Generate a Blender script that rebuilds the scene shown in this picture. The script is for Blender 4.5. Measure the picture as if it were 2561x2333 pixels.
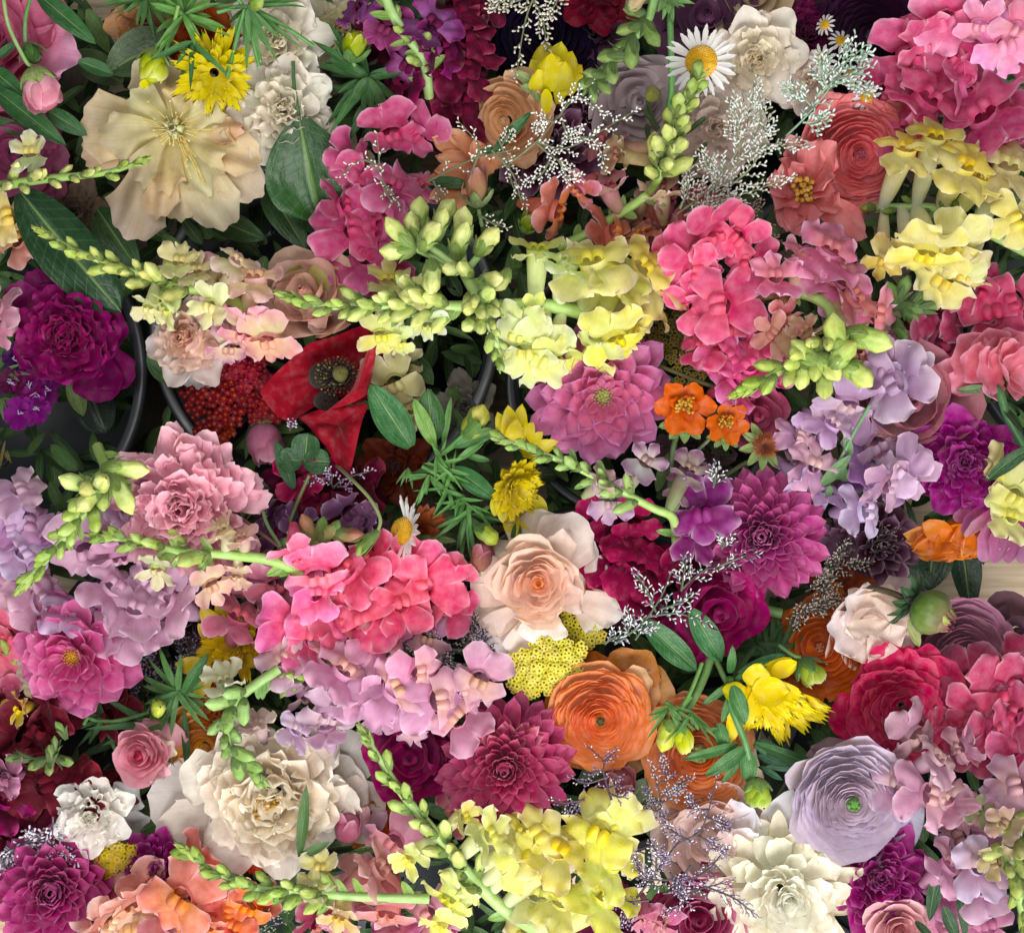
import bpy, math, random
import numpy as np
C = bpy.context
sc = C.scene
for o in list(bpy.data.objects): bpy.data.objects.remove(o)

# ---------------------------------------------------------------- camera, world, lamps, exposure
CAM_H = 1.10                       # metres above the middle of the flowers
cam = bpy.data.cameras.new('camera'); cam_ob = bpy.data.objects.new('camera', cam)
sc.collection.objects.link(cam_ob); cam_ob.location = (0, 0, CAM_H)
cam.sensor_width = 36; cam.lens = 36 * CAM_H / 0.70; cam.clip_start = 0.02; cam.clip_end = 20
sc.camera = cam_ob
world = bpy.data.worlds.new('World'); sc.world = world; world.use_nodes = True
bg = world.node_tree.nodes['Background']
bg.inputs[0].default_value = (0.80, 0.88, 1.0, 1); bg.inputs[1].default_value = 0.14
def area(name, loc, size, power, col, target=(0, 0, 0)):
    l = bpy.data.lights.new(name, 'AREA'); l.shape = 'SQUARE'; l.size = size; l.energy = power; l.color = col
    o = bpy.data.objects.new(name, l); sc.collection.objects.link(o); o.location = loc
    d = np.array(target, float) - np.array(loc, float)
    from mathutils import Vector
    o.rotation_euler = Vector(d).to_track_quat('-Z', 'Y').to_euler()
area('window_light', (0.30, -1.25, 1.35), 1.3, 66.0, (1.0, 0.985, 0.98))
area('ceiling_light', (-0.25, 0.30, 1.9), 0.8, 21.0, (1.0, 0.98, 0.96))
vs = sc.view_settings; vs.view_transform = 'Standard'; vs.look = 'None'; vs.gamma = 1; vs.exposure = 0.12
vs.use_curve_mapping = False
sc.cycles.max_bounces = 6; sc.cycles.diffuse_bounces = 3; sc.cycles.transmission_bounces = 4; sc.cycles.transparent_max_bounces = 4
sc.cycles.caustics_reflective = False; sc.cycles.caustics_refractive = False
sc.cycles.use_denoising = True

# ---------------------------------------------------------------- numbers
U = 0.70 / 7350                    # metres per layout unit at height 0
pi = math.pi
rng = random.Random(7)
OX = OY = 0
def S(r, c):
    global OX, OY
    OX = (0, 1779, 3559, 5341)[c]; OY = (0, 1607, 3243, 4859)[r]
def V(x, y, z=0.0):
    """layout position (right, down) at height z in millimetres -> metres"""
    z *= 0.001; k = (CAM_H - z) / CAM_H
    return np.array([(OX + x - 3675) * U * k, -(OY + y - 3348) * U * k, z])
def sz(u, z=0.0): return u * U * (CAM_H - z * .001) / CAM_H
def hx(h):
    if not isinstance(h, str): return np.array(h, float)
    c = np.array([int(h[i:i + 2], 16) / 255 for i in (0, 2, 4)])
    return np.where(c <= .04045, c / 12.92, ((c + .055) / 1.055) ** 2.4)
def nrm(v): v = np.asarray(v, float); return v / (np.linalg.norm(v) + 1e-12)
def jit(c, a=.06):
    c = hx(c); return np.clip(c * (1 + rng.uniform(-a, a)) * (1 + np.array([rng.uniform(-a, a) * .5 for _ in range(3)])), 0, 1)
def U_(a, b): return rng.uniform(a, b)

# ---------------------------------------------------------------- materials
def mat_new(name):
    m = bpy.data.materials.new(name); m.use_nodes = True; nt = m.node_tree; nt.nodes.clear()
    return m, nt, nt.nodes.new, nt.links.new
def petal_mat(name, rough=.5, trans=.3, vein=.16, bump=.3, sheen=.1, spec=.3, scale=(26, 2.2), speck=.0, satur=1.2, tone=(1., 1.), wear=0., rib=0., hue=.5):
    m, nt, N, K = mat_new(name)
    out = N('ShaderNodeOutputMaterial'); p = N('ShaderNodeBsdfPrincipled'); tr = N('ShaderNodeBsdfTranslucent'); mx = N('ShaderNodeMixShader')
    a = N('ShaderNodeAttribute'); a.attribute_name = 'Col'
    s = N('ShaderNodeAttribute'); s.attribute_name = 'st'
    mp = N('ShaderNodeMapping'); mp.inputs['Scale'].default_value = (scale[0], scale[1], 1); K(s.outputs['Vector'], mp.inputs['Vector'])
    n1 = N('ShaderNodeTexNoise'); n1.inputs['Scale'].default_value = 1; n1.inputs['Detail'].default_value = 3; K(mp.outputs[0], n1.inputs['Vector'])
    g = N('ShaderNodeTexCoord'); n2 = N('ShaderNodeTexNoise'); n2.inputs['Scale'].default_value = 150; n2.inputs['Detail'].default_value = 4
    K(g.outputs['Object'], n2.inputs['Vector'])
    ad = N('ShaderNodeMath'); ad.operation = 'ADD'; K(n1.outputs[0], ad.inputs[0]); K(n2.outputs[0], ad.inputs[1])
    r = N('ShaderNodeMapRange'); r.inputs[1].default_value = .65; r.inputs[2].default_value = 1.35
    r.inputs[3].default_value = 1 - vein; r.inputs[4].default_value = 1 + vein; K(ad.outputs[0], r.inputs[0])
    hs = N('ShaderNodeHueSaturation'); ht = N('ShaderNodeHueSaturation'); ht.inputs['Saturation'].default_value = tone[0]; ht.inputs['Hue'].default_value = hue; ht.inputs['Value'].default_value = tone[1]; K(a.outputs['Color'], ht.inputs['Color']); K(ht.outputs[0], hs.inputs['Color']); K(r.outputs[0], hs.inputs['Value'])
    r2 = N('ShaderNodeMapRange'); r2.inputs[1].default_value = .3; r2.inputs[2].default_value = .7; r2.inputs[3].default_value = 1.12; r2.inputs[4].default_value = .9
    K(n2.outputs[0], r2.inputs[0]); K(r2.outputs[0], hs.inputs['Saturation'])
    b = N('ShaderNodeBump'); b.inputs['Strength'].default_value = bump; b.inputs['Distance'].default_value = .0012; K(ad.outputs[0], b.inputs['Height'])
    if wear:   # a few bruised, browned patches
        n3 = N('ShaderNodeTexNoise'); n3.inputs['Scale'].default_value = 38; n3.inputs['Detail'].default_value = 5; K(g.outputs['Object'], n3.inputs['Vector'])
        r3 = N('ShaderNodeMapRange'); r3.inputs[1].default_value = .64; r3.inputs[2].default_value = .76; r3.inputs[3].default_value = 0; r3.inputs[4].default_value = wear; K(n3.outputs[0], r3.inputs[0])
        m3 = N('ShaderNodeMix'); m3.data_type = 'RGBA'; m3.blend_type = 'MULTIPLY'; K(r3.outputs[0], m3.inputs[0]); K(hs.outputs[0], m3.inputs[6]); m3.inputs[7].default_value = (.72, .5, .3, 1)
        class W: outputs = [m3.outputs[2]]
        hs = W
    if rib:    # pale midrib and slanting side veins
        sx = N('ShaderNodeSeparateXYZ'); K(s.outputs['Vector'], sx.inputs[0])
        r4 = N('ShaderNodeMapRange'); r4.inputs[1].default_value = .03; r4.inputs[2].default_value = .11; r4.inputs[3].default_value = 1; r4.inputs[4].default_value = 0; K(sx.outputs[2], r4.inputs[0])
        q1 = N('ShaderNodeMath'); q1.operation = 'MULTIPLY_ADD'; K(sx.outputs[2], q1.inputs[0]); q1.inputs[1].default_value = -.16; K(sx.outputs[1], q1.inputs[2])
        q2 = N('ShaderNodeMath'); q2.operation = 'MULTIPLY'; K(q1.outputs[0], q2.inputs[0]); q2.inputs[1].default_value = 70.
        q3 = N('ShaderNodeMath'); q3.operation = 'SINE'; K(q2.outputs[0], q3.inputs[0])
        r5 = N('ShaderNodeMapRange'); r5.inputs[1].default_value = .8; r5.inputs[2].default_value = 1; r5.inputs[3].default_value = 0; r5.inputs[4].default_value = .16; K(q3.outputs[0], r5.inputs[0])
        q4 = N('ShaderNodeMath'); q4.operation = 'MAXIMUM'; K(r4.outputs[0], q4.inputs[0]); K(r5.outputs[0], q4.inputs[1])
        q5 = N('ShaderNodeMath'); q5.operation = 'MULTIPLY'; K(q4.outputs[0], q5.inputs[0]); q5.inputs[1].default_value = rib
        m4 = N('ShaderNodeMix'); m4.data_type = 'RGBA'; K(q5.outputs[0], m4.inputs[0]); K(hs.outputs[0], m4.inputs[6]); m4.inputs[7].default_value = (.20, .32, .10, 1)
        q6 = N('ShaderNodeMath'); q6.operation = 'SUBTRACT'; K(ad.outputs[0], q6.inputs[0]); K(q4.outputs[0], q6.inputs[1]); K(q6.outputs[0], b.inputs['Height'])
        class W2: outputs = [m4.outputs[2]]
        hs = W2
    K(hs.outputs[0], p.inputs['Base Color']); K(b.outputs[0], p.inputs['Normal']); K(b.outputs[0], tr.inputs['Normal'])
    p.inputs['Roughness'].default_value = rough; p.inputs['Specular IOR Level'].default_value = spec
    p.inputs['Sheen Weight'].default_value = sheen; p.inputs['Sheen Roughness'].default_value = .4
    h2 = N('ShaderNodeHueSaturation'); h2.inputs['Saturation'].default_value = satur; h2.inputs['Value'].default_value = .95
    K(hs.outputs[0], h2.inputs['Color']); K(h2.outputs[0], tr.inputs['Color'])
    mx.inputs[0].default_value = trans; K(p.outputs[0], mx.inputs[1]); K(tr.outputs[0], mx.inputs[2]); K(mx.outputs[0], out.inputs['Surface'])
    return m
M = dict(
    petal=petal_mat('soft_petal', rough=.55, trans=.55, vein=.11, bump=.13, spec=.2, scale=(44, 2.0), satur=1.06, wear=.55),
    velvet=petal_mat('velvet_petal', rough=.7, trans=.12, vein=.25, bump=.5, sheen=.03, spec=.12),
    leaf=petal_mat('leaf_surface', rough=.42, trans=.12, vein=.26, bump=.6, spec=.35, scale=(14, 5), satur=1.1, tone=(.92, .72), rib=.4, wear=.4, hue=.478),
    stem=petal_mat('stem_surface', rough=.45, trans=.0, vein=.2, bump=.4, spec=.3, scale=(9, 3), tone=(.88, .74)),
    bud=petal_mat('bud_surface', rough=.5, trans=.2, vein=.3, bump=.6, spec=.25, scale=(12, 2), tone=(.92, .84)),
    dry=petal_mat('papery_floret', rough=.45, trans=.25, vein=.25, bump=.3, spec=.35),
    core=petal_mat('flower_centre', rough=.55, trans=.05, vein=.35, bump=.8, scale=(40, 40)))

# ---------------------------------------------------------------- meshes
def quads(nu, nv, closed=False):
    i = np.arange(nv - 1)[:, None]; w = nu if closed else nu - 1; j = np.arange(w)[None]
    a = i * nu + j; b = i * nu + (j + 1) % nu
    return np.stack([a, b, b + nu, a + nu], -1).reshape(-1, 4)
def emit(name, parts, mat, parent, loc):
    vs_, fs, st, cs, n = [], [], [], [], 0
    for (v, f, s, c) in parts:
        vs_.append(v); fs.append(f + n); st.append(s if s.shape[1] == 3 else np.c_[s, np.ones(len(s))]); cs.append(c); n += len(v)
    v = (np.concatenate(vs_) - loc).astype(np.float32); f = np.concatenate(fs).astype(np.int32)
    s = np.concatenate(st); c = np.concatenate(cs)
    me = bpy.data.meshes.new(name); me.vertices.add(len(v)); me.vertices.foreach_set('co', v.ravel())
    me.loops.add(f.size); me.loops.foreach_set('vertex_index', f.ravel())
    me.polygons.add(len(f)); me.polygons.foreach_set('loop_start', np.arange(len(f), dtype=np.int32) * 4)
    a = me.attributes.new('Col', 'FLOAT_COLOR', 'POINT'); a.data.foreach_set('color', np.c_[np.clip(c, 0, 1), np.ones(len(c))].astype(np.float32).ravel())
    a = me.attributes.new('st', 'FLOAT_VECTOR', 'POINT'); a.data.foreach_set('vector', s.astype(np.float32).ravel())
    me.update(calc_edges=True); me.validate()
    me.polygons.foreach_set('use_smooth', np.ones(len(me.polygons), bool))
    me.materials.append(M[mat] if isinstance(mat, str) else mat)
    o = bpy.data.objects.new(name, me); sc.collection.objects.link(o)
    if parent is not None: o.parent = parent
    return o
class Thing: pass
cur = Thing()
def T(name, label, cat, x, y, z, group=None):
    o = bpy.data.objects.new(name, None); sc.collection.objects.link(o)
    cur.o = o; cur.loc = V(x, y, z); o.location = cur.loc; o.empty_display_size = .01
    o['label'] = label; o['category'] = cat
    if group: o['group'] = group
    return o
def A(name, parts, mat='petal', parent=None):
    if not isinstance(parts, list): parts = [parts]
    return emit(name, parts, mat, parent or cur.o, cur.loc)
def single(name, label, cat, parts, mat, x, y, z, group=None, kind=None):
    loc = V(x, y, z)
    o = emit(name, parts if isinstance(parts, list) else [parts], mat, None, loc); o.location = loc
    if kind: o['kind'] = kind
    if label: o['label'] = label
    if cat: o['category'] = cat
    if group: o['group'] = group
    return o

def pet(B, D, N, L, W, mode='r', a=1.0, wb=.25, rnd=.35, nar=.35, cup=.5, uncup=0., bend=.3, tip=0., ruf=.05, rf=2., jag=0., jf=2.5,
        c0='ffffff', c1=None, ce=None, g=1.2, nu=9, nv=10, wr=.04, fold=0., b=.6, ge=6, teeth=0, tn=3, cj=.05, tw=0.):
    """one petal or leaf: starts at B, runs along D with its upper face towards N"""
    D = nrm(D); N = nrm(N - np.dot(N, D) * D); Sd = np.cross(D, N)
    s = np.linspace(0, 1, nv)[:, None]; t = np.linspace(-1, 1, nu)[None]
    th = bend * s + tip * s ** 3
    ds = 1 / (nv - 1)
    mid = (th[1:] + th[:-1]) / 2
    cx = np.concatenate([[0], np.cumsum(np.cos(mid[:, 0]) * ds)])[:, None]; cz = np.concatenate([[0], np.cumsum(np.sin(mid[:, 0]) * ds)])[:, None]
    p1, p2, p3, p4, p5 = [U_(0, 6.3) for _ in range(5)]
    if mode == 'r': wd = (wb + (1 - wb) * np.sin(pi / 2 * s ** a)) * (1 - nar * s ** 4)
    else: wd = np.sqrt(np.maximum(np.sin(pi * s ** a), 0) ** (2 * b) + (wb * (1 - s)) ** 2)
    wd = wd * W / 2
    if mode != 'r': rnd = rnd if teeth else 0
    rec = rnd * np.abs(t) ** 2.2 * s ** 3 + jag * s ** 4 * (.5 + .5 * np.sin(jf * t * pi + p1) * np.cos(jf * .63 * t * pi + p2))
    if teeth: rec = rec + teeth * s ** 6 * (1 - np.abs(np.cos(tn * pi / 2 * t)))
    ph = cup * (1 - uncup * s)
    ph = np.where(np.abs(ph) < 1e-3, 1e-3, ph)
    x = wd * np.sin(ph * t) / ph; h = wd * (1 - np.cos(ph * t)) / ph
    h = h + fold * wd * np.abs(t)
    h = h + ruf * W * (np.abs(t) ** 1.6 * np.sin(rf * 2 * pi * s + p1 + 1.5 * t) * s ** .8 + s ** 2.5 * np.sin(rf * pi * t + p3))
    h = h + wr * W * np.sin(2.6 * t + 3.1 * s + p4) * np.sin(2.2 * s + 1.7 * t + p5) * np.minimum(1, 2 * s)
    dirD = np.cos(th)[..., None] * D + np.sin(th)[..., None] * N; dirN = -np.sin(th)[..., None] * D + np.cos(th)[..., None] * N
    if tw:
        ca, sa = np.cos(tw * s)[..., None], np.sin(tw * s)[..., None]; S2 = ca * Sd + sa * dirN; dirN = ca * dirN - sa * Sd
    else: S2 = Sd + 0 * dirN
    P = B + L * (cx[..., None] * D + cz[..., None] * N) - L * (rec * s)[..., None] * dirD + x[..., None] * S2 + h[..., None] * dirN
    P = np.broadcast_to(P, (nv, nu, 3)).reshape(-1, 3)
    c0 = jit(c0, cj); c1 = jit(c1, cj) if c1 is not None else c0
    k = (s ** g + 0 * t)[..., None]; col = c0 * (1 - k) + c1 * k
    if ce is not None:
        e = np.clip(np.maximum(np.abs(t) ** ge, s ** (ge * 1.3)) * np.minimum(1, s * 2), 0, 1)[..., None]; col = col * (1 - e) + hx(ce) * e
    st = np.stack([(t + 0 * s) * .5 + p1, s + 0 * t + p2, np.abs(t) + 0 * s], -1)
    return P.copy(), quads(nu, nv), st.reshape(-1, 3), np.broadcast_to(col, (nv, nu, 3)).reshape(-1, 3)
def pp(x0, y0, z0, x1, y1, z1, w, up=None, roll=0., bend=.3, **k):
    """petal laid from one place to another"""
    B = V(x0, y0, z0); E = V(x1, y1, z1); D = E - B; L = np.linalg.norm(D)
    N = np.array([0, 0, 1.]) if up is None else np.array(up, float)
    D = nrm(D); N = nrm(N - np.dot(N, D) * D); Sd = np.cross(D, N)
    if roll: N = nrm(math.cos(roll) * N + math.sin(roll) * Sd)
    tb = bend + k.get('tip', 0) * .5
    D2 = nrm(math.cos(tb / 2) * D - math.sin(tb / 2) * N); N2 = nrm(math.sin(tb / 2) * D + math.cos(tb / 2) * N)
    L *= (1 + tb * tb / 24)
    return pet(B, D2, N2, L, sz(w, (z0 + z1) / 2), bend=bend, **k)
def sheet(pts, cx, cy, cz, c0, c1, fold=.0, fk=5, dome=0., nr=9, nz=4, cj=.03):
    """one broad crumpled petal filling an outline of (x, y, z) points around a middle point"""
    Q = [V(*p) for p in pts]; n = len(Q); ring = []
    for i in range(n):
        a, b, c, d = Q[i - 1], Q[i], Q[(i + 1) % n], Q[(i + 2) % n]
        for j in range(nz):
            t = j / nz; ring.append(.5 * (2 * b + (c - a) * t + (2 * a - 5 * b + 4 * c - d) * t * t + (3 * b - a - 3 * c + d) * t ** 3) * .6 + .4 * (b + (c - b) * t))
    ring = np.array(ring); m = len(ring); Cn = V(cx, cy, cz); r = np.linspace(0.02, 1, nr)[:, None, None]
    G = Cn + (ring - Cn)[None] * r; th = np.arange(m) / m * 2 * pi; p1, p2 = U_(0, 6), U_(0, 6)
    zz = fold * .001 * (np.sin(fk * th + p1)[None] * r[..., 0] ** 1.2 + .5 * np.sin((fk * 2 + 1) * th + p2 + 3 * r[..., 0])[...] * r[..., 0] ** .8)
    zz = zz + dome * .001 * np.sin(pi * r[..., 0]) - .0006 * (r[..., 0] > .97)
    G[..., 2] += zz; k = r ** .8 + 0 * G[..., :1]; c0 = jit(c0, cj); c1 = jit(c1, cj)
    st = np.stack(np.broadcast_arrays(th[None] * 1.2 + p1, r[..., 0]), -1).reshape(-1, 2)
    f = quads(m, nr, True)[:, ::-1]
    return G.reshape(-1, 3), f, st, (c0 * (1 - k) + c1 * k).reshape(-1, 3)
def smooth(P, n=5):
    P = [np.asarray(p, float) for p in P]
    if len(P) < 3: return np.array([P[0] + (P[-1] - P[0]) * i / n for i in range(n + 1)])
    Q = [2 * P[0] - P[1]] + P + [2 * P[-1] - P[-2]]; out = []
    for i in range(1, len(Q) - 2):
        a, b, c, d = Q[i - 1:i + 3]
        for j in range(n):
            t = j / n
            out.append(.5 * (2 * b + (c - a) * t + (2 * a - 5 * b + 4 * c - d) * t * t + (3 * b - a - 3 * c + d) * t ** 3))
    out.append(P[-1]); return np.array(out)
def tube(P, r, c0, c1=None, n=7, cj=.04, flat=1., lob=0., cm=None):
    P = np.asarray(P, float); m = len(P); r = np.asarray(r, float) if not np.isscalar(r) else np.full(m, r)
    if len(r) != m: r = np.interp(np.linspace(0, 1, m), np.linspace(0, 1, len(r)), r)
    Tn = np.gradient(P, axis=0); Tn /= np.linalg.norm(Tn, axis=1)[:, None] + 1e-12
    ref = np.array([0, 0, 1.]) if abs(Tn[:, 2]).mean() < .85 else np.array([1., 0, 0])
    X = np.cross(Tn, ref); X /= np.linalg.norm(X, axis=1)[:, None] + 1e-9; Y = np.cross(X, Tn)
    a = np.linspace(0, 2 * pi, n, endpoint=False)
    rl = r[:, None] * (1 + lob * np.cos(3 * a + U_(0, 6))[None] * np.linspace(0, 1, m)[:, None] ** .7)
    G = P[:, None] + rl[:, :, None] * (np.cos(a)[None, :, None] * X[:, None] + flat * np.sin(a)[None, :, None] * Y[:, None])
    c0 = jit(c0, cj); c1 = c0 if c1 is None else jit(c1, cj)
    k = np.linspace(0, 1, m)[:, None, None]
    if lob: k = np.clip(k + .22 * np.cos(3 * a)[None, :, None] * k, 0, 1)
    col = np.broadcast_to(c0 * (1 - k) + c1 * k, (m, n, 3)).reshape(-1, 3)
    st = np.stack(np.broadcast_arrays(np.arange(n)[None] / n + U_(0, 5), np.linspace(0, 1, m)[:, None]), -1).reshape(-1, 2)
    return G.reshape(-1, 3), quads(n, m, True), st, col
def blob(O, X, Y, Z, c0, c1=None, nu=10, nv=8, lump=0., lf=3, cj=.05, g=1., lo=0.02, hi=.98, sharp=1.):
    """closed ellipsoid body with half axes X, Y, Z; colour runs from -Z to +Z"""
    v = np.linspace(lo, hi, nv)[:, None]; u = np.linspace(0, 2 * pi, nu, endpoint=False)[None]
    p = U_(0, 6); rr = 1 + lump * np.sin(lf * u + p) * np.sin(v * pi) + lump * .6 * np.sin(lf * 2 * v * pi + p)
    sr = np.sin(v * pi) ** sharp
    G = O + (rr * sr * np.cos(u))[..., None] * X + (rr * sr * np.sin(u))[..., None] * Y + (-np.cos(v * pi) * rr)[..., None] * Z
    c0 = jit(c0, cj); c1 = c0 if c1 is None else jit(c1, cj); k = np.broadcast_to(((v ** g)[..., None]), (nv, nu, 1))
    st = np.stack(np.broadcast_arrays(u / 6.28 + p, v), -1).reshape(-1, 2)
    return G.reshape(-1, 3), quads(nu, nv, True), st, (c0 * (1 - k) + c1 * k).reshape(-1, 3)
def frame(lean=(0, 0), spin=0.):
    Z = nrm([lean[0], lean[1], 1.]); X = nrm(np.cross([0, 1, 0], Z)); Y = np.cross(Z, X)
    c, s = math.cos(spin), math.sin(spin); return c * X + s * Y, -s * X + c * Y, Z
def polar(F, az, el):
    X, Y, Z = F; h = math.cos(az) * X + math.sin(az) * Y
    return nrm(math.cos(el) * h + math.sin(el) * Z), nrm(-math.sin(el) * h + math.cos(el) * Z), h
def cupp(O, F, r, zt, a0, da, pmax, p0=.45, ze=1., sp=.06, fall=.3, nz=.03, flare=0., c0='ffffff', c1=None, ce=None, nu=13, nv=8, g=1., cj=.05):
    """one wrapped petal of a ranunculus or rose: part of a cup whose lip has radius r and height zt"""
    X, Y, Z = F; u = np.linspace(-1, 1, nu)[None]; s = np.linspace(0, 1, nv)[:, None]
    p1, p2 = U_(0, 6), U_(0, 6)
    wob = nz * (np.sin(3 * u + p1) + .6 * np.sin(7 * u + p2) + .35 * np.sin(13 * u + p1 * 2))
    pm = p0 + (pmax - p0) * (1 - fall * np.abs(u) ** 2.6 + wob * .7)
    psi = p0 + (pm - p0) * s; rho = r / math.sin(pmax) * (1 + sp * u)
    rad = rho * np.sin(psi) * (1 + wob) + flare * r * s ** 6 * (1 + np.sin(4 * u + p2) * .4)
    z = zt + ze * rho * (math.cos(pmax) - np.cos(psi))
    az = a0 + da * u
    G = O + (rad * np.cos(az))[..., None] * X + (rad * np.sin(az))[..., None] * Y + (z + 0 * az)[..., None] * Z
    c0 = jit(c0, cj); c1 = c0 if c1 is None else jit(c1, cj); k = (s ** g + 0 * u)[..., None]; col = c0 * (1 - k) + c1 * k
    if ce is not None:
        e = (s ** 9 + 0 * u)[..., None]; col = col * (1 - e) + hx(ce) * e
    st = np.stack([az * 1.2 + 0 * s + p1, s + 0 * u], -1)
    return G.reshape(-1, 3), quads(nu, nv), st.reshape(-1, 2), col.reshape(-1, 3)

# ---------------------------------------------------------------- species
def under_stem(x, y, z, r=16, c='3f6b2a', d=150, dx=0, dy=0, z0=8):
    P = smooth([V(x, y, z - z0), V(x + dx * .3 + U_(-20, 20), y + dy * .3 + U_(-20, 20), z - z0 - d * .4), V(x + dx, y + dy, z - z0 - d)], 4)
    A('stem', tube(P, sz(r), c, '2f5a22'), 'stem')
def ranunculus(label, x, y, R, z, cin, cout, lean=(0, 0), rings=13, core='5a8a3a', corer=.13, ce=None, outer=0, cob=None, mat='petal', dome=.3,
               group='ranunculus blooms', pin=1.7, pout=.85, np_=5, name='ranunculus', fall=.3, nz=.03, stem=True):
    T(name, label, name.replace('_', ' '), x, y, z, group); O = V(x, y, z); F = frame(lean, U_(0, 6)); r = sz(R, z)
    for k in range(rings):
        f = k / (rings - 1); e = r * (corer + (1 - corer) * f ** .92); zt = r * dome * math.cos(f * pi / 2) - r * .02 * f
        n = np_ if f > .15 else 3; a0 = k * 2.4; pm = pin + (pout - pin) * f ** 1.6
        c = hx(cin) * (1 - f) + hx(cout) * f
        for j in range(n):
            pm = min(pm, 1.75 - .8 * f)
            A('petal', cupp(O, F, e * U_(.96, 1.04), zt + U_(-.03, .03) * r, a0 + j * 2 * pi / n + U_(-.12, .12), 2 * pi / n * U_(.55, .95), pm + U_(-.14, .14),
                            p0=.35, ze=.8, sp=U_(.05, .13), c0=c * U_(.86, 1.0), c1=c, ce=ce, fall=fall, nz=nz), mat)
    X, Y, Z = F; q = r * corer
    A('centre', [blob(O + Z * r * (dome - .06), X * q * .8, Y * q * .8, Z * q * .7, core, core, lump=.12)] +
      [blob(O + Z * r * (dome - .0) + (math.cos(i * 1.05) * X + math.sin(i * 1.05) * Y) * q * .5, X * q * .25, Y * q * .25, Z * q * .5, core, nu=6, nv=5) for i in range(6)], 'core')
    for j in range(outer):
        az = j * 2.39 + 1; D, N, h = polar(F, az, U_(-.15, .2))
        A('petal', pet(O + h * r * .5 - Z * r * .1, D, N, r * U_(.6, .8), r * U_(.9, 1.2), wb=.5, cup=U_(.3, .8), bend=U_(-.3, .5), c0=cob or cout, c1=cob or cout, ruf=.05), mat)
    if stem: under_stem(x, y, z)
def rings_flower(name, label, x, y, R, z, rows, lean=(0, 0), mat='petal', group=None, spin=0., cat=None, stem=True, **k):
    """rows: (count, elevation, length, width, base radius, base height, dict)"""
    T(name, label, cat or name.replace('_', ' '), x, y, z, group); O = V(x, y, z); F = frame(lean, spin); r = sz(R, z)
    for (n, el, L, W, r0, z0, kw) in rows:
        kk = dict(k); kk.update(kw); off = U_(0, 6); ej = kk.pop('ej', .1); lj = kk.pop('lj', .08); aj = kk.pop('aj', .12)
        for j in range(n):
            az = off + j * 2 * pi / n + U_(-aj, aj); e = el + U_(-ej, ej); D, N, h = polar(F, az, e)
            A('petal', pet(O + h * r * r0 + F[2] * r * z0, D, N, r * L * U_(1 - lj, 1 + lj), r * W * U_(.92, 1.08), **kk), mat)
    if stem: under_stem(x, y, z)
    return O, F, r
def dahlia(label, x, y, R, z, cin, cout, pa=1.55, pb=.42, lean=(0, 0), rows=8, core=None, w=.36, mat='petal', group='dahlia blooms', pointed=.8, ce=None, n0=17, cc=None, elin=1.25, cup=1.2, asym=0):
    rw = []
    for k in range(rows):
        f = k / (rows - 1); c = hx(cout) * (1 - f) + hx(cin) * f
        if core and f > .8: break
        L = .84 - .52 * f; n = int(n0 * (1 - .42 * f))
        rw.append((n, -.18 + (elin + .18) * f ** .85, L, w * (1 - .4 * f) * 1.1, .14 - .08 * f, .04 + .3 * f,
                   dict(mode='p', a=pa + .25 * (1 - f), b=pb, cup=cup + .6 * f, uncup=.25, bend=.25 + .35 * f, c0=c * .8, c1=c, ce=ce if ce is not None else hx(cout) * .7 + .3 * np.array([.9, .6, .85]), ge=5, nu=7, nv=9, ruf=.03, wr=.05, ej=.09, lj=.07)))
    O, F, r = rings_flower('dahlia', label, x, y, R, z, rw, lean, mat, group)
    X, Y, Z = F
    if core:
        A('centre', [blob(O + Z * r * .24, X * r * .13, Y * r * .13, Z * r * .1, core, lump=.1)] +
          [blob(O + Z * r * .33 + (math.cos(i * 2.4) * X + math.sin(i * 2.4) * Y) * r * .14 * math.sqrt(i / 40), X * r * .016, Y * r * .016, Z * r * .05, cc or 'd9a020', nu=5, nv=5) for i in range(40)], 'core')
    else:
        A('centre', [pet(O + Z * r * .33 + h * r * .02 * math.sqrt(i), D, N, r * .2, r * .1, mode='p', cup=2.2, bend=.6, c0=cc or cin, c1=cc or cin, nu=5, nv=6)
                     for i in range(26) for (D, N, h) in [polar(F, i * 2.4, 1.5 - .018 * i)]], mat)
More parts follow.
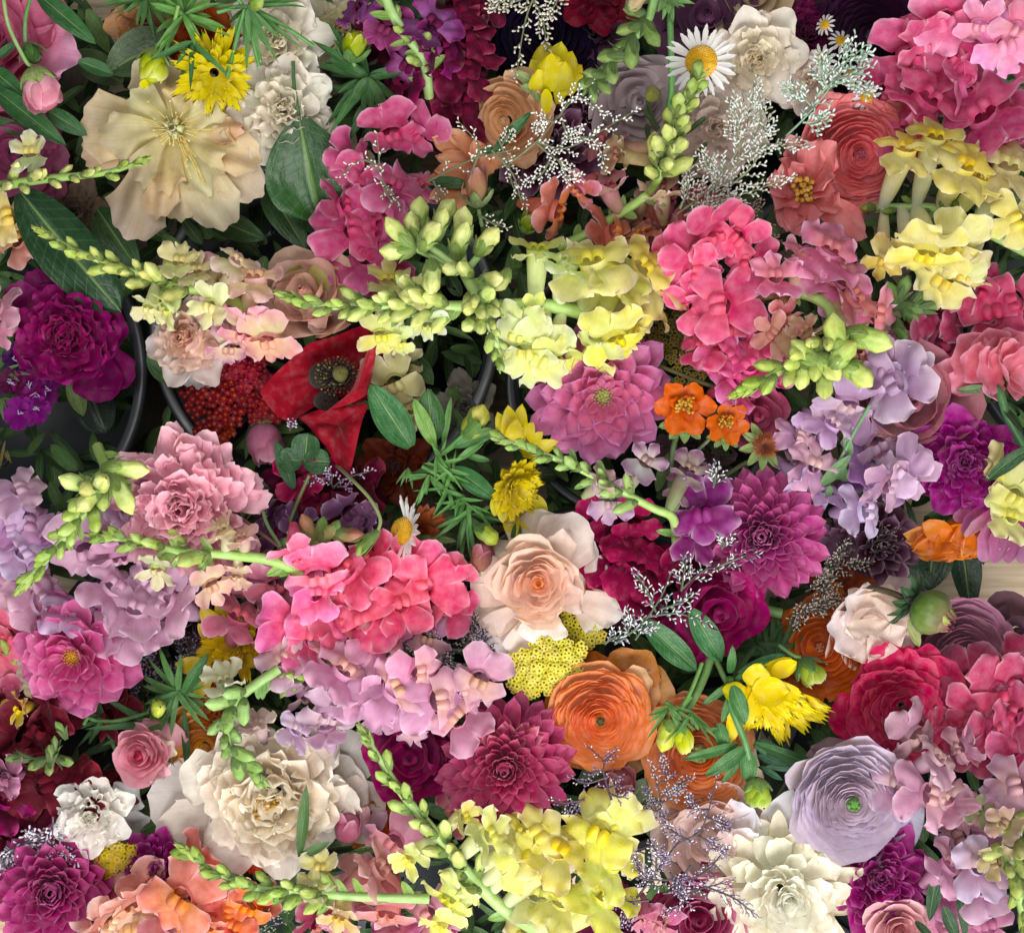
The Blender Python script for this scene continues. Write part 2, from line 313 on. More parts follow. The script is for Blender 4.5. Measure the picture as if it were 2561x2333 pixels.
def peony(label, x, y, R, z, cin, cout, lean=(0, 0), n=46, guard=7, gcol=None, jag=.22, ruf=.1, mat='petal', group='ruffled peony blooms', wp=.42, name='peony', cent=None, elmax=1.35, glen=1., ge=.15, open_=1., ce=None, gw=.85, cat=None, stem=True):
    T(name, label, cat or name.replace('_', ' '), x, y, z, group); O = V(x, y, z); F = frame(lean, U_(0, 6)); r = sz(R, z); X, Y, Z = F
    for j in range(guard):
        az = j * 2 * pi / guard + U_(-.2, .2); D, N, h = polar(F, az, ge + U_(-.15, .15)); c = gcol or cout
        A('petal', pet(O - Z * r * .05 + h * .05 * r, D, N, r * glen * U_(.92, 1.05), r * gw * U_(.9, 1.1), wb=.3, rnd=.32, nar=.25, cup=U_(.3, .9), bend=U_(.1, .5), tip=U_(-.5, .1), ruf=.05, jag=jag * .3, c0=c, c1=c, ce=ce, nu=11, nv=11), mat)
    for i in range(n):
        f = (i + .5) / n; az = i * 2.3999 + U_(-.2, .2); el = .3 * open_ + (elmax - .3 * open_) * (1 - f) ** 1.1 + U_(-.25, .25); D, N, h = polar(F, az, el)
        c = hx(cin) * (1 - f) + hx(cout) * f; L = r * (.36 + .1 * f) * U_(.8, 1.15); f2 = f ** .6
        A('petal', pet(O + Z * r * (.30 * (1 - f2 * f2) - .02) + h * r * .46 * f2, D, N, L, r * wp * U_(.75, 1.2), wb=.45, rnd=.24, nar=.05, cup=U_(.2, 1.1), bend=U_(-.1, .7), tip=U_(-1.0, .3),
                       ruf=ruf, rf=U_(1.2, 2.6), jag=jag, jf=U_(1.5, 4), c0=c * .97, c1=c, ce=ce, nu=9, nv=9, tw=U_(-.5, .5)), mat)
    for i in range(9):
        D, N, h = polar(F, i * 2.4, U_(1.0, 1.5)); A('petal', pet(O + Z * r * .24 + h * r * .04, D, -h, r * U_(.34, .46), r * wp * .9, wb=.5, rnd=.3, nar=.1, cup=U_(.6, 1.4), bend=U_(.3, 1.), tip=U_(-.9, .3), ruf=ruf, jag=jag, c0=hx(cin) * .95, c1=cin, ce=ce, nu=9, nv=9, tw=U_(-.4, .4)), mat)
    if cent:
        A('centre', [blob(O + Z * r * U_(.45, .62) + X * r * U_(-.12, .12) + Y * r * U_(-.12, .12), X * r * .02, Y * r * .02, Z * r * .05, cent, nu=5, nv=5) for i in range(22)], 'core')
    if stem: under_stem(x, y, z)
def fringed(label, x, y, R, z, lean=(0, 0), c='efd80c', cin='f4e52a', rows=6, n0=17, up=.9, group='yellow fringed blooms', low=-.1, calyx=0, w=.24):
    """double yellow flower with toothed, ragged petals"""
    rw = []
    for k in range(rows):
        f = k / max(1, rows - 1); cc_ = hx(c) * (1 - f) + hx(cin) * f
        rw.append((int(n0 * (1 - .35 * f)), low + (up - low) * f, 1 - .42 * f, w * (1 - .15 * f), .1, .02 + .1 * f,
                   dict(mode='r', a=.9, wb=.5, rnd=.1, nar=.62, teeth=.5, tn=3, cup=.7, bend=.3, tip=.2, c0=cc_ * .9, c1=cc_, nu=9, nv=9, ruf=.05, jag=.12, ej=.16, lj=.15, aj=.2)))
    O, F, r = rings_flower('fringed_flower', label, x, y, R, z, rw, lean, 'petal', group, cat='yellow flower')
    for i in range(calyx):
        D, N, h = polar(F, i * 2 * pi / calyx, -.3)
        A('sepal', pet(O - F[2] * r * .1, D, N, r * .5, r * .16, mode='p', a=.8, c0='4a8a2c', c1='6aa23a', cup=.6, bend=-.3), 'leaf')
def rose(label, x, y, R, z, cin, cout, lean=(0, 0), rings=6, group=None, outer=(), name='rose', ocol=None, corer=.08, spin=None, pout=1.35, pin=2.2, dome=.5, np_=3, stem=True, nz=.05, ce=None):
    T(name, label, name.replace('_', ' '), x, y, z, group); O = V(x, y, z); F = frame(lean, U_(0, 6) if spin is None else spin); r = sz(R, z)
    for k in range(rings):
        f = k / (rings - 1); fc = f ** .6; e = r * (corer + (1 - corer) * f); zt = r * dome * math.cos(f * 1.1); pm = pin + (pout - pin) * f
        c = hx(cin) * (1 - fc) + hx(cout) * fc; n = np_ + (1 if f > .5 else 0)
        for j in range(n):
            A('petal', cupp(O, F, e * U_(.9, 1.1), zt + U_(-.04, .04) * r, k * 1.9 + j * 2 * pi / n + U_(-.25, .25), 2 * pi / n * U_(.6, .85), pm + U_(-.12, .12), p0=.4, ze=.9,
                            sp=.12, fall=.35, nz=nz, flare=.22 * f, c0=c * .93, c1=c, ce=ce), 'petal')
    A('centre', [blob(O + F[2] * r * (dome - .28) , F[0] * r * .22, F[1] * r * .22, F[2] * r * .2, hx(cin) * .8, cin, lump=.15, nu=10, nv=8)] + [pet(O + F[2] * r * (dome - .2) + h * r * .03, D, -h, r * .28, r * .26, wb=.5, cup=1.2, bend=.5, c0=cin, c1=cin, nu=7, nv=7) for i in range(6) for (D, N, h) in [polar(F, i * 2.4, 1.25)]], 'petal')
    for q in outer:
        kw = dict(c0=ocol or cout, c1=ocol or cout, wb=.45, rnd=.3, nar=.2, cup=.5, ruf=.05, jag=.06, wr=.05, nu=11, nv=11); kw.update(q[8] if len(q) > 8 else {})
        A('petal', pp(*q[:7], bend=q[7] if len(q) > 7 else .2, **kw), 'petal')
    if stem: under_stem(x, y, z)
def bud_parts(O, D, L, w, c0, c1, cal='5f9a3a', up=None, ns=4, cl=.5, hook=.25, parent=None, name='bud', lump=.05):
    """closed bud held in a green calyx; its sepals hug the base"""
    tint = np.array([.97, .93, .68]); c0 = hx(c0) * tint * .9; c1 = hx(c1) * tint; cal = hx(cal) * np.array([.95, .88, .75])
    D = nrm(D); up = np.array([0, 0, 1.]) if up is None else up; N = nrm(up - np.dot(up, D) * D) if abs(np.dot(nrm(up), D)) < .98 else nrm(np.cross(D, [1, 0, 0])); Sd = np.cross(D, N)
    P = [O + D * L * t + Sd * hook * w * (t ** 2.2) * (1 if ns % 2 else -1) for t in np.linspace(0, 1, 9)]
    L *= U_(.88, 1.1); w *= .86
    b = A(name, tube(P, np.array([.45, .75, .92, .96, .88, .9, .92, .62, .1]) * w / 2, hx(c0) * .8, c1, n=12, flat=.8, lob=.12, cj=.12), 'bud', parent)
    g = []
    for i in range(ns):
        a = i * 2 * pi / ns + .4; h = math.cos(a) * Sd + math.sin(a) * N
        g.append(pet(O - D * L * .02 + h * w * .26, nrm(D + h * .42), nrm(D * .3 - h), L * cl, w * .66, mode='p', a=.8, b=.6, cup=.9, bend=.42, c0=hx(cal) * .7, c1=hx(cal) * 1.0, nu=5, nv=8, ruf=.02, wr=.04, cj=.1, tip=-U_(.1, .9)))
    A('calyx', g, 'leaf', b)
    return b
def simple_bud(label, x, y, z, ang, L, w, c0, c1, cal='4f8a30', name='flower_bud', el=.2, stem=None, ns=5, cl=.6, group=None, layers=5):
    """plump bud of overlapping petals with sepals, at the end of a thin stem"""
    T(name, label, 'bud', x, y, z, group); O = V(x, y, z); a = math.radians(ang); D = nrm([math.cos(a) * math.cos(el), math.sin(a) * math.cos(el), math.sin(el)])
    N = nrm(np.array([0, 0, 1.]) - D[2] * D); Sd = np.cross(D, N); L = sz(L, z); w = sz(w, z); F = (Sd, N, D)
    Ob = O - D * L * .5
    A('body', blob(O, Sd * w * .4, N * w * .4, D * L * .42, c0, c1, nu=12, nv=9), 'petal')
    for i in range(layers):
        q = i * 2 * pi / layers + U_(-.2, .2)
        A('petal', cupp(O, (Sd, N, D), w * U_(.22, .34), L * .42 * U_(.85, 1.2), q, U_(.6, .9), 2.25, p0=.5, ze=L / w * .95, sp=.14, c0=hx(c0) * .85, c1=c1, fall=.45, nz=.05, ce=hx(c1) * .7 + .3), 'petal')
    for i in range(ns):
        q = i * 2 * pi / ns + .5; h = math.cos(q) * Sd + math.sin(q) * N
        A('sepal', pet(Ob + h * w * .1, nrm(D * .4 + h), nrm(D - h * .3), L * cl, w * .5, mode='p', a=.75, b=.6, cup=.9, bend=1.0, c0=cal, c1=hx(cal) * 1.2, nu=7, nv=8), 'leaf')
    if stem:
        P = smooth([V(*p) for p in stem] + [Ob], 6); A('stem', tube(P, sz(15, z), cal, '6f9a48'), 'stem')
def pal_lobe(O, r, X, Y, Z, sx, col, pal):
    """one soft cushion of the lower lip, highest at the mouth and melting into the lip"""
    nu, nv = 9, 9; u = np.linspace(-1, 1, nu)[None]; v = np.linspace(0, 1, nv)[:, None]
    x = sx * .08 + .1 * u * np.sqrt(np.sin(pi * (.12 + .83 * v))); y = .09 - .36 * v + .03 * (1 - u * u); h = .02 + .15 * np.sqrt(np.maximum(1 - u * u, 0)) * np.sin(pi * (.12 + .88 * v) ** .8) ** .8 - .10 * v * v
    h = np.where(v > .999, -.06, h)
    G = O + r * (x[..., None] * X + (y + 0 * x)[..., None] * Y + (h + 0 * x)[..., None] * Z)
    k = np.clip(1.25 - 1.35 * v + .0 * u, 0, 1)[..., None]; c = jit(col, .04) * (1 - k) + jit(hx(pal) * .62 + hx(col) * .38, .05) * k
    st = np.stack(np.broadcast_arrays(u + U_(0, 5), v), -1)
    return G.reshape(-1, 3), quads(nu, nv), st.reshape(-1, 2), np.broadcast_to(c, (nv, nu, 3)).reshape(-1, 3)
def floret(x, y, s, up, tilt=0, yaw=0, z=0, col='e85a8c', col2=None, pal='f2d23a', tube_c=None, ruf=.09, close=0., mat='petal', cal='5f9a3a', wide=1., calyx=True, drop=0., root=None, free=False):
    """one open snapdragon mouth: tube, two upper lobes, three lower lobes, puffy palate"""
    if rng.random() < drop: return
    if free: tilt += U_(-12, 50); yaw += U_(-38, 38); s *= U_(.82, 1.04); ruf *= .75
    else: tilt += U_(-16, 16); yaw += U_(-20, 20); s *= .92
    if mat == 'petal': q_ = U_(.92, 1.1); hv = np.array([1, q_, q_ * U_(.96, 1.05)]) * U_(.88, 1.06); hc = hx(col); hv = hv * np.array([1, 1, 1.2 if hc[0] > 2.4 * hc[1] and hc[2] > hc[1] * .9 else (.95 if hc[2] > 1.25 * hc[1] else 1.)]) * (1.1 if hc[2] > 1.25 * hc[1] and hc[0] > .3 and hc[1] > .2 else 1.); col = (hx(col) * .92 + np.array([.08, .075, .08]) * (hx(col).max() + .2)) * hv; col2 = None if col2 is None else hx(col2) * .92 * hv + .06 * hx(col2).max()
    O = V(x, y, z + U_(-3, 3)); r = sz(s, z) * 1.0; a = math.radians(up + U_(-14, 14)); rim = hx(col) * .62 + .38 * np.array([.95, .85, .95]) if mat == 'petal' else hx(col) * 1.5 + .02; Yv = np.array([math.cos(a), math.sin(a), 0.]); Zv = np.array([0, 0, 1.]); Xv = np.cross(Yv, Zv)
    def rot(v, k, t): t = math.radians(t); return v * math.cos(t) + np.cross(k, v) * math.sin(t) + k * np.dot(k, v) * (1 - math.cos(t))
    Yv, Zv = rot(Yv, Xv, tilt), rot(Zv, Xv, tilt); Xv, Zv = rot(Xv, Yv, yaw), rot(Zv, Yv, yaw)
    col2 = hx(col) * np.array([.95, .8, .85]) if col2 is None else col2; cl = hx(col2) * .45 + hx(pal) * .55 if mat == 'petal' else col2; tc = col2 if tube_c is None else tube_c
    P = smooth([O + Zv * r * .02, O - Zv * r * .25 - Yv * r * .03, O - Zv * r * .55 - Yv * r * .1, O - Zv * r * .82 - Yv * r * .2], 3)
    if root is not None:
        P = smooth([O + Zv * r * .02, O - Zv * r * .25, (O - Zv * r * .35) * .4 + root * .6, root], 3)
    fl = A('floret', tube(P, np.array([.22, .21, .16, .09]) * r, col, tc, n=10, flat=.85), mat)
    g = []
    for sx in (-1, 1):
        D = nrm(sx * Xv * U_(.34, .5) + Yv * .85 + Zv * (.15 + .5 * close)); N = nrm(Zv - Yv * .1)
        g.append(pet(O + sx * Xv * .09 * r + Yv * .12 * r - Zv * .1 * r, D, N, r * .62 * U_(.92, 1.08), r * .56 * wide * U_(.9, 1.1), wb=.55, rnd=.3, nar=.12, cup=U_(-.5, .1), bend=-.2 - U_(-.2, .8) + .9 * close, tip=U_(-.9, .3),
                     ruf=ruf * U_(.7, 1.2), rf=U_(.9, 1.9), jag=U_(.02, .07), c0=col2, c1=col, ce=rim, ge=9, nu=11, nv=10, wr=.06, tw=U_(-.5, .5)))
    A('upper_lip', g, mat, fl)
    g = []
    for (ax, ay, L, w) in ((-.86, -.28, .5, .5), (.86, -.28, .5, .5), (0, -1, .46, .44)):
        D = nrm(ax * Xv + ay * Yv + Zv * (.28 + .5 * close)); N = nrm(Zv + Yv * .1)
        g.append(pet(O + ax * Xv * .12 * r + ay * Yv * .1 * r + Zv * .05 * r, D, N, r * L * U_(.9, 1.1), r * w * wide * U_(.9, 1.12), wb=.5, rnd=.3, nar=.12, cup=U_(-.7, 0), bend=-.4 - U_(-.1, .9) + 1.2 * close, tip=U_(-.8, .2),
                     ruf=ruf * U_(.7, 1.2), rf=U_(.9, 1.9), jag=U_(.02, .07), c0=cl, c1=col, g=.75, ce=rim, ge=9, nu=11, nv=9, wr=.08, tw=U_(-.4, .4)))
    A('lower_lip', g, mat, fl)
    A('palate', [pal_lobe(O, r, Xv, Yv, Zv, sx, col, pal) for sx in (-1, 1)], mat, fl)
    if calyx:
        E = P[-1]; D0 = nrm(P[-2] - P[-1]); A('calyx', [pet(E, nrm(D0 + .6 * h), nrm(D0 * .4 - h), r * .3, r * .2, mode='p', a=.8, cup=1, bend=.5, c0=cal, nu=5, nv=6)
            for h in [math.cos(q) * Xv + math.sin(q) * nrm(np.cross(D0, Xv)) for q in (0, 1.26, 2.5, 3.77, 5.03)]], 'leaf', fl)
    return fl
def spike(label, path, nb=14, s0=70, s1=190, florets=(), cb0='6fae3c', cb1='cfe07a', r0=14, r1=42, cstem='86b84c', fr=(0, .8), group='snapdragon spikes', fk=None, cal='6aa843', name='snapdragon', tipn=9, lw=.5, spread=.75, leafy=0, open_tip='', cbt=None, bz=.0):
    """flower spike: path runs from its tip down the stem as (x, y, z); buds grow larger away from the tip, open florets are listed"""
    T(name, label, 'snapdragon', *path[0], group)
    cb0 = hx(cb0) * .62 + hx('b4bf45') * .38; cstem = hx(cstem) * .7 + hx('a8b84a') * .3; cal = hx(cal) * .75 + hx('8f9c3c') * .25; r0 *= .85; r1 *= .8; s0 *= .92; s1 *= .9
    if len(path) > 1:
        P = smooth([V(*p) for p in path], 8); m = len(P)
        dist = np.concatenate([[0], np.cumsum(np.linalg.norm(np.diff(P, axis=0), axis=1))]); tot = dist[-1]
        A('stem', tube(P, sz(1, 0) * np.linspace(r0, r1, m), cstem, hx(cstem) * .95, n=8), 'stem')
        def at(d): return np.array([np.interp(d, dist, P[:, i]) for i in range(3)])
        ph = U_(0, 6)
        for i in range(nb):
            f = i / max(1, nb - 1); d = tot * (fr[0] + (fr[1] - fr[0]) * f ** .85)
            O = at(d); Dt = nrm(at(max(0, d - tot * .02)) - at(d + tot * .02)); X = nrm(np.cross(Dt, [0, 0, 1.])); Y = np.cross(X, Dt)
            a = ph + i * 2.4
            h = math.cos(a) * X + math.sin(a) * Y
            if h[2] < -.45: h[2] *= -1
            h = nrm(h + np.array([0, 0, .15]))
            s = sz(s0 + (s1 - s0) * f) * U_(.72, 1.18); sp = spread * (.55 + .6 * f)
            D = nrm(Dt * math.cos(sp) + h * math.sin(sp)); rr = sz(r0 + (r1 - r0) * d / tot)
            c1 = hx(cb0) * (1 - min(1, f * 1.4)) + hx(cb1) * min(1, f * 1.4)
            bud_parts(O + h * rr * .6, D, s, s * lw * (1.05 - .1 * f), cb0, c1, cal=cal, up=h, ns=4 + i % 2, cl=.62 - .2 * f, hook=.3)
        if tipn:
            O = P[0]; Dt = nrm(P[0] - P[2]); g = []
            X = nrm(np.cross(Dt, [0, 0, 1.])); Y = np.cross(X, Dt)
            for i in range(tipn):
                a = i * 2.4; h = math.cos(a) * X + math.sin(a) * Y; f = i / tipn
                g.append(pet(O - Dt * sz(s0) * f * .9 + h * sz(r0) * .5, nrm(Dt + h * (.25 + .45 * f)), nrm(Dt * .5 - h), sz(s0) * 1.0, sz(s0) * .55, mode='p', a=.8, cup=1.1, bend=.5, c0=cb0, c1=hx(cb0) * 1.2, nu=5, nv=7))
            A('growing_tip', g, 'leaf')
        for i in range(leafy):
            d = tot * U_(.3, .95); O = at(d); Dt = nrm(at(max(0, d - tot * .02)) - at(d + tot * .02)); X = nrm(np.cross(Dt, [0, 0, 1.])); sg = 1 if i % 2 else -1
            A('leaf', pet(O, nrm(Dt * .7 + sg * X + np.array([0, 0, .2])), [0, 0, 1], sz(U_(110, 190)), sz(U_(45, 70)), mode='p', a=.8, cup=.5, bend=-.3, c0=cal, c1=hx(cal) * 1.1), 'leaf')
    k0 = dict(fk or {})
    for q in florets:
        kw = dict(k0); kw['z'] = path[0][2] if len(q) < 7 else q[6]
        if len(q) > 7: kw.update(q[7])
        if len(path) > 1 and kw.get('root') is None:
            Q = V(q[0], q[1], kw['z']); i = int(np.argmin(np.linalg.norm(P[:, :2] - Q[:2], axis=1))); d = P[i] - Q; dl = np.linalg.norm(d[:2]); rr = sz(q[2])
            if .22 * rr < dl < 1.5 * rr:
                up = math.degrees(math.atan2(d[1], d[0])); kw['root'] = P[i]
                floret(q[0], q[1], q[2], up, tilt=U_(28, 66), yaw=U_(-10, 10), **kw); continue
        if len(path) == 1 and len(florets) > 5: kw['free'] = True; kw['drop'] = kw.get('drop', .22)
        floret(*q[:4], tilt=q[4] if len(q) > 4 else 10, yaw=q[5] if len(q) > 5 else 0, **kw)
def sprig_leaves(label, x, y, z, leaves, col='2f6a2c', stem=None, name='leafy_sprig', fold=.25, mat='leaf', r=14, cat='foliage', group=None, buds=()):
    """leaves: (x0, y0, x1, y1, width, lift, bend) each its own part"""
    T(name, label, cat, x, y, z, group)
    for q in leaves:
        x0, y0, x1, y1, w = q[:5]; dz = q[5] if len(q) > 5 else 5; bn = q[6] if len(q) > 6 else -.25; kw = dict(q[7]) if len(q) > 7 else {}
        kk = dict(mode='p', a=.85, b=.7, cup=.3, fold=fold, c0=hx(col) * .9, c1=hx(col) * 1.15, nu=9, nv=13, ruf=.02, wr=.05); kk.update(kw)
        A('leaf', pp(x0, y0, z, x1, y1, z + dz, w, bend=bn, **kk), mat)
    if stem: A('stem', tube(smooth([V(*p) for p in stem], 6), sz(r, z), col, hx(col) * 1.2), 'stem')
    for (bx, by, ang, L, w, c0, c1) in buds:
        a = math.radians(ang); bud_parts(V(bx, by, z + 6), [math.cos(a), math.sin(a), .25], sz(L), sz(w), c0, c1, cal=col, ns=5, cl=.75, hook=.0)
def burst(x, y, z, n, L, w_, a0=0, a1=360, col='3f7d33', x1=None, y1=None, curve=.8, up=(-.1, .6)):
    """narrow feathery leaves spraying from one node, added to the current thing"""
    for i in range(int(n * 1.3)):
        t = U_(0, 1); ox = x + ((x1 if x1 is not None else x) - x) * t; oy = y + ((y1 if y1 is not None else y) - y) * t
        a = math.radians(U_(a0, a1)); e = U_(*up)
        A('leaf', pet(V(ox, oy, z + U_(-4, 6)), [math.cos(a) * math.cos(e), math.sin(a) * math.cos(e), math.sin(e)], [0, 0, 1], sz(L * U_(.6, 1.2)), sz(w_ * .68 * U_(.7, 1.3)),
                      mode='p', a=.7, b=.8, cup=.5, fold=.2, bend=U_(-curve, curve * .2), tip=U_(-.6, .3), tw=U_(-.6, .6), c0=hx(col) * .85, c1=hx(col) * 1.15, nu=5, nv=11, wr=.1), 'leaf')
def limonium(label, stems, z, col='e9e6e0', cs='6c7350', fl=26, fw=8, dens=1., br=9, bl=170, group='sprays of tiny dry florets', col2=None, name='sea_lavender', cat='filler flower', spread=.75, zj=14):
    """airy spray: main stems, side branchlets, and little upright florets in combs along them"""
    x, y = stems[0][0][:2]; T(name, label, cat, x, y, z, group)
    for path in stems:
        P = smooth([V(px, py, z + (pz[0] if pz else 0)) for (px, py, *pz) in path], 6); A('stem', tube(P, sz(1) * np.linspace(9, 4, len(P)), cs), 'stem')
        dist = np.concatenate([[0], np.cumsum(np.linalg.norm(np.diff(P, axis=0), axis=1))]); tot = dist[-1]
        for b in range(br):
            f = .18 + .82 * b / max(1, br - 1); O = np.array([np.interp(f * tot, dist, P[:, i]) for i in range(3)])
            Dt = nrm(np.array([np.interp(min(1, f + .03) * tot, dist, P[:, i]) for i in range(3)]) - np.array([np.interp((f - .05) * tot, dist, P[:, i]) for i in range(3)]))
            X = nrm(np.cross(Dt, [0, 0, 1.])); a = spread * U_(.6, 1.3) * (1 if b % 2 else -1) * (1.1 - .6 * f)
            if b == br - 1: a = 0
            D = nrm(Dt * math.cos(a) + X * math.sin(a) + np.array([0, 0, U_(-.15, .5)])); L = sz(bl) * U_(.65, 1.15) * (1.15 - .45 * f)
            Q = smooth([O, O + D * L * .5 + X * U_(-.08, .08) * L, O + D * L + np.array([0, 0, U_(-.1, .15)]) * L], 4)
            g = [tube(Q, sz(3.4), cs, n=5)]; n = int(dens * .85 * L / sz(fl) * 2.0)
            d2 = np.linspace(0, 1, len(Q))
            for i in range(n):
                t = (i + 1) / n; B = np.array([np.interp(t, d2, Q[:, k]) for k in range(3)]); h = nrm(np.cross(D, [U_(-.6, .6), U_(-.6, .6), 1.]) * (1 if i % 2 else -1) + np.array([0, 0, U_(.1, 1.)]))
                F1 = nrm(D * .8 + h * .75); l = sz(fl * .95) * U_(.6, 1.3); c = col if (col2 is None or rng.random() > .3) else col2
                g.append(tube([B, B + F1 * l * .35, B + F1 * l * .8, B + F1 * l], np.array([.28, .5, .6, .15]) * sz(fw), hx(c) * .78, c, n=5, cj=.16))
            A('floret_sprig', g, 'dry')
def yarrow(label, x, y, rx, ry, z, col='e8dc5a', cc='8f8420', n=12, per=11, lean=(0, 0), dome=.25, fs=27, group='yarrow heads', rot=0, open_=True):
    """flat dome of tiny five-lobed florets gathered in clusters"""
    T('yarrow', label, 'yarrow', x, y, z, group); O = V(x, y, z); X, Y, Z = frame(lean); c, s = math.cos(rot), math.sin(rot); X, Y = c * X + s * Y, -s * X + c * Y
    a_, b_ = sz(rx, z), sz(ry, z)
    for i in range(n):
        q = math.sqrt((i + .5) / n); th = i * 2.4; ux, uy = q * math.cos(th) * .86, q * math.sin(th) * .86
        g = []; Cc = O + X * a_ * ux + Y * b_ * uy + Z * (a_ + b_) * .5 * dome * (1 - q * q)
        cr = math.sqrt(a_ * b_ / n) * 1.02
        g.append(tube([Cc - Z * sz(140) + (O - Cc) * .5, Cc], sz(9), '7c8a45', n=5))
        for j in range(per):
            w = math.sqrt((j + .5) / per); t2 = j * 2.4 + i; Pc = Cc + (X * math.cos(t2) + Y * math.sin(t2)) * cr * w + Z * cr * (.45 * (1 - w * w) + U_(-.16, .12))
            fr_ = sz(fs * .9) * U_(.75, 1.15); nz = nrm(Z + (X * math.cos(t2) + Y * math.sin(t2)) * w * .5); FX = nrm(np.cross(nz, Y)); FY = np.cross(nz, FX)
            u = np.linspace(0, 2 * pi, 15, endpoint=False)[None]; v = np.array([.0, .28, .45, .8, 1.])[:, None]
            rr = v * (1 + .22 * np.cos(5 * u + j) * (v > .5)); hh = np.array([-.25, -.1, .22, .28, -.05])[:, None] + 0 * u
            G = Pc + fr_ * ((rr * np.cos(u))[..., None] * FX + (rr * np.sin(u))[..., None] * FY + hh[..., None] * nz)
            cl = np.where((v < .4)[..., None], hx(cc), jit(col, .1)) + 0 * G
            g.append((G.reshape(-1, 3), quads(15, 5, True), np.stack(np.broadcast_arrays(u, v), -1).reshape(-1, 2), cl.reshape(-1, 3)))
        A('floret_cluster', g, 'petal')
    under_stem(x, y, z, z0=20)
def daisy(label, x, y, R, z, lean=(0, 0), n=22, disc=.46, col='f3f3f0', L=.58, w=.17, group=None, drop=0., arc=(0, 2 * pi), bend=-.1):
    T('daisy', label, 'daisy', x, y, z, group); O = V(x, y, z); F = frame(lean); r = sz(R, z); X, Y, Z = F
    for i in range(n):
        az = arc[0] + (arc[1] - arc[0]) * (i + .5) / n + U_(-.05, .05); D, N, h = polar(F, az, .06 - drop + U_(-.1, .1))
        A('petal', pet(O + h * r * disc * .9, D, N, r * L * U_(.9, 1.06), r * w * U_(.85, 1.15), wb=.6, rnd=.25, nar=.35, cup=.5, fold=.0, bend=bend + U_(-.2, .2), c0=col, ruf=.03, teeth=.05, tn=3, nu=7, nv=8), 'petal')
    q = r * disc; g = [blob(O + Z * q * .02, X * q, Y * q, Z * q * .42, 'c98a0a', 'dca80c', nu=20, nv=10)]
    for i in range(150):
        w_ = math.sqrt((i + .5) / 150) * .95; t = i * 2.39996; hh = .42 * math.sqrt(1 - w_ * w_)
        g.append(blob(O + (X * math.cos(t) + Y * math.sin(t)) * q * w_ + Z * q * (hh + .02), X * q * .05, Y * q * .05, Z * q * .06, 'e2a70e' if w_ > .3 else 'c99a14', 'f3cf25' if w_ > .45 else 'd9a912', nu=5, nv=4))
    A('disc', g, 'core'); under_stem(x, y, z)

# ================================================================= setting
S(0, 0)
def box(name, x0, y0, x1, y1, z0, z1, mat, **k):
    a = V(x0, y0, 0); b = V(x1, y1, 0); v = []
    for zz in (z0, z1):
        for (p, q) in ((a[0], b[1]), (b[0], b[1]), (b[0], a[1]), (a[0], a[1])): v.append((p, q, zz * .001))
    f = np.array([[3, 2, 1, 0], [4, 5, 6, 7], [0, 1, 5, 4], [1, 2, 6, 5], [2, 3, 7, 6], [3, 0, 4, 7]])
    v = np.array(v); return (v, f, v[:, :2] * 10, np.ones((8, 3)))
mw, nt, N_, K_ = mat_new('pale_wood_floor')
o_ = N_('ShaderNodeOutputMaterial'); p_ = N_('ShaderNodeBsdfPrincipled'); tc = N_('ShaderNodeTexCoord'); mp = N_('ShaderNodeMapping'); mp.inputs['Scale'].default_value = (4, 60, 1)
mp.inputs['Rotation'].default_value = (0, 0, .15)
nn = N_('ShaderNodeTexNoise'); nn.inputs['Scale'].default_value = 3; nn.inputs['Detail'].default_value = 6
cr_ = N_('ShaderNodeValToRGB'); cr_.color_ramp.elements[0].position = .35; cr_.color_ramp.elements[0].color = (.42, .29, .17, 1); cr_.color_ramp.elements[1].position = .65; cr_.color_ramp.elements[1].color = (.66, .52, .36, 1)
K_(tc.outputs['Object'], mp.inputs[0]); K_(mp.outputs[0], nn.inputs['Vector']); K_(nn.outputs[0], cr_.inputs[0]); K_(cr_.outputs[0], p_.inputs['Base Color']); p_.inputs['Roughness'].default_value = .45; K_(p_.outputs[0], o_.inputs['Surface'])
fl_ = single('floor', None, None, [box('floor', -26000, -26000, 34000, 34000, -320, -300, mw)], mw, 3675, 3348, -300, kind='structure')
fl_.data.polygons.foreach_set('use_smooth', np.zeros(len(fl_.data.polygons), bool))
mb, nt, N_, K_ = mat_new('black_bucket_plastic')
o_ = N_('ShaderNodeOutputMaterial'); p_ = N_('ShaderNodeBsdfPrincipled'); tc = N_('ShaderNodeTexCoord'); nn = N_('ShaderNodeTexNoise'); nn.inputs['Scale'].default_value = 60; nn.inputs['Detail'].default_value = 5
r_ = N_('ShaderNodeMapRange'); r_.inputs[3].default_value = .3; r_.inputs[4].default_value = .6; K_(tc.outputs['Object'], nn.inputs['Vector']); K_(nn.outputs[0], r_.inputs[0]); K_(r_.outputs[0], p_.inputs['Roughness'])
p_.inputs['Base Color'].default_value = (.022, .026, .03, 1); K_(p_.outputs[0], o_.inputs['Surface'])
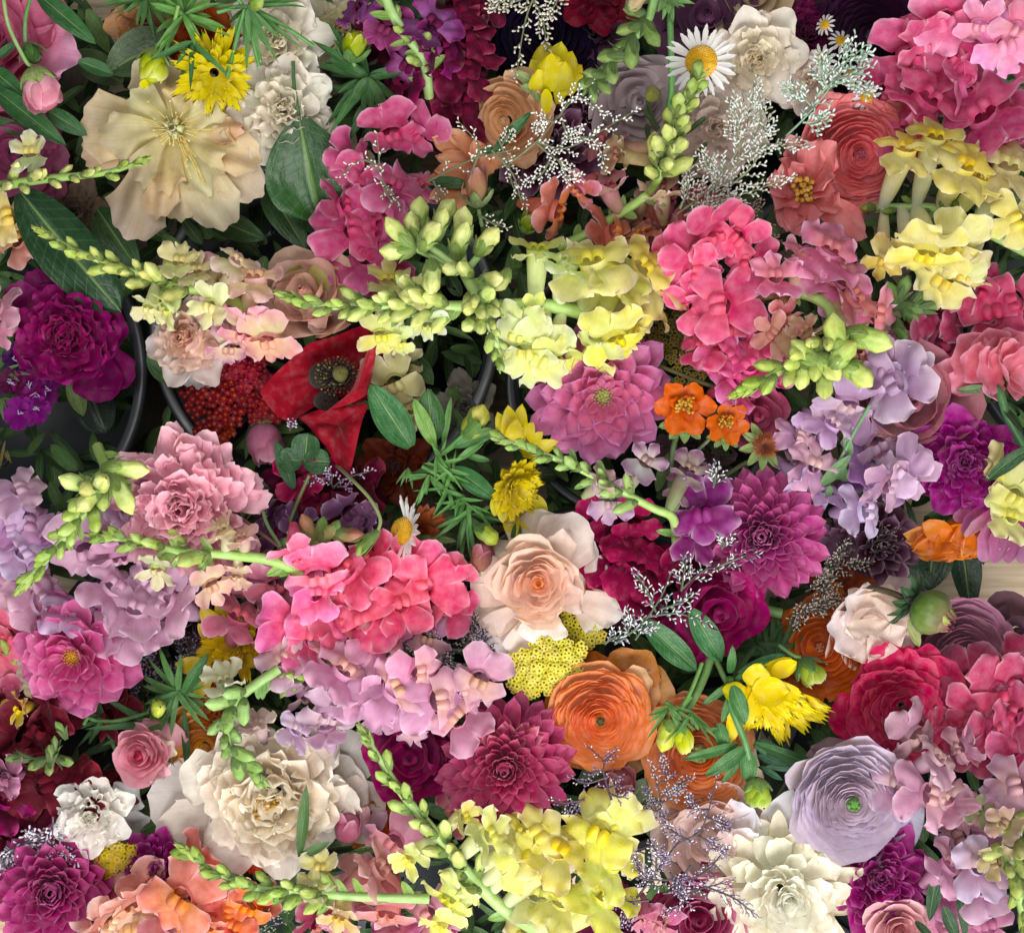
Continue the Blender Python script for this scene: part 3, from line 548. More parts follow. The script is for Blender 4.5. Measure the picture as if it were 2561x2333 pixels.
def bucket(label, x, y, R, z):
    T('bucket', label, 'bucket', x, y, -290, 'black buckets'); O = V(x, y, z); r = sz(R, z)
    def lathe(pr, n=96):
        a = np.linspace(0, 2 * pi, n, endpoint=False)[None]; pr = np.array(pr)
        G = np.stack(np.broadcast_arrays(O[0] + pr[:, 0:1] * np.cos(a), O[1] + pr[:, 0:1] * np.sin(a), pr[:, 1:2] + 0 * a), -1)
        return G.reshape(-1, 3), quads(n, len(pr), True), np.zeros((G.shape[0] * n, 2)), np.ones((G.shape[0] * n, 3))
    zt = O[2]; h = .288 + zt
    A('body', lathe([(0.001, -.284), (r * .78, -.284), (r * .79, -.29), (r * .8, -.284), (r * .975, zt - .012), (r * .985, zt - .008), (r * .955, zt - .008), (r * .77, -.278), (.001, -.278)]), mb)
    A('rim', lathe([(r * .957, zt - .010), (r * .955, zt), (r * .965, zt + .0025), (r * .985, zt + .0015), (r * 1.0, zt + .003), (r * 1.02, zt + .0005), (r * 1.025, zt - .008), (r * 1.012, zt - .009), (r * 1.01, zt - .003), (r * .987, zt - .006)]), mb)
bucket('black plastic bucket whose curved rim shows right of the magenta peony', -210, 2677, 1235, -45)
bucket('black plastic bucket whose rim curves behind the dark red yarrow', 2330, 2337, 1235, -50)
bucket('black plastic bucket hidden under the coral and pink snapdragons at top', 5000, 500, 1150, -75)
bucket('black plastic bucket hidden under the orange ranunculus', 4250, 4900, 1230, -60)
bucket('black plastic bucket hidden under the lavender ranunculus at lower right', 6700, 5750, 1150, -70)
bucket('black plastic bucket hidden under the white peony at lower left', 1500, 5000, 1230, -60)

for (x_, y_, r_, t_) in ((-700, 200, 1150, 'past the top left corner'), (2700, -650, 1150, 'hidden past the middle of the top edge'), (8100, 2300, 1150, 'mostly past the right edge'), (2700, 7150, 1150, 'mostly past the bottom edge'), (4650, 2750, 1000, 'hidden beneath the pale rose')):
    bucket('black plastic bucket ' + t_, x_, y_, r_, -85)

# dense foliage filling the buckets under the blooms
S(0, 0); g = []
def blocked(x, y):
    if x > 6350 and 3850 < y < 4700: return True
    if 5400 < x < 6300 and y < 250: return True
    for (cx_, cy_, a_, b_) in ((250, 3000, 420, 240), (1100, 2600, 90, 500), (1950, 1450, 300, 180), (3700, 2850, 320, 260), (3750, 250, 300, 260), (3000, 3050, 150, 150), (100, 3700, 150, 500), (4400, 1300, 200, 200), (1400, 2800, 330, 350), (800, 2950, 330, 280), (5700, 4900, 300, 250), (5450, 4550, 300, 200), (4500, 4600, 200, 300)):
        if ((x - cx_) / a_) ** 2 + ((y - cy_) / b_) ** 2 < 1: return True
    return False
for i in range(3600):
    x = U_(-300, 7650); y = U_(-300, 7000); z = U_(-150, -38)
    if blocked(x, y) and (z > -95 or x > 5300): continue
    a = U_(0, 6.3); e = U_(-.6, .5); c = rng.choice(['2c5a24', '3a6b2e', '24491f', '4b7a38', '33602f'])
    g.append(pet(V(x, y, z), [math.cos(a) * math.cos(e), math.sin(a) * math.cos(e), math.sin(e)], [U_(-.4, .4), U_(-.4, .4), 1], sz(U_(220, 420)), sz(U_(50, 150)), mode='p', a=.8, b=.7, cup=.4, fold=.2, bend=U_(-.8, .2), c0=c, c1=hx(c) * 1.2, nu=5, nv=8))
for i in range(420):
    x = U_(-200, 7550); y = U_(-200, 6900)
    if blocked(x, y): continue
    g.append(tube(smooth([V(x, y, U_(-50, -25)), V(x + U_(-60, 60), y + U_(-60, 60), -120), V(x + U_(-160, 160), y + U_(-160, 160), -230)], 3), sz(U_(9, 18)), '4a7a34', '2f5a26', n=5))
single('foliage', 'dense dark green leaves and stems filling the buckets beneath the blooms', 'foliage', g, 'leaf', 3675, 3348, -60, kind='stuff')

# ================================================================= row 0, column 0
S(0, 0)
rose('big pale pink bloom with broad smooth petals in the top left corner', -60, 300, 430, -8, 'c04c78', 'd87a9c', rings=5, name='peony', group='pink peonies',
     outer=[(60, 300, -8, 420, 60, 6, 460, .5), (150, 330, -6, 590, 400, 6, 460, .45, dict(c0='dd7d9f', c1='e6a9c6')), (80, 420, -14, 420, 620, -10, 400, .4, dict(c0='d5779a', c1='dba0bd')), (0, 250, -10, 120, 30, 0, 420, .4), (0, 500, -16, 150, 640, -16, 380, .3)])
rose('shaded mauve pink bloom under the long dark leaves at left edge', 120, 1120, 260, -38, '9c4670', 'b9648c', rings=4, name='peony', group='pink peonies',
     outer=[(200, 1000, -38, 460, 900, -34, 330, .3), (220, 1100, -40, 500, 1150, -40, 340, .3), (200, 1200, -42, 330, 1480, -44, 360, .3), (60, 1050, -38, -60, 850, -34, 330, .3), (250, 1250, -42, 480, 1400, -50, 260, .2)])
simple_bud('nodding round pink bud with green sepals near the top left', 300, 650, 34, -70, 350, 330, 'f3cfd4', 'e0809c', cal='86a552', stem=[(20, -60, 70), (60, 180, 55), (180, 430, 44)], el=-.2, cl=.5, layers=6)
simple_bud('small green pointed bud beside the nodding pink bud', 230, 390, 26, -65, 180, 130, '4f8a3c', '7aa858', cal='3f7a30', stem=[(230, -60, 50), (185, 120, 40), (180, 270, 30)], el=-.2, cl=.9, layers=3)
sprig_leaves('long dark green lance leaves crossing the pink blooms at upper left', 300, 300, 12, [(270, -40, 690, 320, 150, 0, -.35), (-60, 500, 180, 700, 150, 2, -.2), (-40, 640, 480, 1050, 165, 4, -.4), (330, 790, 630, 975, 135, -6, -.3), (560, 440, 820, 540, 110, -16, -.3), (-40, 430, 130, 300, 70, 0, .2)], col='2a5e35')
sprig_leaves('broad dull green leaf behind the cream open bloom', 1000, 350, -22, [(1250, 280, 760, 520, 330, 0, -.3), (880, 600, 520, 380, 220, -20, -.3)], col='37582f')
T('anemone', 'wide open cream peach bloom with loose frilled petals and pale green centre', 'open bloom', 1250, 930, 5)
cp = dict(wb=.28, rnd=.24, nar=.0, cup=-.2, ruf=.1, jag=.08, jf=2.2, wr=.14, nu=17, nv=15, c0='ecd08c', g=.7, rf=1.6, fold=.0)
def pale(h): return hx(h) * .7 + np.array([.74, .70, .54]) * .3
for (x, y, z, w, c, bn) in ((540, 900, 2, 520, 'd9c29c', .1), (540, 1130, -8, 330, 'd8ad88', .1), (870, 1730, -6, 480, 'cdb39f', -.2), (1130, 1600, 12, 260, 'e3bf94', -.3), (1290, 1620, -4, 300, 'd6c2a0', -.1),
                            (1640, 1660, 0, 430, 'd9cfb4', -.25), (1890, 1420, -2, 400, 'd3bfa6', -.2), (1900, 1170, 8, 340, 'd9bc98', -.3), (1930, 830, 2, 420, 'd9ad92', .1), (1430, 420, -10, 330, 'd6b592', .1), (1040, 400, -2, 430, 'd3c2a2', .25), (1650, 950, 14, 260, 'e0d4b4', .2), (1180, 1500, 4, 330, 'd0c4ac', -.1)):
    dx, dy = x - 1250, y - 930; q = 60 / math.hypot(dx, dy)
    A('petal', pp(1250 + dx * q, 930 + dy * q, 4, x, y, z, w, bend=bn, c1=pale(c), **cp))
for i, (x, y, z, w, c) in enumerate(((700, 1000, 14, 360, 'd8cca8'), (900, 640, 14, 320, 'd4cba4'), (1330, 600, 14, 300, 'dcc8a0'), (1640, 780, 16, 320, 'e0d4b0'), (1700, 1100, 18, 340, 'd9cfa6'), (1530, 1380, 16, 330, 'dcd6b4'), (1200, 1430, 20, 240, 'dfc49a'), (960, 1340, 14, 300, 'cfc6a8'), (1780, 950, 12, 220, 'e0b8a0'))):
    dx, dy = x - 1250, y - 930; q = 60 / math.hypot(dx, dy); kw = dict(cp); kw.update(jag=.16, ruf=.14, c0='d9cf8a')
    A('petal', pp(1250 + dx * q, 930 + dy * q, 6, x, y, z, w, bend=U_(-.3, .3), c1=c, roll=U_(-.25, .25), **kw))
O = V(1250, 930, 12); A('centre', [blob(O + np.array([math.cos(i * 1.26) * sz(48), math.sin(i * 1.26) * sz(48), 0]), *(np.eye(3) * np.array([[sz(34)], [sz(34)], [sz(60)]])), '8d9a45', 'e0dea6', nu=8, nv=7, lump=.1) for i in range(5)] +
  [pet(O, [math.cos(i * .9), math.sin(i * .9), 1.2], [0, 0, 1], sz(105), sz(45), mode='p', c0='c9bd6c', c1='ece3b4', bend=.9) for i in range(8)], 'core')
g = []
for i in range(34):
    a = i * 2.4; L = U_(100, 190) if i % 5 else U_(200, 300); ex, ey = 1250 + L * math.cos(a), 930 + L * math.sin(a) * .9
    if i > 25: ex, ey = 1250 + U_(60, 260), 930 + U_(150, 420)
    P = smooth([V(1250 + 70 * math.cos(a), 930 + 70 * math.sin(a), 8), V((1250 + ex) / 2 + U_(-20, 20), (930 + ey) / 2, 18), V(ex, ey, 15)], 4)
    g += [tube(P, sz(3.6), 'e6c46c', 'ecd070', n=5), blob(P[-1], *(np.eye(3) * sz(9)), 'e9c648', 'f2dc74', nu=6, nv=5)]
A('stamens', g, 'core'); under_stem(1250, 930, 0)
fringed('ragged bright yellow bloom above the cream open bloom', 1540, 520, 340, 24, lean=(.1, -.35), c='e9d80a', cin='efe233', rows=5, n0=15)
burst(1320, 110, 40, 22, 300, 62, 0, 360, '4c9a34', up=(-.3, .3)); burst(1380, 300, 36, 9, 330, 60, 190, 330, '2f7a3a', up=(-.2, .2))
simple_bud('round yellow green bud touching the top of the cream open bloom', 1095, 480, 26, -95, 280, 250, 'b9c936', 'd6dc3e', cal='6f9a34', el=.1, cl=.6, layers=7, stem=[(1280, 40, 50), (1230, 220, 40)])
A('loose_petal', pp(1040, 570, 30, 1030, 650, 30, 90, mode='r', teeth=.4, c0='e8df1a'))
T('leafy_sprig', 'forked green stem with small buds above the yellow ragged bloom', 'foliage', 1750, 60, 40)
A('stem', [tube(smooth([V(*p) for p in q], 5), sz(15), '4c8f35') for q in ([(2250, 330, 20), (1960, 140, 36), (1760, 50, 42), (1560, 90, 40)], [(1760, 50, 42), (1720, 200, 38), (1630, 560, 34)], [(1790, 60, 40), (1820, 300, 30), (1860, 480, 24)], [(1750, 60, 40), (1640, -120, 50)])], 'stem')
burst(1780, 60, 40, 14, 380, 60, 170, 400, '3f8a3a', up=(-.3, .2)); bud_parts(V(1800, 60, 44), [.5, .3, .6], sz(150), sz(120), '6f9f3a', '9cba4c', cal='4a8f35', ns=5)
burst(1050, -20, 8, 14, 330, 55, 180, 360, '3a7a30', up=(-.3, .2))
spike('green snapdragon tip with cream buds crossing in from the left edge', [(1010, 1160, 44), (760, 1240, 40), (300, 1290, 32), (-150, 1360, 20)], nb=13, s0=110, s1=215, cb0='86b84c', cb1='e6e8a0', fr=(.04, .85), r0=16, r1=48,
      florets=[(215, 1090, 300, 60, 50, 0, 30, dict(close=.6))], fk=dict(col='eef0c8', col2='d8e6a4', tube_c='e8f0d0'))
spike('pale yellow snapdragon bloom cut off by the left edge', [(-120, 1640, 0)], nb=0, tipn=0, florets=[(60, 1560, 430, 20, 10, 0, 10, dict(col='ebe6a6', pal='efd21a')), (120, 1720, 330, -60, 30, 0, -6, dict(col='d99a84'))])
peony('muted apricot bloom half hidden at the top edge', 1080, 180, 330, -35, 'b98a5c', 'c99a70', n=22, jag=.1, group='apricot blooms', name='garden_bloom', lean=(0, -.1))
peony('dark orange bloom behind the yellow ragged flower', 1480, 330, 300, -32, '9a4218', 'b5551f', n=22, jag=.1, group='apricot blooms', name='garden_bloom')
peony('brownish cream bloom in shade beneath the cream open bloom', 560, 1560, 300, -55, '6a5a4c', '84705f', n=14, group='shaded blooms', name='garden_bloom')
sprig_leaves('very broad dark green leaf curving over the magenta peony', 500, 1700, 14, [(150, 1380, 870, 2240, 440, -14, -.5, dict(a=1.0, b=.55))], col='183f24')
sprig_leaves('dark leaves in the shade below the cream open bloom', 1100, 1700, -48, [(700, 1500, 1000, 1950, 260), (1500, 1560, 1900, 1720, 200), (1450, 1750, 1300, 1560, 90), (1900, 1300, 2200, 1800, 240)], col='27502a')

# ================================================================= row 0, column 1
S(0, 1)
peony('crumpled white peony at the top, beside the green bud', 240, 300, 400, -4, 'ece4c8', 'ebe6da', lean=(-.1, -.1), n=30, group='white peonies', jag=.12)
peony('crumpled white peony just right of the cream open bloom', 260, 800, 430, -4, 'f0e8d2', 'ebe6da', n=34, group='white peonies', jag=.12, lean=(.1, -.1))
peony('yellowish white peony behind the yellow topped green bud', 680, 260, 340, -28, 'd9cf9c', 'd6cfb4', n=22, group='white peonies', jag=.12)
peony('cream bloom half hidden by the broad green leaf', 620, 1250, 330, -42, 'cfcaa0', 'cfc9aa', n=14, group='white peonies', jag=.1)
simple_bud('green bud with a yellow tip in a ruff of leaves near the top', 765, 330, 26, 80, 250, 230, '5f9a2e', 'c8cc1e', cal='3f7a2c', el=.6, cl=.8, layers=6, stem=[(960, 820, -8), (860, 620, 8)])
burst(860, 560, 14, 22, 420, 95, 100, 380, '2a6a30', up=(-.5, .3)); burst(900, 700, 0, 16, 400, 100, 150, 400, '1f4f26', up=(-.5, 0))
T('leafy_sprig', 'large smooth pointed green leaf on a thin stalk beside the white peonies', 'leaf', 330, 700, 8)
A('leaf', pp(370, 860, 12, 520, 1600, -20, 640, mode='p', a=1.1, b=.62, cup=.25, fold=.08, bend=-.4, c0='1d4a22', c1='245a2a', nu=13, nv=17, wr=.03), 'leaf')
A('leaf', pp(200, 1150, -10, 520, 1680, -40, 260, mode='p', a=1, cup=.3, fold=.1, bend=-.3, c0='1b4420', c1='1d4a24', nu=9, nv=13), 'leaf')
A('stem', tube(smooth([V(325, 440, 22), V(335, 640, 18), V(375, 880, 12)], 6), sz(14), '2f5a26'), 'stem')
spike('dark wine snapdragon with pale green stem at the top edge', [(900, -300, 60), (1010, 40, 50), (1130, 250, 42), (1260, 420, 30), (1300, 700, 10)], nb=6, fr=(.3, .75), s0=150, s1=200, cb0='8ab560', cb1='a9c078', r0=40, r1=46, tipn=0, cstem='8fc070', leafy=9,
      florets=[(800, 70, 330, 110, 60, 0, 36, dict(col='5c2a54', col2='70386c', close=.5)), (980, 200, 330, 130, 50, 20, 34, dict(col='7a3260', close=.5)), (1330, 170, 420, 80, 35, 0, 40, dict(col='5e104a', col2='8a5488', close=.3)), (1140, 480, 330, 200, 50, 0, 20, dict(col='520e3e', col2='78406c')),
               (1400, 350, 400, 60, 10, 0, 26, dict(col='64064a')), (1100, 560, 430, 150, 10, 0, 12, dict(col='66043a')), (1250, 620, 420, 240, 10, 0, 6), (1560, 250, 470, 40, 15, 0, 12), (1560, 500, 480, 300, 10, 0, 4), (1560, 760, 520, 270, 20, 0, -6), (1650, 380, 360, 10, 20, 0, 0),
               (1350, 720, 430, 250, 10, 0, -8), (1500, 60, 480, 60, 10, 0, 6), (1060, 740, 320, 200, 30, 0, -10, dict(col='6e1a4e')), (1250, 880, 460, 260, 30, 0, -28), (1660, 60, 430, 30, 10, 0, -4), (1000, 300, 420, 160, 20, 0, -10)],
      fk=dict(col='5a0628', col2='4a0422', pal='5e0628', mat='velvet', ruf=.12, wide=1.2))
spike('raspberry pink snapdragon spike beside the apricot ranunculus', [(1150, 700, 0)], nb=0, tipn=0,
      florets=[(1040, 960, 430, 110, 25, 0, 14, dict(wide=1.2)), (1000, 880, 260, 120, 30, 0, 6), (1100, 1150, 480, 60, 25, 0, 24, dict(col='e2839c', pal='e2839c')), (1200, 960, 380, 30, 20, 0, 8), (1050, 1330, 360, 250, 30, 0, 14, dict(col='de7f98')), (760, 1150, 360, 140, 20, 0, 6), (800, 1310, 430, 150, 10, 0, 2), (700, 1480, 380, 170, 20, 0, 2),
               (900, 1480, 420, 30, 10, 0, 6), (760, 1640, 440, 190, 15, 0, 6), (940, 1640, 440, 330, 15, 0, 8), (860, 1830, 440, 230, 15, 0, 2), (1010, 1820, 380, 300, 15, 0, 0), (1230, 1330, 300, 300, 30, 0, 0, dict(col='d88a94')), (960, 2000, 320, 270, 15, 0, -12, dict(col='c93d70'))],
      fk=dict(col='de5585', col2='cf3f74', pal='d84c78', wide=1.1))
ranunculus('apricot ranunculus behind the dark wine snapdragon', 1880, 860, 330, -4, 'e8b98a', 'e2ba92', lean=(-.5, -.4), rings=9, core='dca877', group='apricot blooms', pin=1.9, pout=1.1, outer=5, np_=4)
T('garden_bloom', 'spidery peach bloom with curling petals under the apricot ranunculus', 'garden bloom', 1560, 1130, 4, 'apricot blooms')
for (x0, y0, x1, y1, w) in ((1650, 1150, 1320, 990, 170), (1700, 1180, 1420, 930, 180), (1700, 1200, 1340, 1120, 150), (1720, 1260, 1330, 1230, 190), (1640, 1280, 1280, 1320, 180), (1600, 1350, 1300, 1430, 170), (1620, 1380, 1400, 1500, 150), (1700, 1150, 1520, 960, 190), (1720, 1200, 1620, 1000, 180), (1650, 1280, 1540, 1400, 220), (1740, 1250, 1700, 1090, 200), (1480, 1040, 1310, 880, 170)):
    A('petal', pp(x0, y0, -4, x1, y1, U_(0, 14), w, bend=U_(-.5, .7), roll=U_(-.7, .7), mode='p', a=1.2, b=.7, cup=U_(.4, 1.1), c0='d8865a', c1='efbb93', ruf=.08, tip=U_(-.5, .5), nu=9, nv=11))
under_stem(1650, 1200, -4)
simple_bud('greenish pink bud standing above the big green snapdragon buds', 1640, 1330, 18, 95, 330, 200, 'c8b070', 'c98078', cal='7a9a5a', el=.3, cl=.55, layers=4, stem=[(1680, 1620, 0)])
S(0, 1)
T('leafy_sprig', 'thin dark leaves over the apricot ranunculus', 'foliage', 1900, 950, 18)
A('leaf', pp(1750, 1110, 16, 2040, 800, 24, 85, mode='p', c0='2a5e35', c1='30683a', bend=-.3, fold=.2), 'leaf'); A('leaf', pp(1650, 1090, 12, 1850, 1080, 16, 50, mode='p', c0='2a5e35', bend=-.3, fold=.2), 'leaf'); A('leaf', pp(1300, 1300, 8, 1600, 1330, 8, 90, mode='p', c0='2a5e35', bend=-.3, fold=.2), 'leaf')
limonium('sparse white spray over the raspberry snapdragon and apricot bloom', [[(1050, 1400, 4), (960, 1280, 6), (930, 1000, 10)], [(980, 1230), (820, 1150), (680, 1250)], [(1300, 1300), (1600, 1150), (1880, 1080)], [(1600, 1250), (1660, 1060), (1540, 900)], [(1750, 1080), (1900, 1250), (1960, 1440)], [(1330, 1300), (1380, 1400), (1380, 1450)], [(960, 1300), (1000, 1400), (1060, 1460)], [(1650, 1540), (1750, 1600), (1810, 1620)]], 30, col='f0ece0', br=6, bl=85, fl=27, fw=11, dens=.75)

# ================================================================= row 0, column 2
S(0, 2)
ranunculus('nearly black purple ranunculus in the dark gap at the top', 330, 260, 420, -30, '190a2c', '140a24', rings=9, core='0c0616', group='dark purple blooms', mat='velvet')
peony('deep red bloom touching the top edge', 720, -60, 330, -10, '4f0618', '5f0a1e', n=16, jag=.05, group='dark red blooms', name='garden_bloom', mat='velvet')
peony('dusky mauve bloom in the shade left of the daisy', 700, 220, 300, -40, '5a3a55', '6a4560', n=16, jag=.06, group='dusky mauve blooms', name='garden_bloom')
rose('smooth dusky mauve bloom above the daisy', 1500, 140, 330, -20, '6a3c5c', '7c5270', rings=5, group='dusky mauve blooms', name='garden_bloom')
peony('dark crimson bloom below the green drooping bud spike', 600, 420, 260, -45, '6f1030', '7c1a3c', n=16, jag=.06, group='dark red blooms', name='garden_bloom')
dahlia('dark burgundy dahlia behind the white spray', 380, 1060, 420, -36, '320a1e', '4a1230', rows=5, n0=13, w=.42, group='dark purple blooms', mat='velvet')
dahlia('dark burgundy dahlia with wilted points below the white spray', 700, 850, 300, -38, '3a0c22', '50152f', rows=4, n0=12, w=.4, group='dark purple blooms', mat='velvet')
T('tulip', 'yellow cup shaped bloom with pointed petals seen from the side', 'yellow flower', 420, 480, 16, 'yellow fringed blooms')
for (x0, y0, x1, y1, w, z) in ((380, 640, 350, 300, 270, 0), (400, 640, 470, 300, 230, 4), (400, 640, 250, 430, 190, -2), (420, 650, 550, 370, 240, 2), (430, 650, 620, 470, 230, -4), (440, 640, 590, 560, 190, -8), (380, 650, 300, 500, 260, 12), (400, 660, 400, 380, 260, 16), (430, 660, 500, 440, 220, 14)):
    A('petal', pp(x0, y0, z, x1, y1, z + 10, w, bend=-.5, mode='p', a=.85, b=.6, cup=-.9, c0='c9bd22', c1='e3d338', nu=9, nv=10, wr=.05, ruf=.03, cj=.08))
A('petal', pp(360, 640, 20, 370, 840, 6, 90, mode='p', bend=.3, a=.8, c0='e2da2a', c1='d8cf20')); A('petal', pp(420, 640, 14, 480, 740, 2, 140, mode='r', jag=.3, c0='d2c72a', bend=-.6))
for (x0, y0, x1, y1, w) in ((330, 640, 130, 510, 90), (340, 660, 170, 620, 80), (330, 620, 280, 560, 120), (340, 680, 260, 640, 150)): A('sepal', pp(x0, y0, 10, x1, y1, 14, w, mode='p', a=.8, bend=.3, c0='6f9055', c1='89a35f', cup=.6), 'leaf')
under_stem(400, 680, 0, dx=-60, dy=120)
T('snapdragon', 'drooping olive green seed spike hanging left of the daisy', 'snapdragon', 640, 640, 26, 'snapdragon spikes')
P = smooth([V(1150, -80, 34), V(1080, 180, 30), (V(900, 360, 26)), V(700, 560, 20), V(620, 690, 16)], 8); A('stem', tube(P, sz(1) * np.linspace(34, 12, len(P)), '6f9a4a'), 'stem')
for (x, y, a, L, w) in ((960, 200, 190, 210, 110), (1100, 240, -70, 250, 130), (1000, 80, 160, 170, 100), (960, 380, -100, 250, 140), (840, 400, 180, 230, 130), (820, 520, -90, 190, 120), (720, 540, 160, 190, 110), (760, 620, -60, 170, 100), (650, 590, 200, 170, 100), (690, 670, -90, 160, 80), (900, 330, 210, 180, 100)):
    q = math.radians(a); bud_parts(V(x, y, 28) - np.array([math.cos(q), math.sin(q), 0]) * sz(L) * .5, [math.cos(q), math.sin(q), .15], sz(L), sz(w), '5f8a42', '7f9c52', cal='557f3c', cl=.75)
bud_parts(V(950, 60, 34), [.2, .1, .3], sz(190), sz(150), 'c9cf90', 'b98a88', cal='7fa05a')
T('leafy_sprig', 'straight bright green stem running down behind the daisy', 'foliage', 1250, 300, 10); A('stem', tube(smooth([V(1240, -150, 6), V(1255, 250, 8), V(1262, 620, 2), V(1240, 780, -10)], 6), sz(24), '5fa548'), 'stem')
burst(1230, -20, 16, 9, 200, 70, 180, 360, '6fae5a')
daisy('large white daisy with a yellow centre at the top', 1475, 445, 275, 40, lean=(-.12, -.1), n=24, disc=.43)
spike('green snapdragon bud spike overlapping the daisy', [(1440, 610, 58), (1360, 740, 54), (1270, 960, 46), (1200, 1180, 34), (1080, 1400, 10), (700, 1650, -8), (450, 1780, -16)], nb=19, fr=(.0, .42), s0=150, s1=240, cb0='7fb050', cb1='d2dc88', r0=30, r1=46, lw=.62, tipn=6,
      florets=[(800, 1340, 340, 200, 50, 0, 14, dict(close=.5)), (880, 1110, 300, 120, 50, 0, 16, dict(col='c8ba78', close=.7)), (1180, 1380, 340, 300, 50, 0, 12, dict(col='d6b498', close=.6)), (760, 1020, 320, 100, 30, 0, -2, dict(col='b05462')), (1260, 1430, 300, 330, 30, 0, -4, dict(col='a84c5c')), (1100, 1560, 380, 270, 30, 0, -16, dict(col='b0705c'))],
      fk=dict(col='c9727c', col2='cbb07a', tube_c='c2b080', pal='c9727c'), leafy=8, cal='5f9040')
rose('greyish mauve white bloom below left of the daisy', 1020, 760, 300, -16, 'bba8ac', 'c8b8ba', rings=5, group='pale mauve blooms', name='garden_bloom', outer=[(950, 700, -18, 790, 640, -14, 330, .3), (1000, 650, -18, 960, 470, -12, 320, .3), (1050, 650, -18, 1180, 460, -14, 300, .3), (960, 900, -20, 960, 1100, -20, 360, .3), (1150, 760, -20, 1330, 800, -20, 300, .3)], spin=1)
peony('cream white peony behind the daisy at upper right', 1860, 420, 400, -10, 'efe4c8', 'f0e8dc', n=30, jag=.12, group='white peonies', lean=(-.1, -.3))
peony('pinkish white peony beside the silver spray', 1560, 960, 400, -22, 'e8d5c6', 'ecdcd2', n=22, jag=.12, group='white peonies', gw=1.)
T('seed_head', 'small olive button seed head below the daisy', 'seed head', 1125, 680, 20); O = V(1125, 680, 20); A('head', blob(O, *(np.eye(3) * sz(60)), '6a6f2c', '7f8038', lump=.06), 'core'); A('stem', tube(smooth([O, V(1090, 740, 8), V(1160, 940, -10)], 4), sz(17), '4a5f30'), 'stem')
T('leafy_sprig', 'blunt dark green prongs beside the green bud spike', 'foliage', 1450, 950, 8)
for (a, b, c_, d) in ((1360, 960, 1510, 840), (1380, 1210, 1515, 1020), (1170, 930, 1060, 790), (1100, 1020, 1080, 890)): A('leaf', pp(a, b, 0, c_, d, 12, 50, mode='r', wb=.7, rnd=.1, nar=.2, c0='38552a', c1='3f5f30', cup=1.), 'leaf')
limonium('white beaded spray dangling at the top edge', [[(330, -120, 10), (240, 60), (190, 260), (155, 500)], [(280, -40), (120, 20), (20, 60)], [(260, 0), (330, 120), (360, 280)], [(100, -100), (60, 0), (0, 40)], [(440, -80), (440, 0), (400, 90)]], 12, col='dcd6c4', br=9, bl=110, fl=38, fw=14)
limonium('airy white spray with curved stem below the yellow cup bloom', [[(90, 1180, -6), (290, 1020), (430, 860), (700, 540)], [(300, 1020), (520, 1060), (960, 820)], [(290, 1030), (400, 1120), (540, 1220)], [(420, 880), (330, 860), (310, 920)], [(450, 850), (560, 700), (770, 800)], [(500, 1000), (700, 1000), (780, 1180)], [(400, 1120), (330, 1250), (235, 1310)], [(480, 880), (520, 980), (560, 960)], [(450, 1150), (520, 1280), (560, 1280)]], 30, col='f2f0ea', br=9, bl=95, fl=27, fw=12)
limonium('beaded white spray left of the coral snapdragons', [[(20, 1000, 0), (90, 1180), (120, 1330), (200, 1450)], [(40, 1050), (80, 980), (100, 960)]], 24, col='ece6da', br=8, bl=70, fl=24, fw=10)
limonium('dense silver spray between the white and coral blooms', [[(1300, 1540, -10), (1500, 1380), (1750, 1050), (1860, 620)], [(1400, 1480), (1600, 1430), (1820, 1380), (2060, 1290)], [(1320, 1500), (1380, 1350), (1350, 1220)], [(1700, 1200), (1900, 1050), (2190, 1040)], [(1750, 1100), (1740, 950), (1720, 780)], [(1500, 1400), (1600, 1300), (1500, 1140)], [(1600, 1400), (1850, 1180), (1950, 900)], [(1350, 1550), (1500, 1480), (1650, 1440)], [(1800, 1050), (1900, 880), (1880, 700)]], 26, col='dfe3da', col2='b9b6a6', cs='8a8f6c', br=15, bl=130, fl=34, fw=13, dens=1.1)
limonium('rust brown dried spray above the hot pink snapdragon', [[(1640, 1650, 4), (1760, 1560), (1860, 1480)], [(1600, 1600), (1500, 1540), (1400, 1500)], [(1700, 1620), (1850, 1620), (1980, 1700)], [(1300, 1620), (1400, 1560), (1550, 1500)]], 8, col='a8948a', col2='7a5e58', cs='5a4438', br=12, bl=110, fl=28, fw=11)
simple_bud('small yellow green bud left of the coral snapdragons', 240, 1600, 6, 60, 180, 160, '7a9a1e', 'a0b02a', cal='5f8a2c', el=.5, layers=7)
spike('coral and yellow snapdragon above the yellow blooms', [(600, 1500, -10)], nb=0, tipn=0, florets=[(440, 1520, 420, 170, 30, -35, 14, dict(wide=1.2)), (590, 1370, 300, 60, 60, 0, 16, dict(col='d9798a')), (850, 1690, 420, 130, 20, 10, 10), (1020, 1690, 300, 350, 20, 0, 4), (1250, 1650, 380, 40, 30, 0, -14, dict(col='c8586c')), (1120, 1640, 300, 60, 30, 0, -16, dict(col='b9756a')), (1450, 1560, 330, 60, 30, 0, -10, dict(col='d94a6a'))],
      fk=dict(col='dd7462', col2='d8683f', pal='f0a81c'))

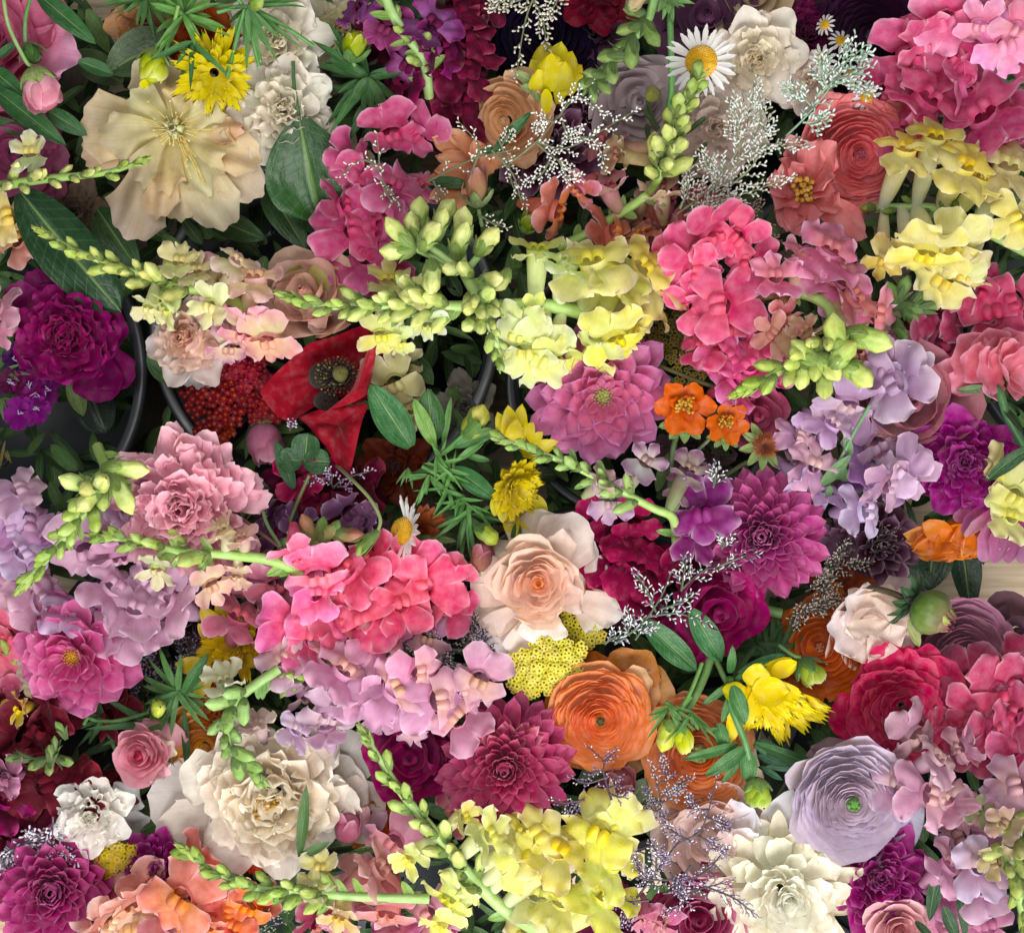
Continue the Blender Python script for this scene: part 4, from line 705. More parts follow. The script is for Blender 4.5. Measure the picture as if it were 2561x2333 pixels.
# ================================================================= row 0, column 3
S(0, 3)
rose('cream bloom cut off by the top edge beside the bare floor', 60, -40, 260, -20, 'e2d2b4', 'dcc9a8', rings=4, group='white peonies', name='garden_bloom')
peony('frilly plum carnation near the top right', 430, 260, 330, -34, '6a1248', '7f1f58', n=44, jag=.35, group='plum and magenta carnations', name='carnation', wp=.3)
ranunculus('very dark purple ranunculus at the top right', 900, 260, 440, -26, '260a26', '3a1436', rings=12, core='1a0a18', group='dark purple blooms', mat='velvet', outer=4, lean=(-.1, -.2))
for i, (x, y, R, l, lb) in enumerate(((560, 430, 120, (-.5, -.3), 'chamomile bloom left of the silver spray tip'), (700, 300, 110, (.2, .4), 'chamomile bloom behind the silver spray tip'), (765, 545, 110, (.4, .2), 'chamomile bloom half covered by the silver spray'), (880, 700, 120, (.2, -.5), 'chamomile bloom above the coral ranunculus'), (580, 180, 90, (-.9, .2), 'chamomile bloom highest, over the plum carnation'))):
    daisy('small white ' + lb, x, y, R, 4, lean=l, n=12, disc=.42, L=.6, w=.26, group='chamomile', bend=-.6)
peony('pinkish white small bloom beside the chamomile', 450, 600, 240, -16, 'ecdcc8', 'eedfd6', n=18, jag=.1, group='white peonies')
limonium('bright silver green spray tips over the chamomile', [[(300, 980, 0), (450, 830), (620, 620), (760, 320)], [(520, 700), (680, 560), (860, 500)], [(480, 760), (420, 700), (320, 640)], [(640, 600), (760, 600), (880, 650)], [(420, 880), (500, 880), (560, 850)], [(600, 640), (560, 540), (560, 440)], [(700, 480), (760, 420), (850, 400)]], 22, col='dde8de', col2='a9c2ac', cs='8fae8c', br=12, bl=115, fl=38, fw=15)
ranunculus('coral ranunculus with tightly packed petals at the upper right', 800, 1100, 420, -6, 'de7078', 'ec9494', lean=(.15, -.3), rings=12, core='8a2a3c', group='coral ranunculus', outer=3)
T('ranunculus', 'open coral bloom showing its mustard centre', 'ranunculus', 430, 1330, 4, 'coral ranunculus')
for (x, y, z, w, bn, ro) in ((330, 950, 0, 260, .3, .3), (520, 1000, 10, 260, .5, -.5), (640, 1000, 18, 330, .6, -.3), (250, 1150, 6, 230, .4, .5), (330, 1180, 12, 200, .4, 0), (560, 1560, 0, 360, -.2, 0), (700, 1530, 4, 240, .3, -.4), (870, 1730, -8, 300, -.3, 0), (380, 1700, -2, 330, -.3, 0), (220, 1500, 4, 300, .3, .6), (150, 1350, 0, 300, .2, .5), (640, 1250, 20, 230, .7, -.7), (640, 1400, 14, 200, .5, -.3), (280, 1650, -4, 300, .1, .3)):
    A('petal', pp(430 + (x - 430) * .1, 1350 + (y - 1350) * .1, -8, x, y, z, w, bend=bn, roll=ro, wb=.4, nar=.2, rnd=.3, cup=.6, c0='d8706c', c1='e8989a', ruf=.07, jag=.08, nu=11, nv=11, wr=.07))
A('centre', [blob(V(430 + U_(-80, 60), 1370 + U_(-90, 80), U_(-2, 6)), *(np.eye(3) * sz(20)), 'a8741c', 'd09a2a', nu=6, nv=5) for i in range(46)], 'core'); under_stem(430, 1350, -8)
spike('large mass of raspberry pink snapdragons in the top right corner', [(1500, 500, 0)], nb=0, tipn=0,
      florets=[(1200, 420, 520, 110, 25, 0, 6, dict(wide=1.3)), (1150, 620, 480, 160, 20, 0, 8), (1280, 330, 420, 90, 25, 0, 12, dict(col='e8607f')), (1330, 700, 520, 240, 20, 0, 14, dict(wide=1.3)), (1080, 800, 460, 200, 15, 0, 2), (1180, 900, 440, 250, 15, 0, 0), (1480, 430, 480, 60, 25, 0, 4), (1600, 620, 480, 200, 15, 0, 10),
               (1700, 800, 560, 300, 12, 0, 16, dict(wide=1.25)), (1860, 620, 520, 20, 20, 0, 18, dict(col='e8649a')), (1560, 960, 440, 260, 25, 0, 18, dict(col='e0608a')), (1800, 960, 480, 300, 15, 0, 6), (1960, 820, 420, 330, 15, 0, 4), (1450, 160, 520, 120, 20, 0, 20, dict(col='e58aa4', wide=1.3)), (1620, 60, 420, 90, 20, 0, 8),
               (1830, 60, 420, 60, 20, 0, 0, dict(col='c93a5e')), (1330, 90, 380, 120, 20, 0, 4), (1740, 1020, 330, 280, 15, 0, 0, dict(col='c84470')), (1000, 680, 400, 170, 20, 0, -8), (1980, 380, 400, 20, 20, 0, -4), (1500, 620, 480, 0, 10, 0, -8), (1300, 520, 480, 0, 10, 0, -6), (1930, 1020, 380, 300, 10, 0, -6)],
      fk=dict(col='de4f7e', col2='cf3a6c', pal='e2688e', wide=1.15))
spike('light pink snapdragon with ruffled lips at the right edge of the top', [(1800, 200, 30)], nb=0, tipn=0, florets=[(1690, 190, 330, 100, 40, 0, 34, dict(col='eda3c8')), (1880, 340, 460, 90, 10, 0, 32, dict(wide=1.2)), (1960, 230, 380, 60, 40, 0, 34, dict(col='eba0c4')), (1870, 150, 330, 90, 30, 0, 22, dict(col='e87a7c'))], fk=dict(col='ea96b8', col2='e57a9c', pal='f0b4b4'))
spike('yellow snapdragon with a thick stem at the right edge', [(960, 1490, -6), (1100, 1490, 4), (1380, 1500, 14), (1620, 1600, 20), (2100, 1840, 24)], nb=6, fr=(.0, .5), s0=120, s1=160, cb0='3f7030', cb1='5f8a40', r0=30, r1=56, tipn=5, cstem='7fae5a', cal='4a7a38', leafy=10,
      florets=[(1160, 1060, 430, 90, 25, 0, 40, dict(tube_c='e6efe0', pal='e8c418')), (1370, 980, 430, 60, 40, 0, 42, dict(col='dcd268', wide=1.2)), (1580, 1180, 480, 70, 10, 20, 44, dict(pal='f2d010', col='f0e648', wide=1.2)), (1700, 1280, 380, 300, 20, 0, 36, dict(col='ece860')), (1900, 1180, 500, 60, 30, 0, 30, dict(col='dcd896', pal='dcd896', wide=1.2)), (1830, 1360, 330, 240, 30, 0, 16, dict(col='d0c468')),
               (1960, 1590, 460, 20, 10, 0, 44, dict(col='f0f090', pal='f0dc14')), (1000, 1880, 300, 200, 30, 0, 22, dict(col='d8c040')), (1300, 1830, 500, 120, 10, 20, 42, dict(wide=1.3, pal='f2e020', col='eeea6a')), (1500, 1780, 460, 60, 20, 0, 36, dict(col='e6e68e', wide=1.3)), (1420, 2020, 480, 250, 25, 0, 28, dict(col='dcd68c', wide=1.25)), (1160, 1860, 400, 180, 30, 0, 26, dict(col='dcd48c', pal='dcd48c')), (1580, 1980, 360, 320, 30, 0, 30, dict(col='dedaa0'))],
      fk=dict(col='e8dc54', col2='e4e0a0', pal='f0d018', tube_c='e4ecd4'))

# ================================================================= row 1, column 0
S(1, 0)
peony('deep magenta peony inside the left bucket', 500, 790, 470, 0, '9c0f62', '8f1266', n=40, guard=0, jag=.12, ruf=.09, group='magenta peonies', lean=(.12, -.1), wp=.5, ge=.2)
for q in ((420, 950, -16, 60, 420, -2, 420, .5, dict(c1='a3327a')), (520, 950, -18, 220, 320, -10, 420, .4, dict(c1='8a1a64')), (350, 900, -10, 100, 820, 4, 460, .4), (400, 1000, -6, 280, 1090, 14, 480, .9, dict(c1='b02a88')), (600, 950, -4, 640, 1110, 12, 420, .7, dict(c1='a8227c')), (650, 900, -20, 760, 1290, -24, 430, .1), (700, 900, -20, 920, 1180, -24, 380, .1), (650, 750, -20, 920, 800, -16, 520, .3), (600, 650, -20, 800, 480, -18, 480, .3), (450, 600, -18, 480, 400, -14, 460, .3)):
    kw = dict(c0='860c5c', c1='8c1266', wb=.5, nar=.15, rnd=.3, cup=.6, ruf=.05, jag=.05, nu=11, nv=11); kw.update(q[8] if len(q) > 8 else {}); A('petal', pp(*q[:7], bend=q[7], **kw))
spike('dusty pink snapdragon piece at the left edge under the magenta peony', [(-60, 560, 20)], nb=0, tipn=0, florets=[(-30, 590, 330, 0, 20, 0, 16), (-40, 760, 260, -30, 20, 0, 8)], fk=dict(col='cf8fa4', pal='cf8fa4'))
T('dianthus', 'cluster of small vivid magenta dianthus blooms in the dark bucket', 'dianthus', 180, 1250, -30)
for (x, y, r_, c) in ((150, 1360, 130, '8c0a86'), (260, 1330, 110, '93108c'), (190, 1150, 110, '7c0a5e'), (330, 1200, 110, '6c0a60'), (110, 960, 100, '4a0c58'), (160, 980, 90, '3c0c50'), (70, 1130, 100, '5a0a3e'), (250, 1220, 90, '7a0c70')):
    for i in range(5):
        a = i * 1.257 + x; A('petal', pp(x + 15 * math.cos(a), y + 15 * math.sin(a), -30, x + r_ * math.cos(a), y + r_ * math.sin(a), -26, r_ * .95, wb=.25, rnd=.1, nar=.0, teeth=.1, tn=5, c0=c, c1=c, ruf=.04, bend=-.2, nu=9, nv=7))
    A('stamens', [tube(smooth([V(x, y, -28), V(x + U_(-20, 30), y + U_(-20, 20), -20), V(x + U_(-40, 50), y + U_(-35, 35), -20)], 3), sz(4), 'b9a0c8', n=5) for i in range(3)], 'core')
burst(40, 1050, -34, 10, 200, 40, 300, 420, '5a7a48'); burst(20, 1250, -34, 8, 200, 40, 240, 350, '5a8040'); under_stem(180, 1250, -34)
sprig_leaves('yellow edged small leaf hanging under the magenta peony', 540, 1200, -26, [(520, 1080, 600, 1380, 140, -6), (560, 1080, 480, 1130, 60)], col='4f6a30')
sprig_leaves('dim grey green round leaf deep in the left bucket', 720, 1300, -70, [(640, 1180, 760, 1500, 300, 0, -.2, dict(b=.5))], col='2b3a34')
sprig_leaves('small dark leaf at the rim of the middle bucket', 1180, 1000, -12, [(1300, 1120, 1050, 950, 190, 4), (1300, 1000, 1180, 880, 120, 0), (1230, 960, 1240, 1140, 150, -6)], col='2a5228')
sprig_leaves('twisted dry yellow stems at the far left edge', 20, 1620, -40, [(0, 1750, 40, 1550, 24, 8), (60, 1700, 20, 1600, 20, 4), (80, 1720, 50, 1620, 16, 4)], col='8a8436')
spike('lime green snapdragon spike pointing up left with cream and pink mouths', [(320, 70, 50), (560, 200, 50), (900, 330, 46), (1250, 450, 40), (1560, 510, 34), (1860, 640, 20)], nb=17, fr=(.06, .66), s0=120, s1=235, cb0='92c24a', cb1='dfe28c', r0=18, r1=56, lw=.52, cstem='a2c84e', cal='84b548', tipn=12,
      florets=[(1290, 260, 300, 120, 55, 0, 46, dict(col='e2d48a', close=.6)), (1420, 330, 280, 100, 60, 0, 36, dict(col='e6cfa0', close=.5)), (1070, 610, 270, 215, 50, 0, 44, dict(col='e2e2a8', close=.7)), (1190, 610, 300, 250, 40, 0, 46, dict(col='e0e09a', close=.6, pal='e2d878')), (1510, 600, 320, 250, 25, 0, 46, dict(col='e6e2a4', close=.5, pal='eed890')),
               (1600, 440, 380, 160, 20, 0, 22, dict(col='d97c8c')), (1830, 380, 420, 100, 25, 0, 40, dict(col='f0c8c4', pal='f6dca6', wide=1.1)), (1700, 260, 300, 110, 40, 0, 34, dict(col='efd4d0')), (1760, 800, 430, 170, 15, 0, 30, dict(col='e890a8', pal='f2c2a0')), (1930, 850, 420, 330, 15, 0, 32, dict(col='efa3a8', pal='f2c89a')), (1640, 900, 300, 220, 20, 0, 18, dict(col='c9719c'))],
      fk=dict(col='e8dca0', col2='dfe0a0', tube_c='dfe6b0', pal='eee0a0'))
peony('blush and white crumpled bloom hanging over the middle bucket', 1400, 830, 380, 6, 'e3b8a0', 'ead6ca', n=24, guard=6, jag=.14, group='blush blooms', name='garden_bloom', lean=(-.3, .1), gcol='e6d9d2')
for q in ((1450, 900, -4, 1340, 1180, -10, 420, .3), (1500, 900, -6, 1560, 1180, -14, 430, .2), (1420, 760, 14, 1290, 960, 18, 330, .5), (1500, 760, 16, 1440, 980, 18, 320, .5)): A('petal', pp(*q[:7], bend=q[7], wb=.4, nar=.15, rnd=.3, cup=.6, c0='e8c4ae' if q[2] > 0 else 'd9d8d8', c1='eed0c2' if q[2] > 0 else 'e2e0e0', ruf=.06, jag=.06))
yarrow('dark red yarrow head lower left of the poppy', 1560, 1300, 240, 250, -14, col='8a1226', cc='c86a2c', n=10, fs=30, dome=.5)
yarrow('dark red yarrow head touching the pink snapdragon', 1780, 1060, 200, 170, -12, col='8c1430', cc='b8503a', n=8, fs=30, dome=.5)
yarrow('orange red lower tip of the dark red yarrow', 1560, 1540, 160, 110, -22, col='a83a2c', cc='d88a50', n=5, fs=30, dome=.5)
yarrow('dark red yarrow head hugging the left edge of the poppy', 1840, 1300, 190, 170, -18, col='7c0e22', cc='b05030', n=7, fs=30, dome=.5)
simple_bud('pink peony bud in the shade under the dark red yarrow', 1900, 1570, -14, -80, 360, 330, 'b8708c', 'c47a94', cal='5a6a3a', el=.2, cl=.2, layers=7)

# ================================================================= row 1, column 1
S(1, 1)
rose('blush peony bud with green streaked outer petals above the poppy', 440, 520, 300, 0, 'd9a090', 'dfb8a4', rings=4, group='blush blooms', name='peony', lean=(-.3, .3), pout=1.6,
     outer=[(560, 560, -4, 180, 480, 4, 330, .7), (500, 600, -10, 90, 650, -6, 260, .5, dict(c0='a8948a', c1='b8a498')), (540, 560, 8, 400, 720, 6, 330, .6, dict(jag=.2, c1='ecccc4')), (560, 560, 0, 640, 760, -10, 360, .5, dict(c1='b08888')), (560, 500, -4, 540, 290, 2, 480, .6, dict(c0='b8ac5c', c1='ccc078')), (600, 480, -4, 720, 420, -4, 330, .5, dict(c1='c8908a')), (480, 460, -6, 250, 370, -6, 260, .6, dict(c0='8f9040', c1='a8a458')), (500, 640, 4, 500, 800, 0, 160, .4, dict(c1='f0d8d0'))])
T('poppy', 'drooping red poppy with folded petals and a dark seeded centre', 'poppy', 660, 1100, 10)
M['poppy'] = petal_mat('crepe_petal', rough=.6, trans=.3, vein=.12, bump=.35, spec=.15, scale=(60, 1.5), satur=1.05)
kp = dict(c0='7c0a1a', c1='8e0e22')
A('petal', sheet([(100, 1200, 8), (190, 1075, 8), (330, 950, 6), (440, 865, 6), (640, 800, 10), (860, 715, 12), (900, 800, 8), (850, 960, 4), (780, 1100, 0), (690, 1230, -2), (480, 1310, 0), (330, 1415, 4), (230, 1395, 8), (130, 1290, 10)], 590, 1070, -10, fold=3.0, fk=4, dome=-4, **kp), 'poppy')
A('petal', sheet([(800, 740, 0), (900, 790, 2), (960, 900, 4), (1055, 965, 6), (1010, 1040, 0), (910, 1120, -4), (880, 1240, -6), (760, 1300, -8), (690, 1220, -10), (760, 1000, -6)], 850, 1030, -16, fold=3, fk=3, c0='5c0614', c1='7a0a1a'), 'poppy')
A('petal', sheet([(485, 1400, 16), (600, 1320, 30), (740, 1200, 38), (800, 1050, 40), (890, 840, 34), (925, 900, 26), (890, 1080, 16), (860, 1220, 8), (740, 1290, 4), (600, 1340, 8)], 790, 1170, 18, fold=1.5, fk=3, c0='8e0a1e', c1='9c1024'), 'poppy')
A('petal', sheet([(365, 1390, 0), (520, 1330, 2), (670, 1320, 6), (850, 1290, 4), (825, 1400, 6), (770, 1640, 2), (722, 1800, -4), (640, 1735, -4), (560, 1600, -2), (450, 1470, 0)], 650, 1450, -6, fold=3.5, fk=3, dome=5, **kp), 'poppy')
for q in ((515, 1090, 85, 100), (560, 1270, 95, 75)):
    A('blotch', blob(V(q[0], q[1], 8), np.array([1, 0, 0]) * sz(q[2]), np.array([0, 1, 0]) * sz(q[3]), np.array([0, 0, 1]) * sz(12), '17140c', '241c10', nu=16, nv=6), 'core')
O = V(665, 1075, 26); A('seed_pod', blob(O, *(np.eye(3) * np.array([[sz(58)], [sz(58)], [sz(52)]])), '4c4a16', '5a5620', nu=14, nv=9, lump=.05), 'core'); g = []
for i in range(130):
    a = i * 2.4; q = 65 + 95 * ((i % 13) / 13); x_, y_ = 645 + q * math.cos(a) * 1.05, 1085 + q * math.sin(a) * .95; P = [V(645, 1085, 14), V(x_, y_, 20 + U_(-4, 6))]
    g += [tube(smooth(P, 2), sz(3.5), '1c1608', n=4), blob(P[1], *(np.eye(3) * sz(U_(8, 12))), '3c3010' if i % 3 else '8a7030', nu=5, nv=4)]
A('stamens', g, 'core'); under_stem(700, 1100, -6)
CLK = dict(cb0='8cc25a', cb1='dfeb94', cstem='a8d26c', cal='84bc52')
spike('pale lime snapdragon spike lying left to right across the middle', [(310, 530, 62), (520, 590, 62), (900, 590, 58), (1350, 590, 52), (1700, 590, 48), (2060, 580, 42), (2330, 620, 36), (2560, 690, 26)], nb=20, fr=(.03, .5), s0=150, s1=290, r0=22, r1=70, lw=.5, tipn=9, **CLK,
      florets=[(960, 810, 330, 230, 25, 0, 44, dict(col='eef08c', pal='f2ea1c')), (1080, 860, 260, 300, 40, 0, 40, dict(col='eef0a8')), (1290, 730, 300, 330, 50, 0, 40, dict(col='e6eccc', close=.4)), (1480, 960, 480, 110, 40, 0, 46, dict(wide=1.1, close=.3)), (1440, 1110, 520, 270, 15, 0, 40, dict(col='eeee80', pal='f0f0c8')), (1200, 500, 280, 120, 50, 0, 58, dict(close=.8, col='eaee98')),
               (1010, 400, 330, 120, 40, 0, 36, dict(close=.6, col='dfe89c')), (1890, 90, 380, 110, 40, 0, 52, dict(close=.5, col='e6ec9c', pal='d8dc40')), (2080, 190, 400, 60, 55, 20, 44, dict(close=.3, col='ecec84', pal='f2ec38')), (2080, 130, 260, 40, 30, 0, 50, dict(col='eeee58')),
               (2480, 260, 560, 110, 20, 15, 56, dict(wide=1.25, pal='f4e81c', col='f0f094')), (2680, 380, 460, 320, 25, 0, 50, dict(col='efec64', wide=1.1)), (2300, 280, 400, 150, 50, 0, 44, dict(col='e2eab4', pal='e2eab4')), (2840, 300, 470, 30, 20, 0, 32, dict(col='eedf56', wide=1.2, pal='f0d428')), (2960, 420, 470, 350, 20, 0, 20, dict(col='e2c95c', pal='dcc060', wide=1.2)), (2900, 560, 460, 290, 20, 0, 14, dict(col='e0cf74')),
               (1930, 800, 420, 100, 30, 0, 44, dict(col='eef0a0', pal='f2ee68')), (1990, 930, 440, 240, 25, 0, 46, dict(col='eef2b8')), (2090, 980, 480, 280, 35, 0, 42, dict(wide=1.15, col='f0f4b4', pal='f0ea50')), (2200, 1000, 360, 330, 30, 0, 40, dict(col='f2f270', pal='f4ee30')), (2640, 840, 460, 60, 15, 30, 54, dict(col='f0ea4c', pal='f4e418', wide=1.15)), (2470, 960, 400, 240, 30, 0, 46, dict(col='ecf08c', pal='f0e838')), (2780, 760, 300, 60, 20, 0, 46, dict(col='f0ea54')), (2050, 620, 200, 90, 30, 0, 50, dict(col='f0ee60'))],
      fk=dict(col='efef90', col2='e4ea90', tube_c='e6eec4', pal='f2e630', cal='78b84a', drop=.16), leafy=5)
spike('cluster of fat lime snapdragon buds pointing at the viewer', [(1800, 960, 78), (1760, 780, 80), (1660, 560, 78), (1560, 350, 60), (1480, 150, 40)], nb=12, fr=(.0, .5), s0=120, s1=200, r0=26, r1=60, lw=.6, tipn=10, **CLK, leafy=6)
for (x, y, z, a, L, w, e) in ((1090, 90, 66, 140, 280, 150, .3), (1090, 200, 64, 195, 250, 150, .3), (1290, 90, 76, 60, 260, 160, .7), (1370, 10, 66, 80, 240, 130, .5), (1540, 30, 60, 100, 260, 170, .3), (1510, 130, 70, 80, 280, 150, .5), (1700, 130, 64, 60, 240, 160, .4), (1330, 370, 74, -80, 260, 160, .4), (1220, -40, 50, 100, 260, 170, .2), (1470, 330, 78, 200, 160, 120, .8), (1560, 340, 80, 150, 160, 120, .8), (1730, 400, 76, 20, 200, 140, .6), (1600, 600, 92, 240, 180, 120, 1.1), (1710, 510, 88, 60, 180, 130, 1.0), (1600, 720, 86, 240, 170, 110, .8), (1230, 520, 66, 200, 260, 170, .5), (1840, 400, 66, 250, 180, 110, .3), (1400, -60, 44, 70, 240, 160, .3), (1180, 40, 56, 110, 220, 140, .3)):
    q = math.radians(a); D = np.array([math.cos(q) * math.cos(e), math.sin(q) * math.cos(e), math.sin(e)]); bud_parts(V(x, y, z - 6) - D * sz(L) * .45, D, sz(L), sz(w), '9cc85c', 'dfea98', cal='84b850', ns=5, cl=.6)
A('stem', [tube(smooth([V(1560, 350, 58), V(x, y, z)], 3), sz(26), 'a2c86a') for (x, y, z) in ((1150, 150, 54), (1300, 160, 60), (1530, 130, 52), (1680, 200, 52), (1320, 300, 62))], 'stem')
spike('dull cream snapdragon mouth just right of the poppy', [(1000, 1000, -6)], nb=0, tipn=0, florets=[(1060, 1160, 420, 120, 30, 0, 4, dict(wide=1.1)), (1180, 1330, 330, 270, 40, 0, -6), (1130, 1010, 260, 60, 30, 0, -10)], fk=dict(col='cfc68a', col2='bdb67a', pal='cfc68a'))
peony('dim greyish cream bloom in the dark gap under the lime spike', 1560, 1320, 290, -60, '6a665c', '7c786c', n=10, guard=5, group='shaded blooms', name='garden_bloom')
T('leafy_sprig', 'glossy green leaves and curly cosmos foliage right of the poppy', 'foliage', 1400, 1500, 26)
kl = dict(mode='p', a=.95, b=.65, cup=.4, fold=.18, nu=11, nv=15, wr=.05)
for q in ((1170, 1600, 4, 875, 1150, 24, 250, '2c6a3c'), (1330, 1560, 6, 1290, 1180, 20, 210, '2a5f2c'), (1340, 1590, 12, 1190, 1250, 26, 110, '5f9a38'), (1400, 1600, 8, 1460, 1240, 14, 50, '4a8a3c'), (1480, 1600, 20, 1810, 1480, 24, 90, '3a7f3a'), (1500, 1700, 16, 1700, 1560, 20, 60, '4a9040'), (1480, 1750, 10, 1790, 1980, 16, 150, '2c6a3a'), (1560, 1660, 14, 1740, 1700, 16, 50, '3f8a3c')):
    A('leaf', pp(*q[:7], bend=-.4, c0=hx(q[7]) * .9, c1=hx(q[7]) * 1.15, **kl), 'leaf')
burst(1350, 1650, 18, 16, 200, 34, 0, 360, '4fa040', x1=1500, y1=1850); burst(1300, 1800, 12, 10, 240, 34, 150, 330, '4a983c'); burst(1400, 1900, 12, 16, 230, 36, 180, 360, '3f9038', x1=1650, y1=2050); burst(1150, 1750, 0, 6, 160, 26, 180, 330, '5a9a44')
A('stem', [tube(smooth([V(*p) for p in q], 5), sz(17), '4a8a34') for q in ([(1340, 1560, 10), (1400, 1800, 10), (1560, 2060, 2), (1530, 2400, -14)], [(1400, 1650, 14), (1560, 1500, 24)], [(1450, 1850, 10), (1250, 1740, 12)])], 'stem')
bud_parts(V(1560, 1520, 30), [.65, .7, .35], sz(260), sz(200), '8aa838', 'c2c244', cal='4f9038', ns=6, cl=.9)
bud_parts(V(1640, 2180, 18), [.7, -.35, .4], sz(200), sz(150), '7ab038', 'c9d83c', cal='4f9038', ns=5, cl=.6)
burst(1570, 2080, 8, 14, 300, 44, 180, 360, '3a8038', up=(-.4, .2)); burst(1620, 2080, 8, 5, 260, 40, -30, 30, '3a8038', up=(-.2, .2))
fringed('ragged yellow bloom facing right in the middle of the picture', 1900, 1880, 260, 24, lean=(.75, -.35), rows=5, n0=13, c='dcc80c', cin='e6d420', low=.2, up=1.0, w=.42)
for q in ((1890, 1600, 16, 1790, 1350, 26, 130), (1900, 1600, 18, 1870, 1300, 30, 150), (1920, 1580, 16, 1970, 1290, 26, 140), (1950, 1600, 14, 2050, 1420, 22, 130), (1960, 1640, 12, 2120, 1490, 18, 110), (1970, 1660, 10, 2230, 1560, 12, 130), (1900, 1600, 22, 1930, 1400, 34, 140), (1830, 1900, 20, 1830, 2150, 20, 120), (1880, 2000, 16, 1900, 2280, 8, 130), (1930, 2000, 14, 2050, 2200, 6, 150), (1980, 1950, 14, 2150, 2080, 6, 150), (1780, 1950, 20, 1770, 2100, 16, 80)):
    A('petal', pp(*q, mode='p', a=.8, b=.65, cup=.6, bend=U_(-.4, .3), c0='d8c61c', c1='e2d650', nu=7, nv=9))
sprig_leaves('clover shaped dark green leaf under the poppy', 430, 1620, 2, [(410, 1700, 430, 1500, 210, 4, -.2, dict(b=.4, a=1.2)), (400, 1700, 590, 1710, 190, 0, -.2, dict(b=.4, a=1.2)), (390, 1700, 220, 1690, 180, 2, -.2, dict(b=.4, a=1.2)), (330, 1900, 200, 1550, 110, 2, -.2)], col='2c5a38', stem=[(420, 1700, 2), (470, 1780, -10), (400, 1860, -16)])
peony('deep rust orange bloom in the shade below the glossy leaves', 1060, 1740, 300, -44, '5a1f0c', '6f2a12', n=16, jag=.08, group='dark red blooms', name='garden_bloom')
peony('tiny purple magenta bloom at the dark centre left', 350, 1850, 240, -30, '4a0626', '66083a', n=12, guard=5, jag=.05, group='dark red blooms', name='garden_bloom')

# ================================================================= row 1, column 2
S(1, 2)
spike('hot pink snapdragon blooms at upper centre right', [(1500, 300, 0)], nb=0, tipn=0,
      florets=[(1570, 90, 480, 90, 20, 0, 34, dict(wide=1.1)), (1730, 110, 400, 40, 30, 0, 34), (1450, 190, 420, 130, 20, 0, 30), (1680, 290, 480, 320, 20, 0, 36, dict(wide=1.15)), (1800, 260, 400, 350, 20, 0, 26), (1430, 340, 440, 190, 15, 0, 28), (1330, 300, 400, 160, 20, 0, 18), (1290, 480, 380, 200, 20, 0, 16),
               (1600, 580, 500, 20, 15, 0, 32, dict(wide=1.15, col='ec6488')), (1450, 600, 420, 130, 15, 0, 26), (1400, 760, 480, 240, 15, 0, 32, dict(col='ee6c94')), (1240, 700, 300, 210, 15, 0, 16), (1640, 780, 420, 280, 20, 0, 20), (1480, 880, 340, 270, 20, 0, 22), (1500, 440, 360, 180, 10, 0, 20), (1290, 380, 300, 150, 15, 0, 12)],
      fk=dict(col='ea4c74', col2='e0406c', pal='f0788c', wide=1.1))
spike('bright pink snapdragon blooms left of the green tip', [(1750, 850, 10)], nb=0, tipn=0,
      florets=[(1750, 700, 400, 60, 20, 0, 10, dict(col='c8467c')), (1850, 850, 420, 20, 15, 0, 12), (1680, 960, 440, 220, 15, 0, 22, dict(col='ee5f98', wide=1.1)), (1820, 1010, 420, 300, 15, 0, 18, dict(col='f05a94')), (1600, 880, 330, 150, 15, 0, 12, dict(col='d97ca8')), (1740, 1120, 360, 270, 20, 0, 20, dict(col='ee60a0')), (1900, 980, 400, 350, 15, 0, 10), (1540, 900, 260, 240, 15, 0, 10, dict(col='e083b2'))],
      fk=dict(col='e23c70', col2='d83468', pal='ec6c94'))
dahlia('pink mauve dahlia with a greenish centre under the yellow snapdragons', 745, 1210, 560, 6, 'ea809c', 'e07cac', lean=(.08, -.2), pa=1.15, pb=.5, ce='cf8cc0', rows=6, core='98a04a', cc='c2b070', n0=14, w=.42, group='dahlia blooms', cup=.9, elin=.85)
def geum(label, x, y, R, z, lean, c='e2680c'):
    rings_flower('geum', label, x, y, R, z, [(6, .25, .95, .8, .1, 0, dict(wb=.4, rnd=.3, nar=.1, cup=.5, c0=hx(c) * .8, c1=c, nu=11, nv=9, ruf=.05, jag=.05, bend=.2)), (5, .6, .6, .5, .05, .02, dict(wb=.4, rnd=.3, c0=hx(c) * .75, c1=c, nu=9, nv=8, cup=.5))], lean, group='orange geums', stem=False)
    A('centre', [blob(V(x + U_(-.3, .3) * R, y + U_(-.25, .25) * R, z + U_(4, 9)), *(np.eye(3) * sz(R * .06)), 'b87a10', 'd8a81c', nu=6, nv=5) for i in range(34)], 'core')
    A('calyx', [pp(x, y + R * .5, z - 8, x + R * a, y + R * b, z - 6, R * .4, mode='p', a=.7, c0='6a9a4c', bend=-.3) for (a, b) in ((-.5, 1.1), (0, 1.25), (.5, 1.1), (-.85, .7))], 'leaf')
geum('orange five petalled geum, the larger of the pair', 1355, 1300, 225, 26, (-.1, -.35))
A('stem', tube(smooth([V(1320, 1440, 16), V(1270, 1640, 8), V(1250, 1900, -8)], 5), sz(20), '5a7a3e', '4a6434'), 'stem')
geum('orange geum blossom, smaller, right of its twin', 1650, 1420, 170, 24, (.15, -.35), 'dc6a14')
A('stem', tube(smooth([V(1560, 1520, 12), V(1400, 1680, 4), V(1300, 1820, -8)], 5), sz(13), '6a7a4a'), 'stem')
S(1, 3)
T('seed_head', 'brown fuzzy seed head with spiky green sepals', 'seed head', 150, 1590, 10); O = V(150, 1590, 14)
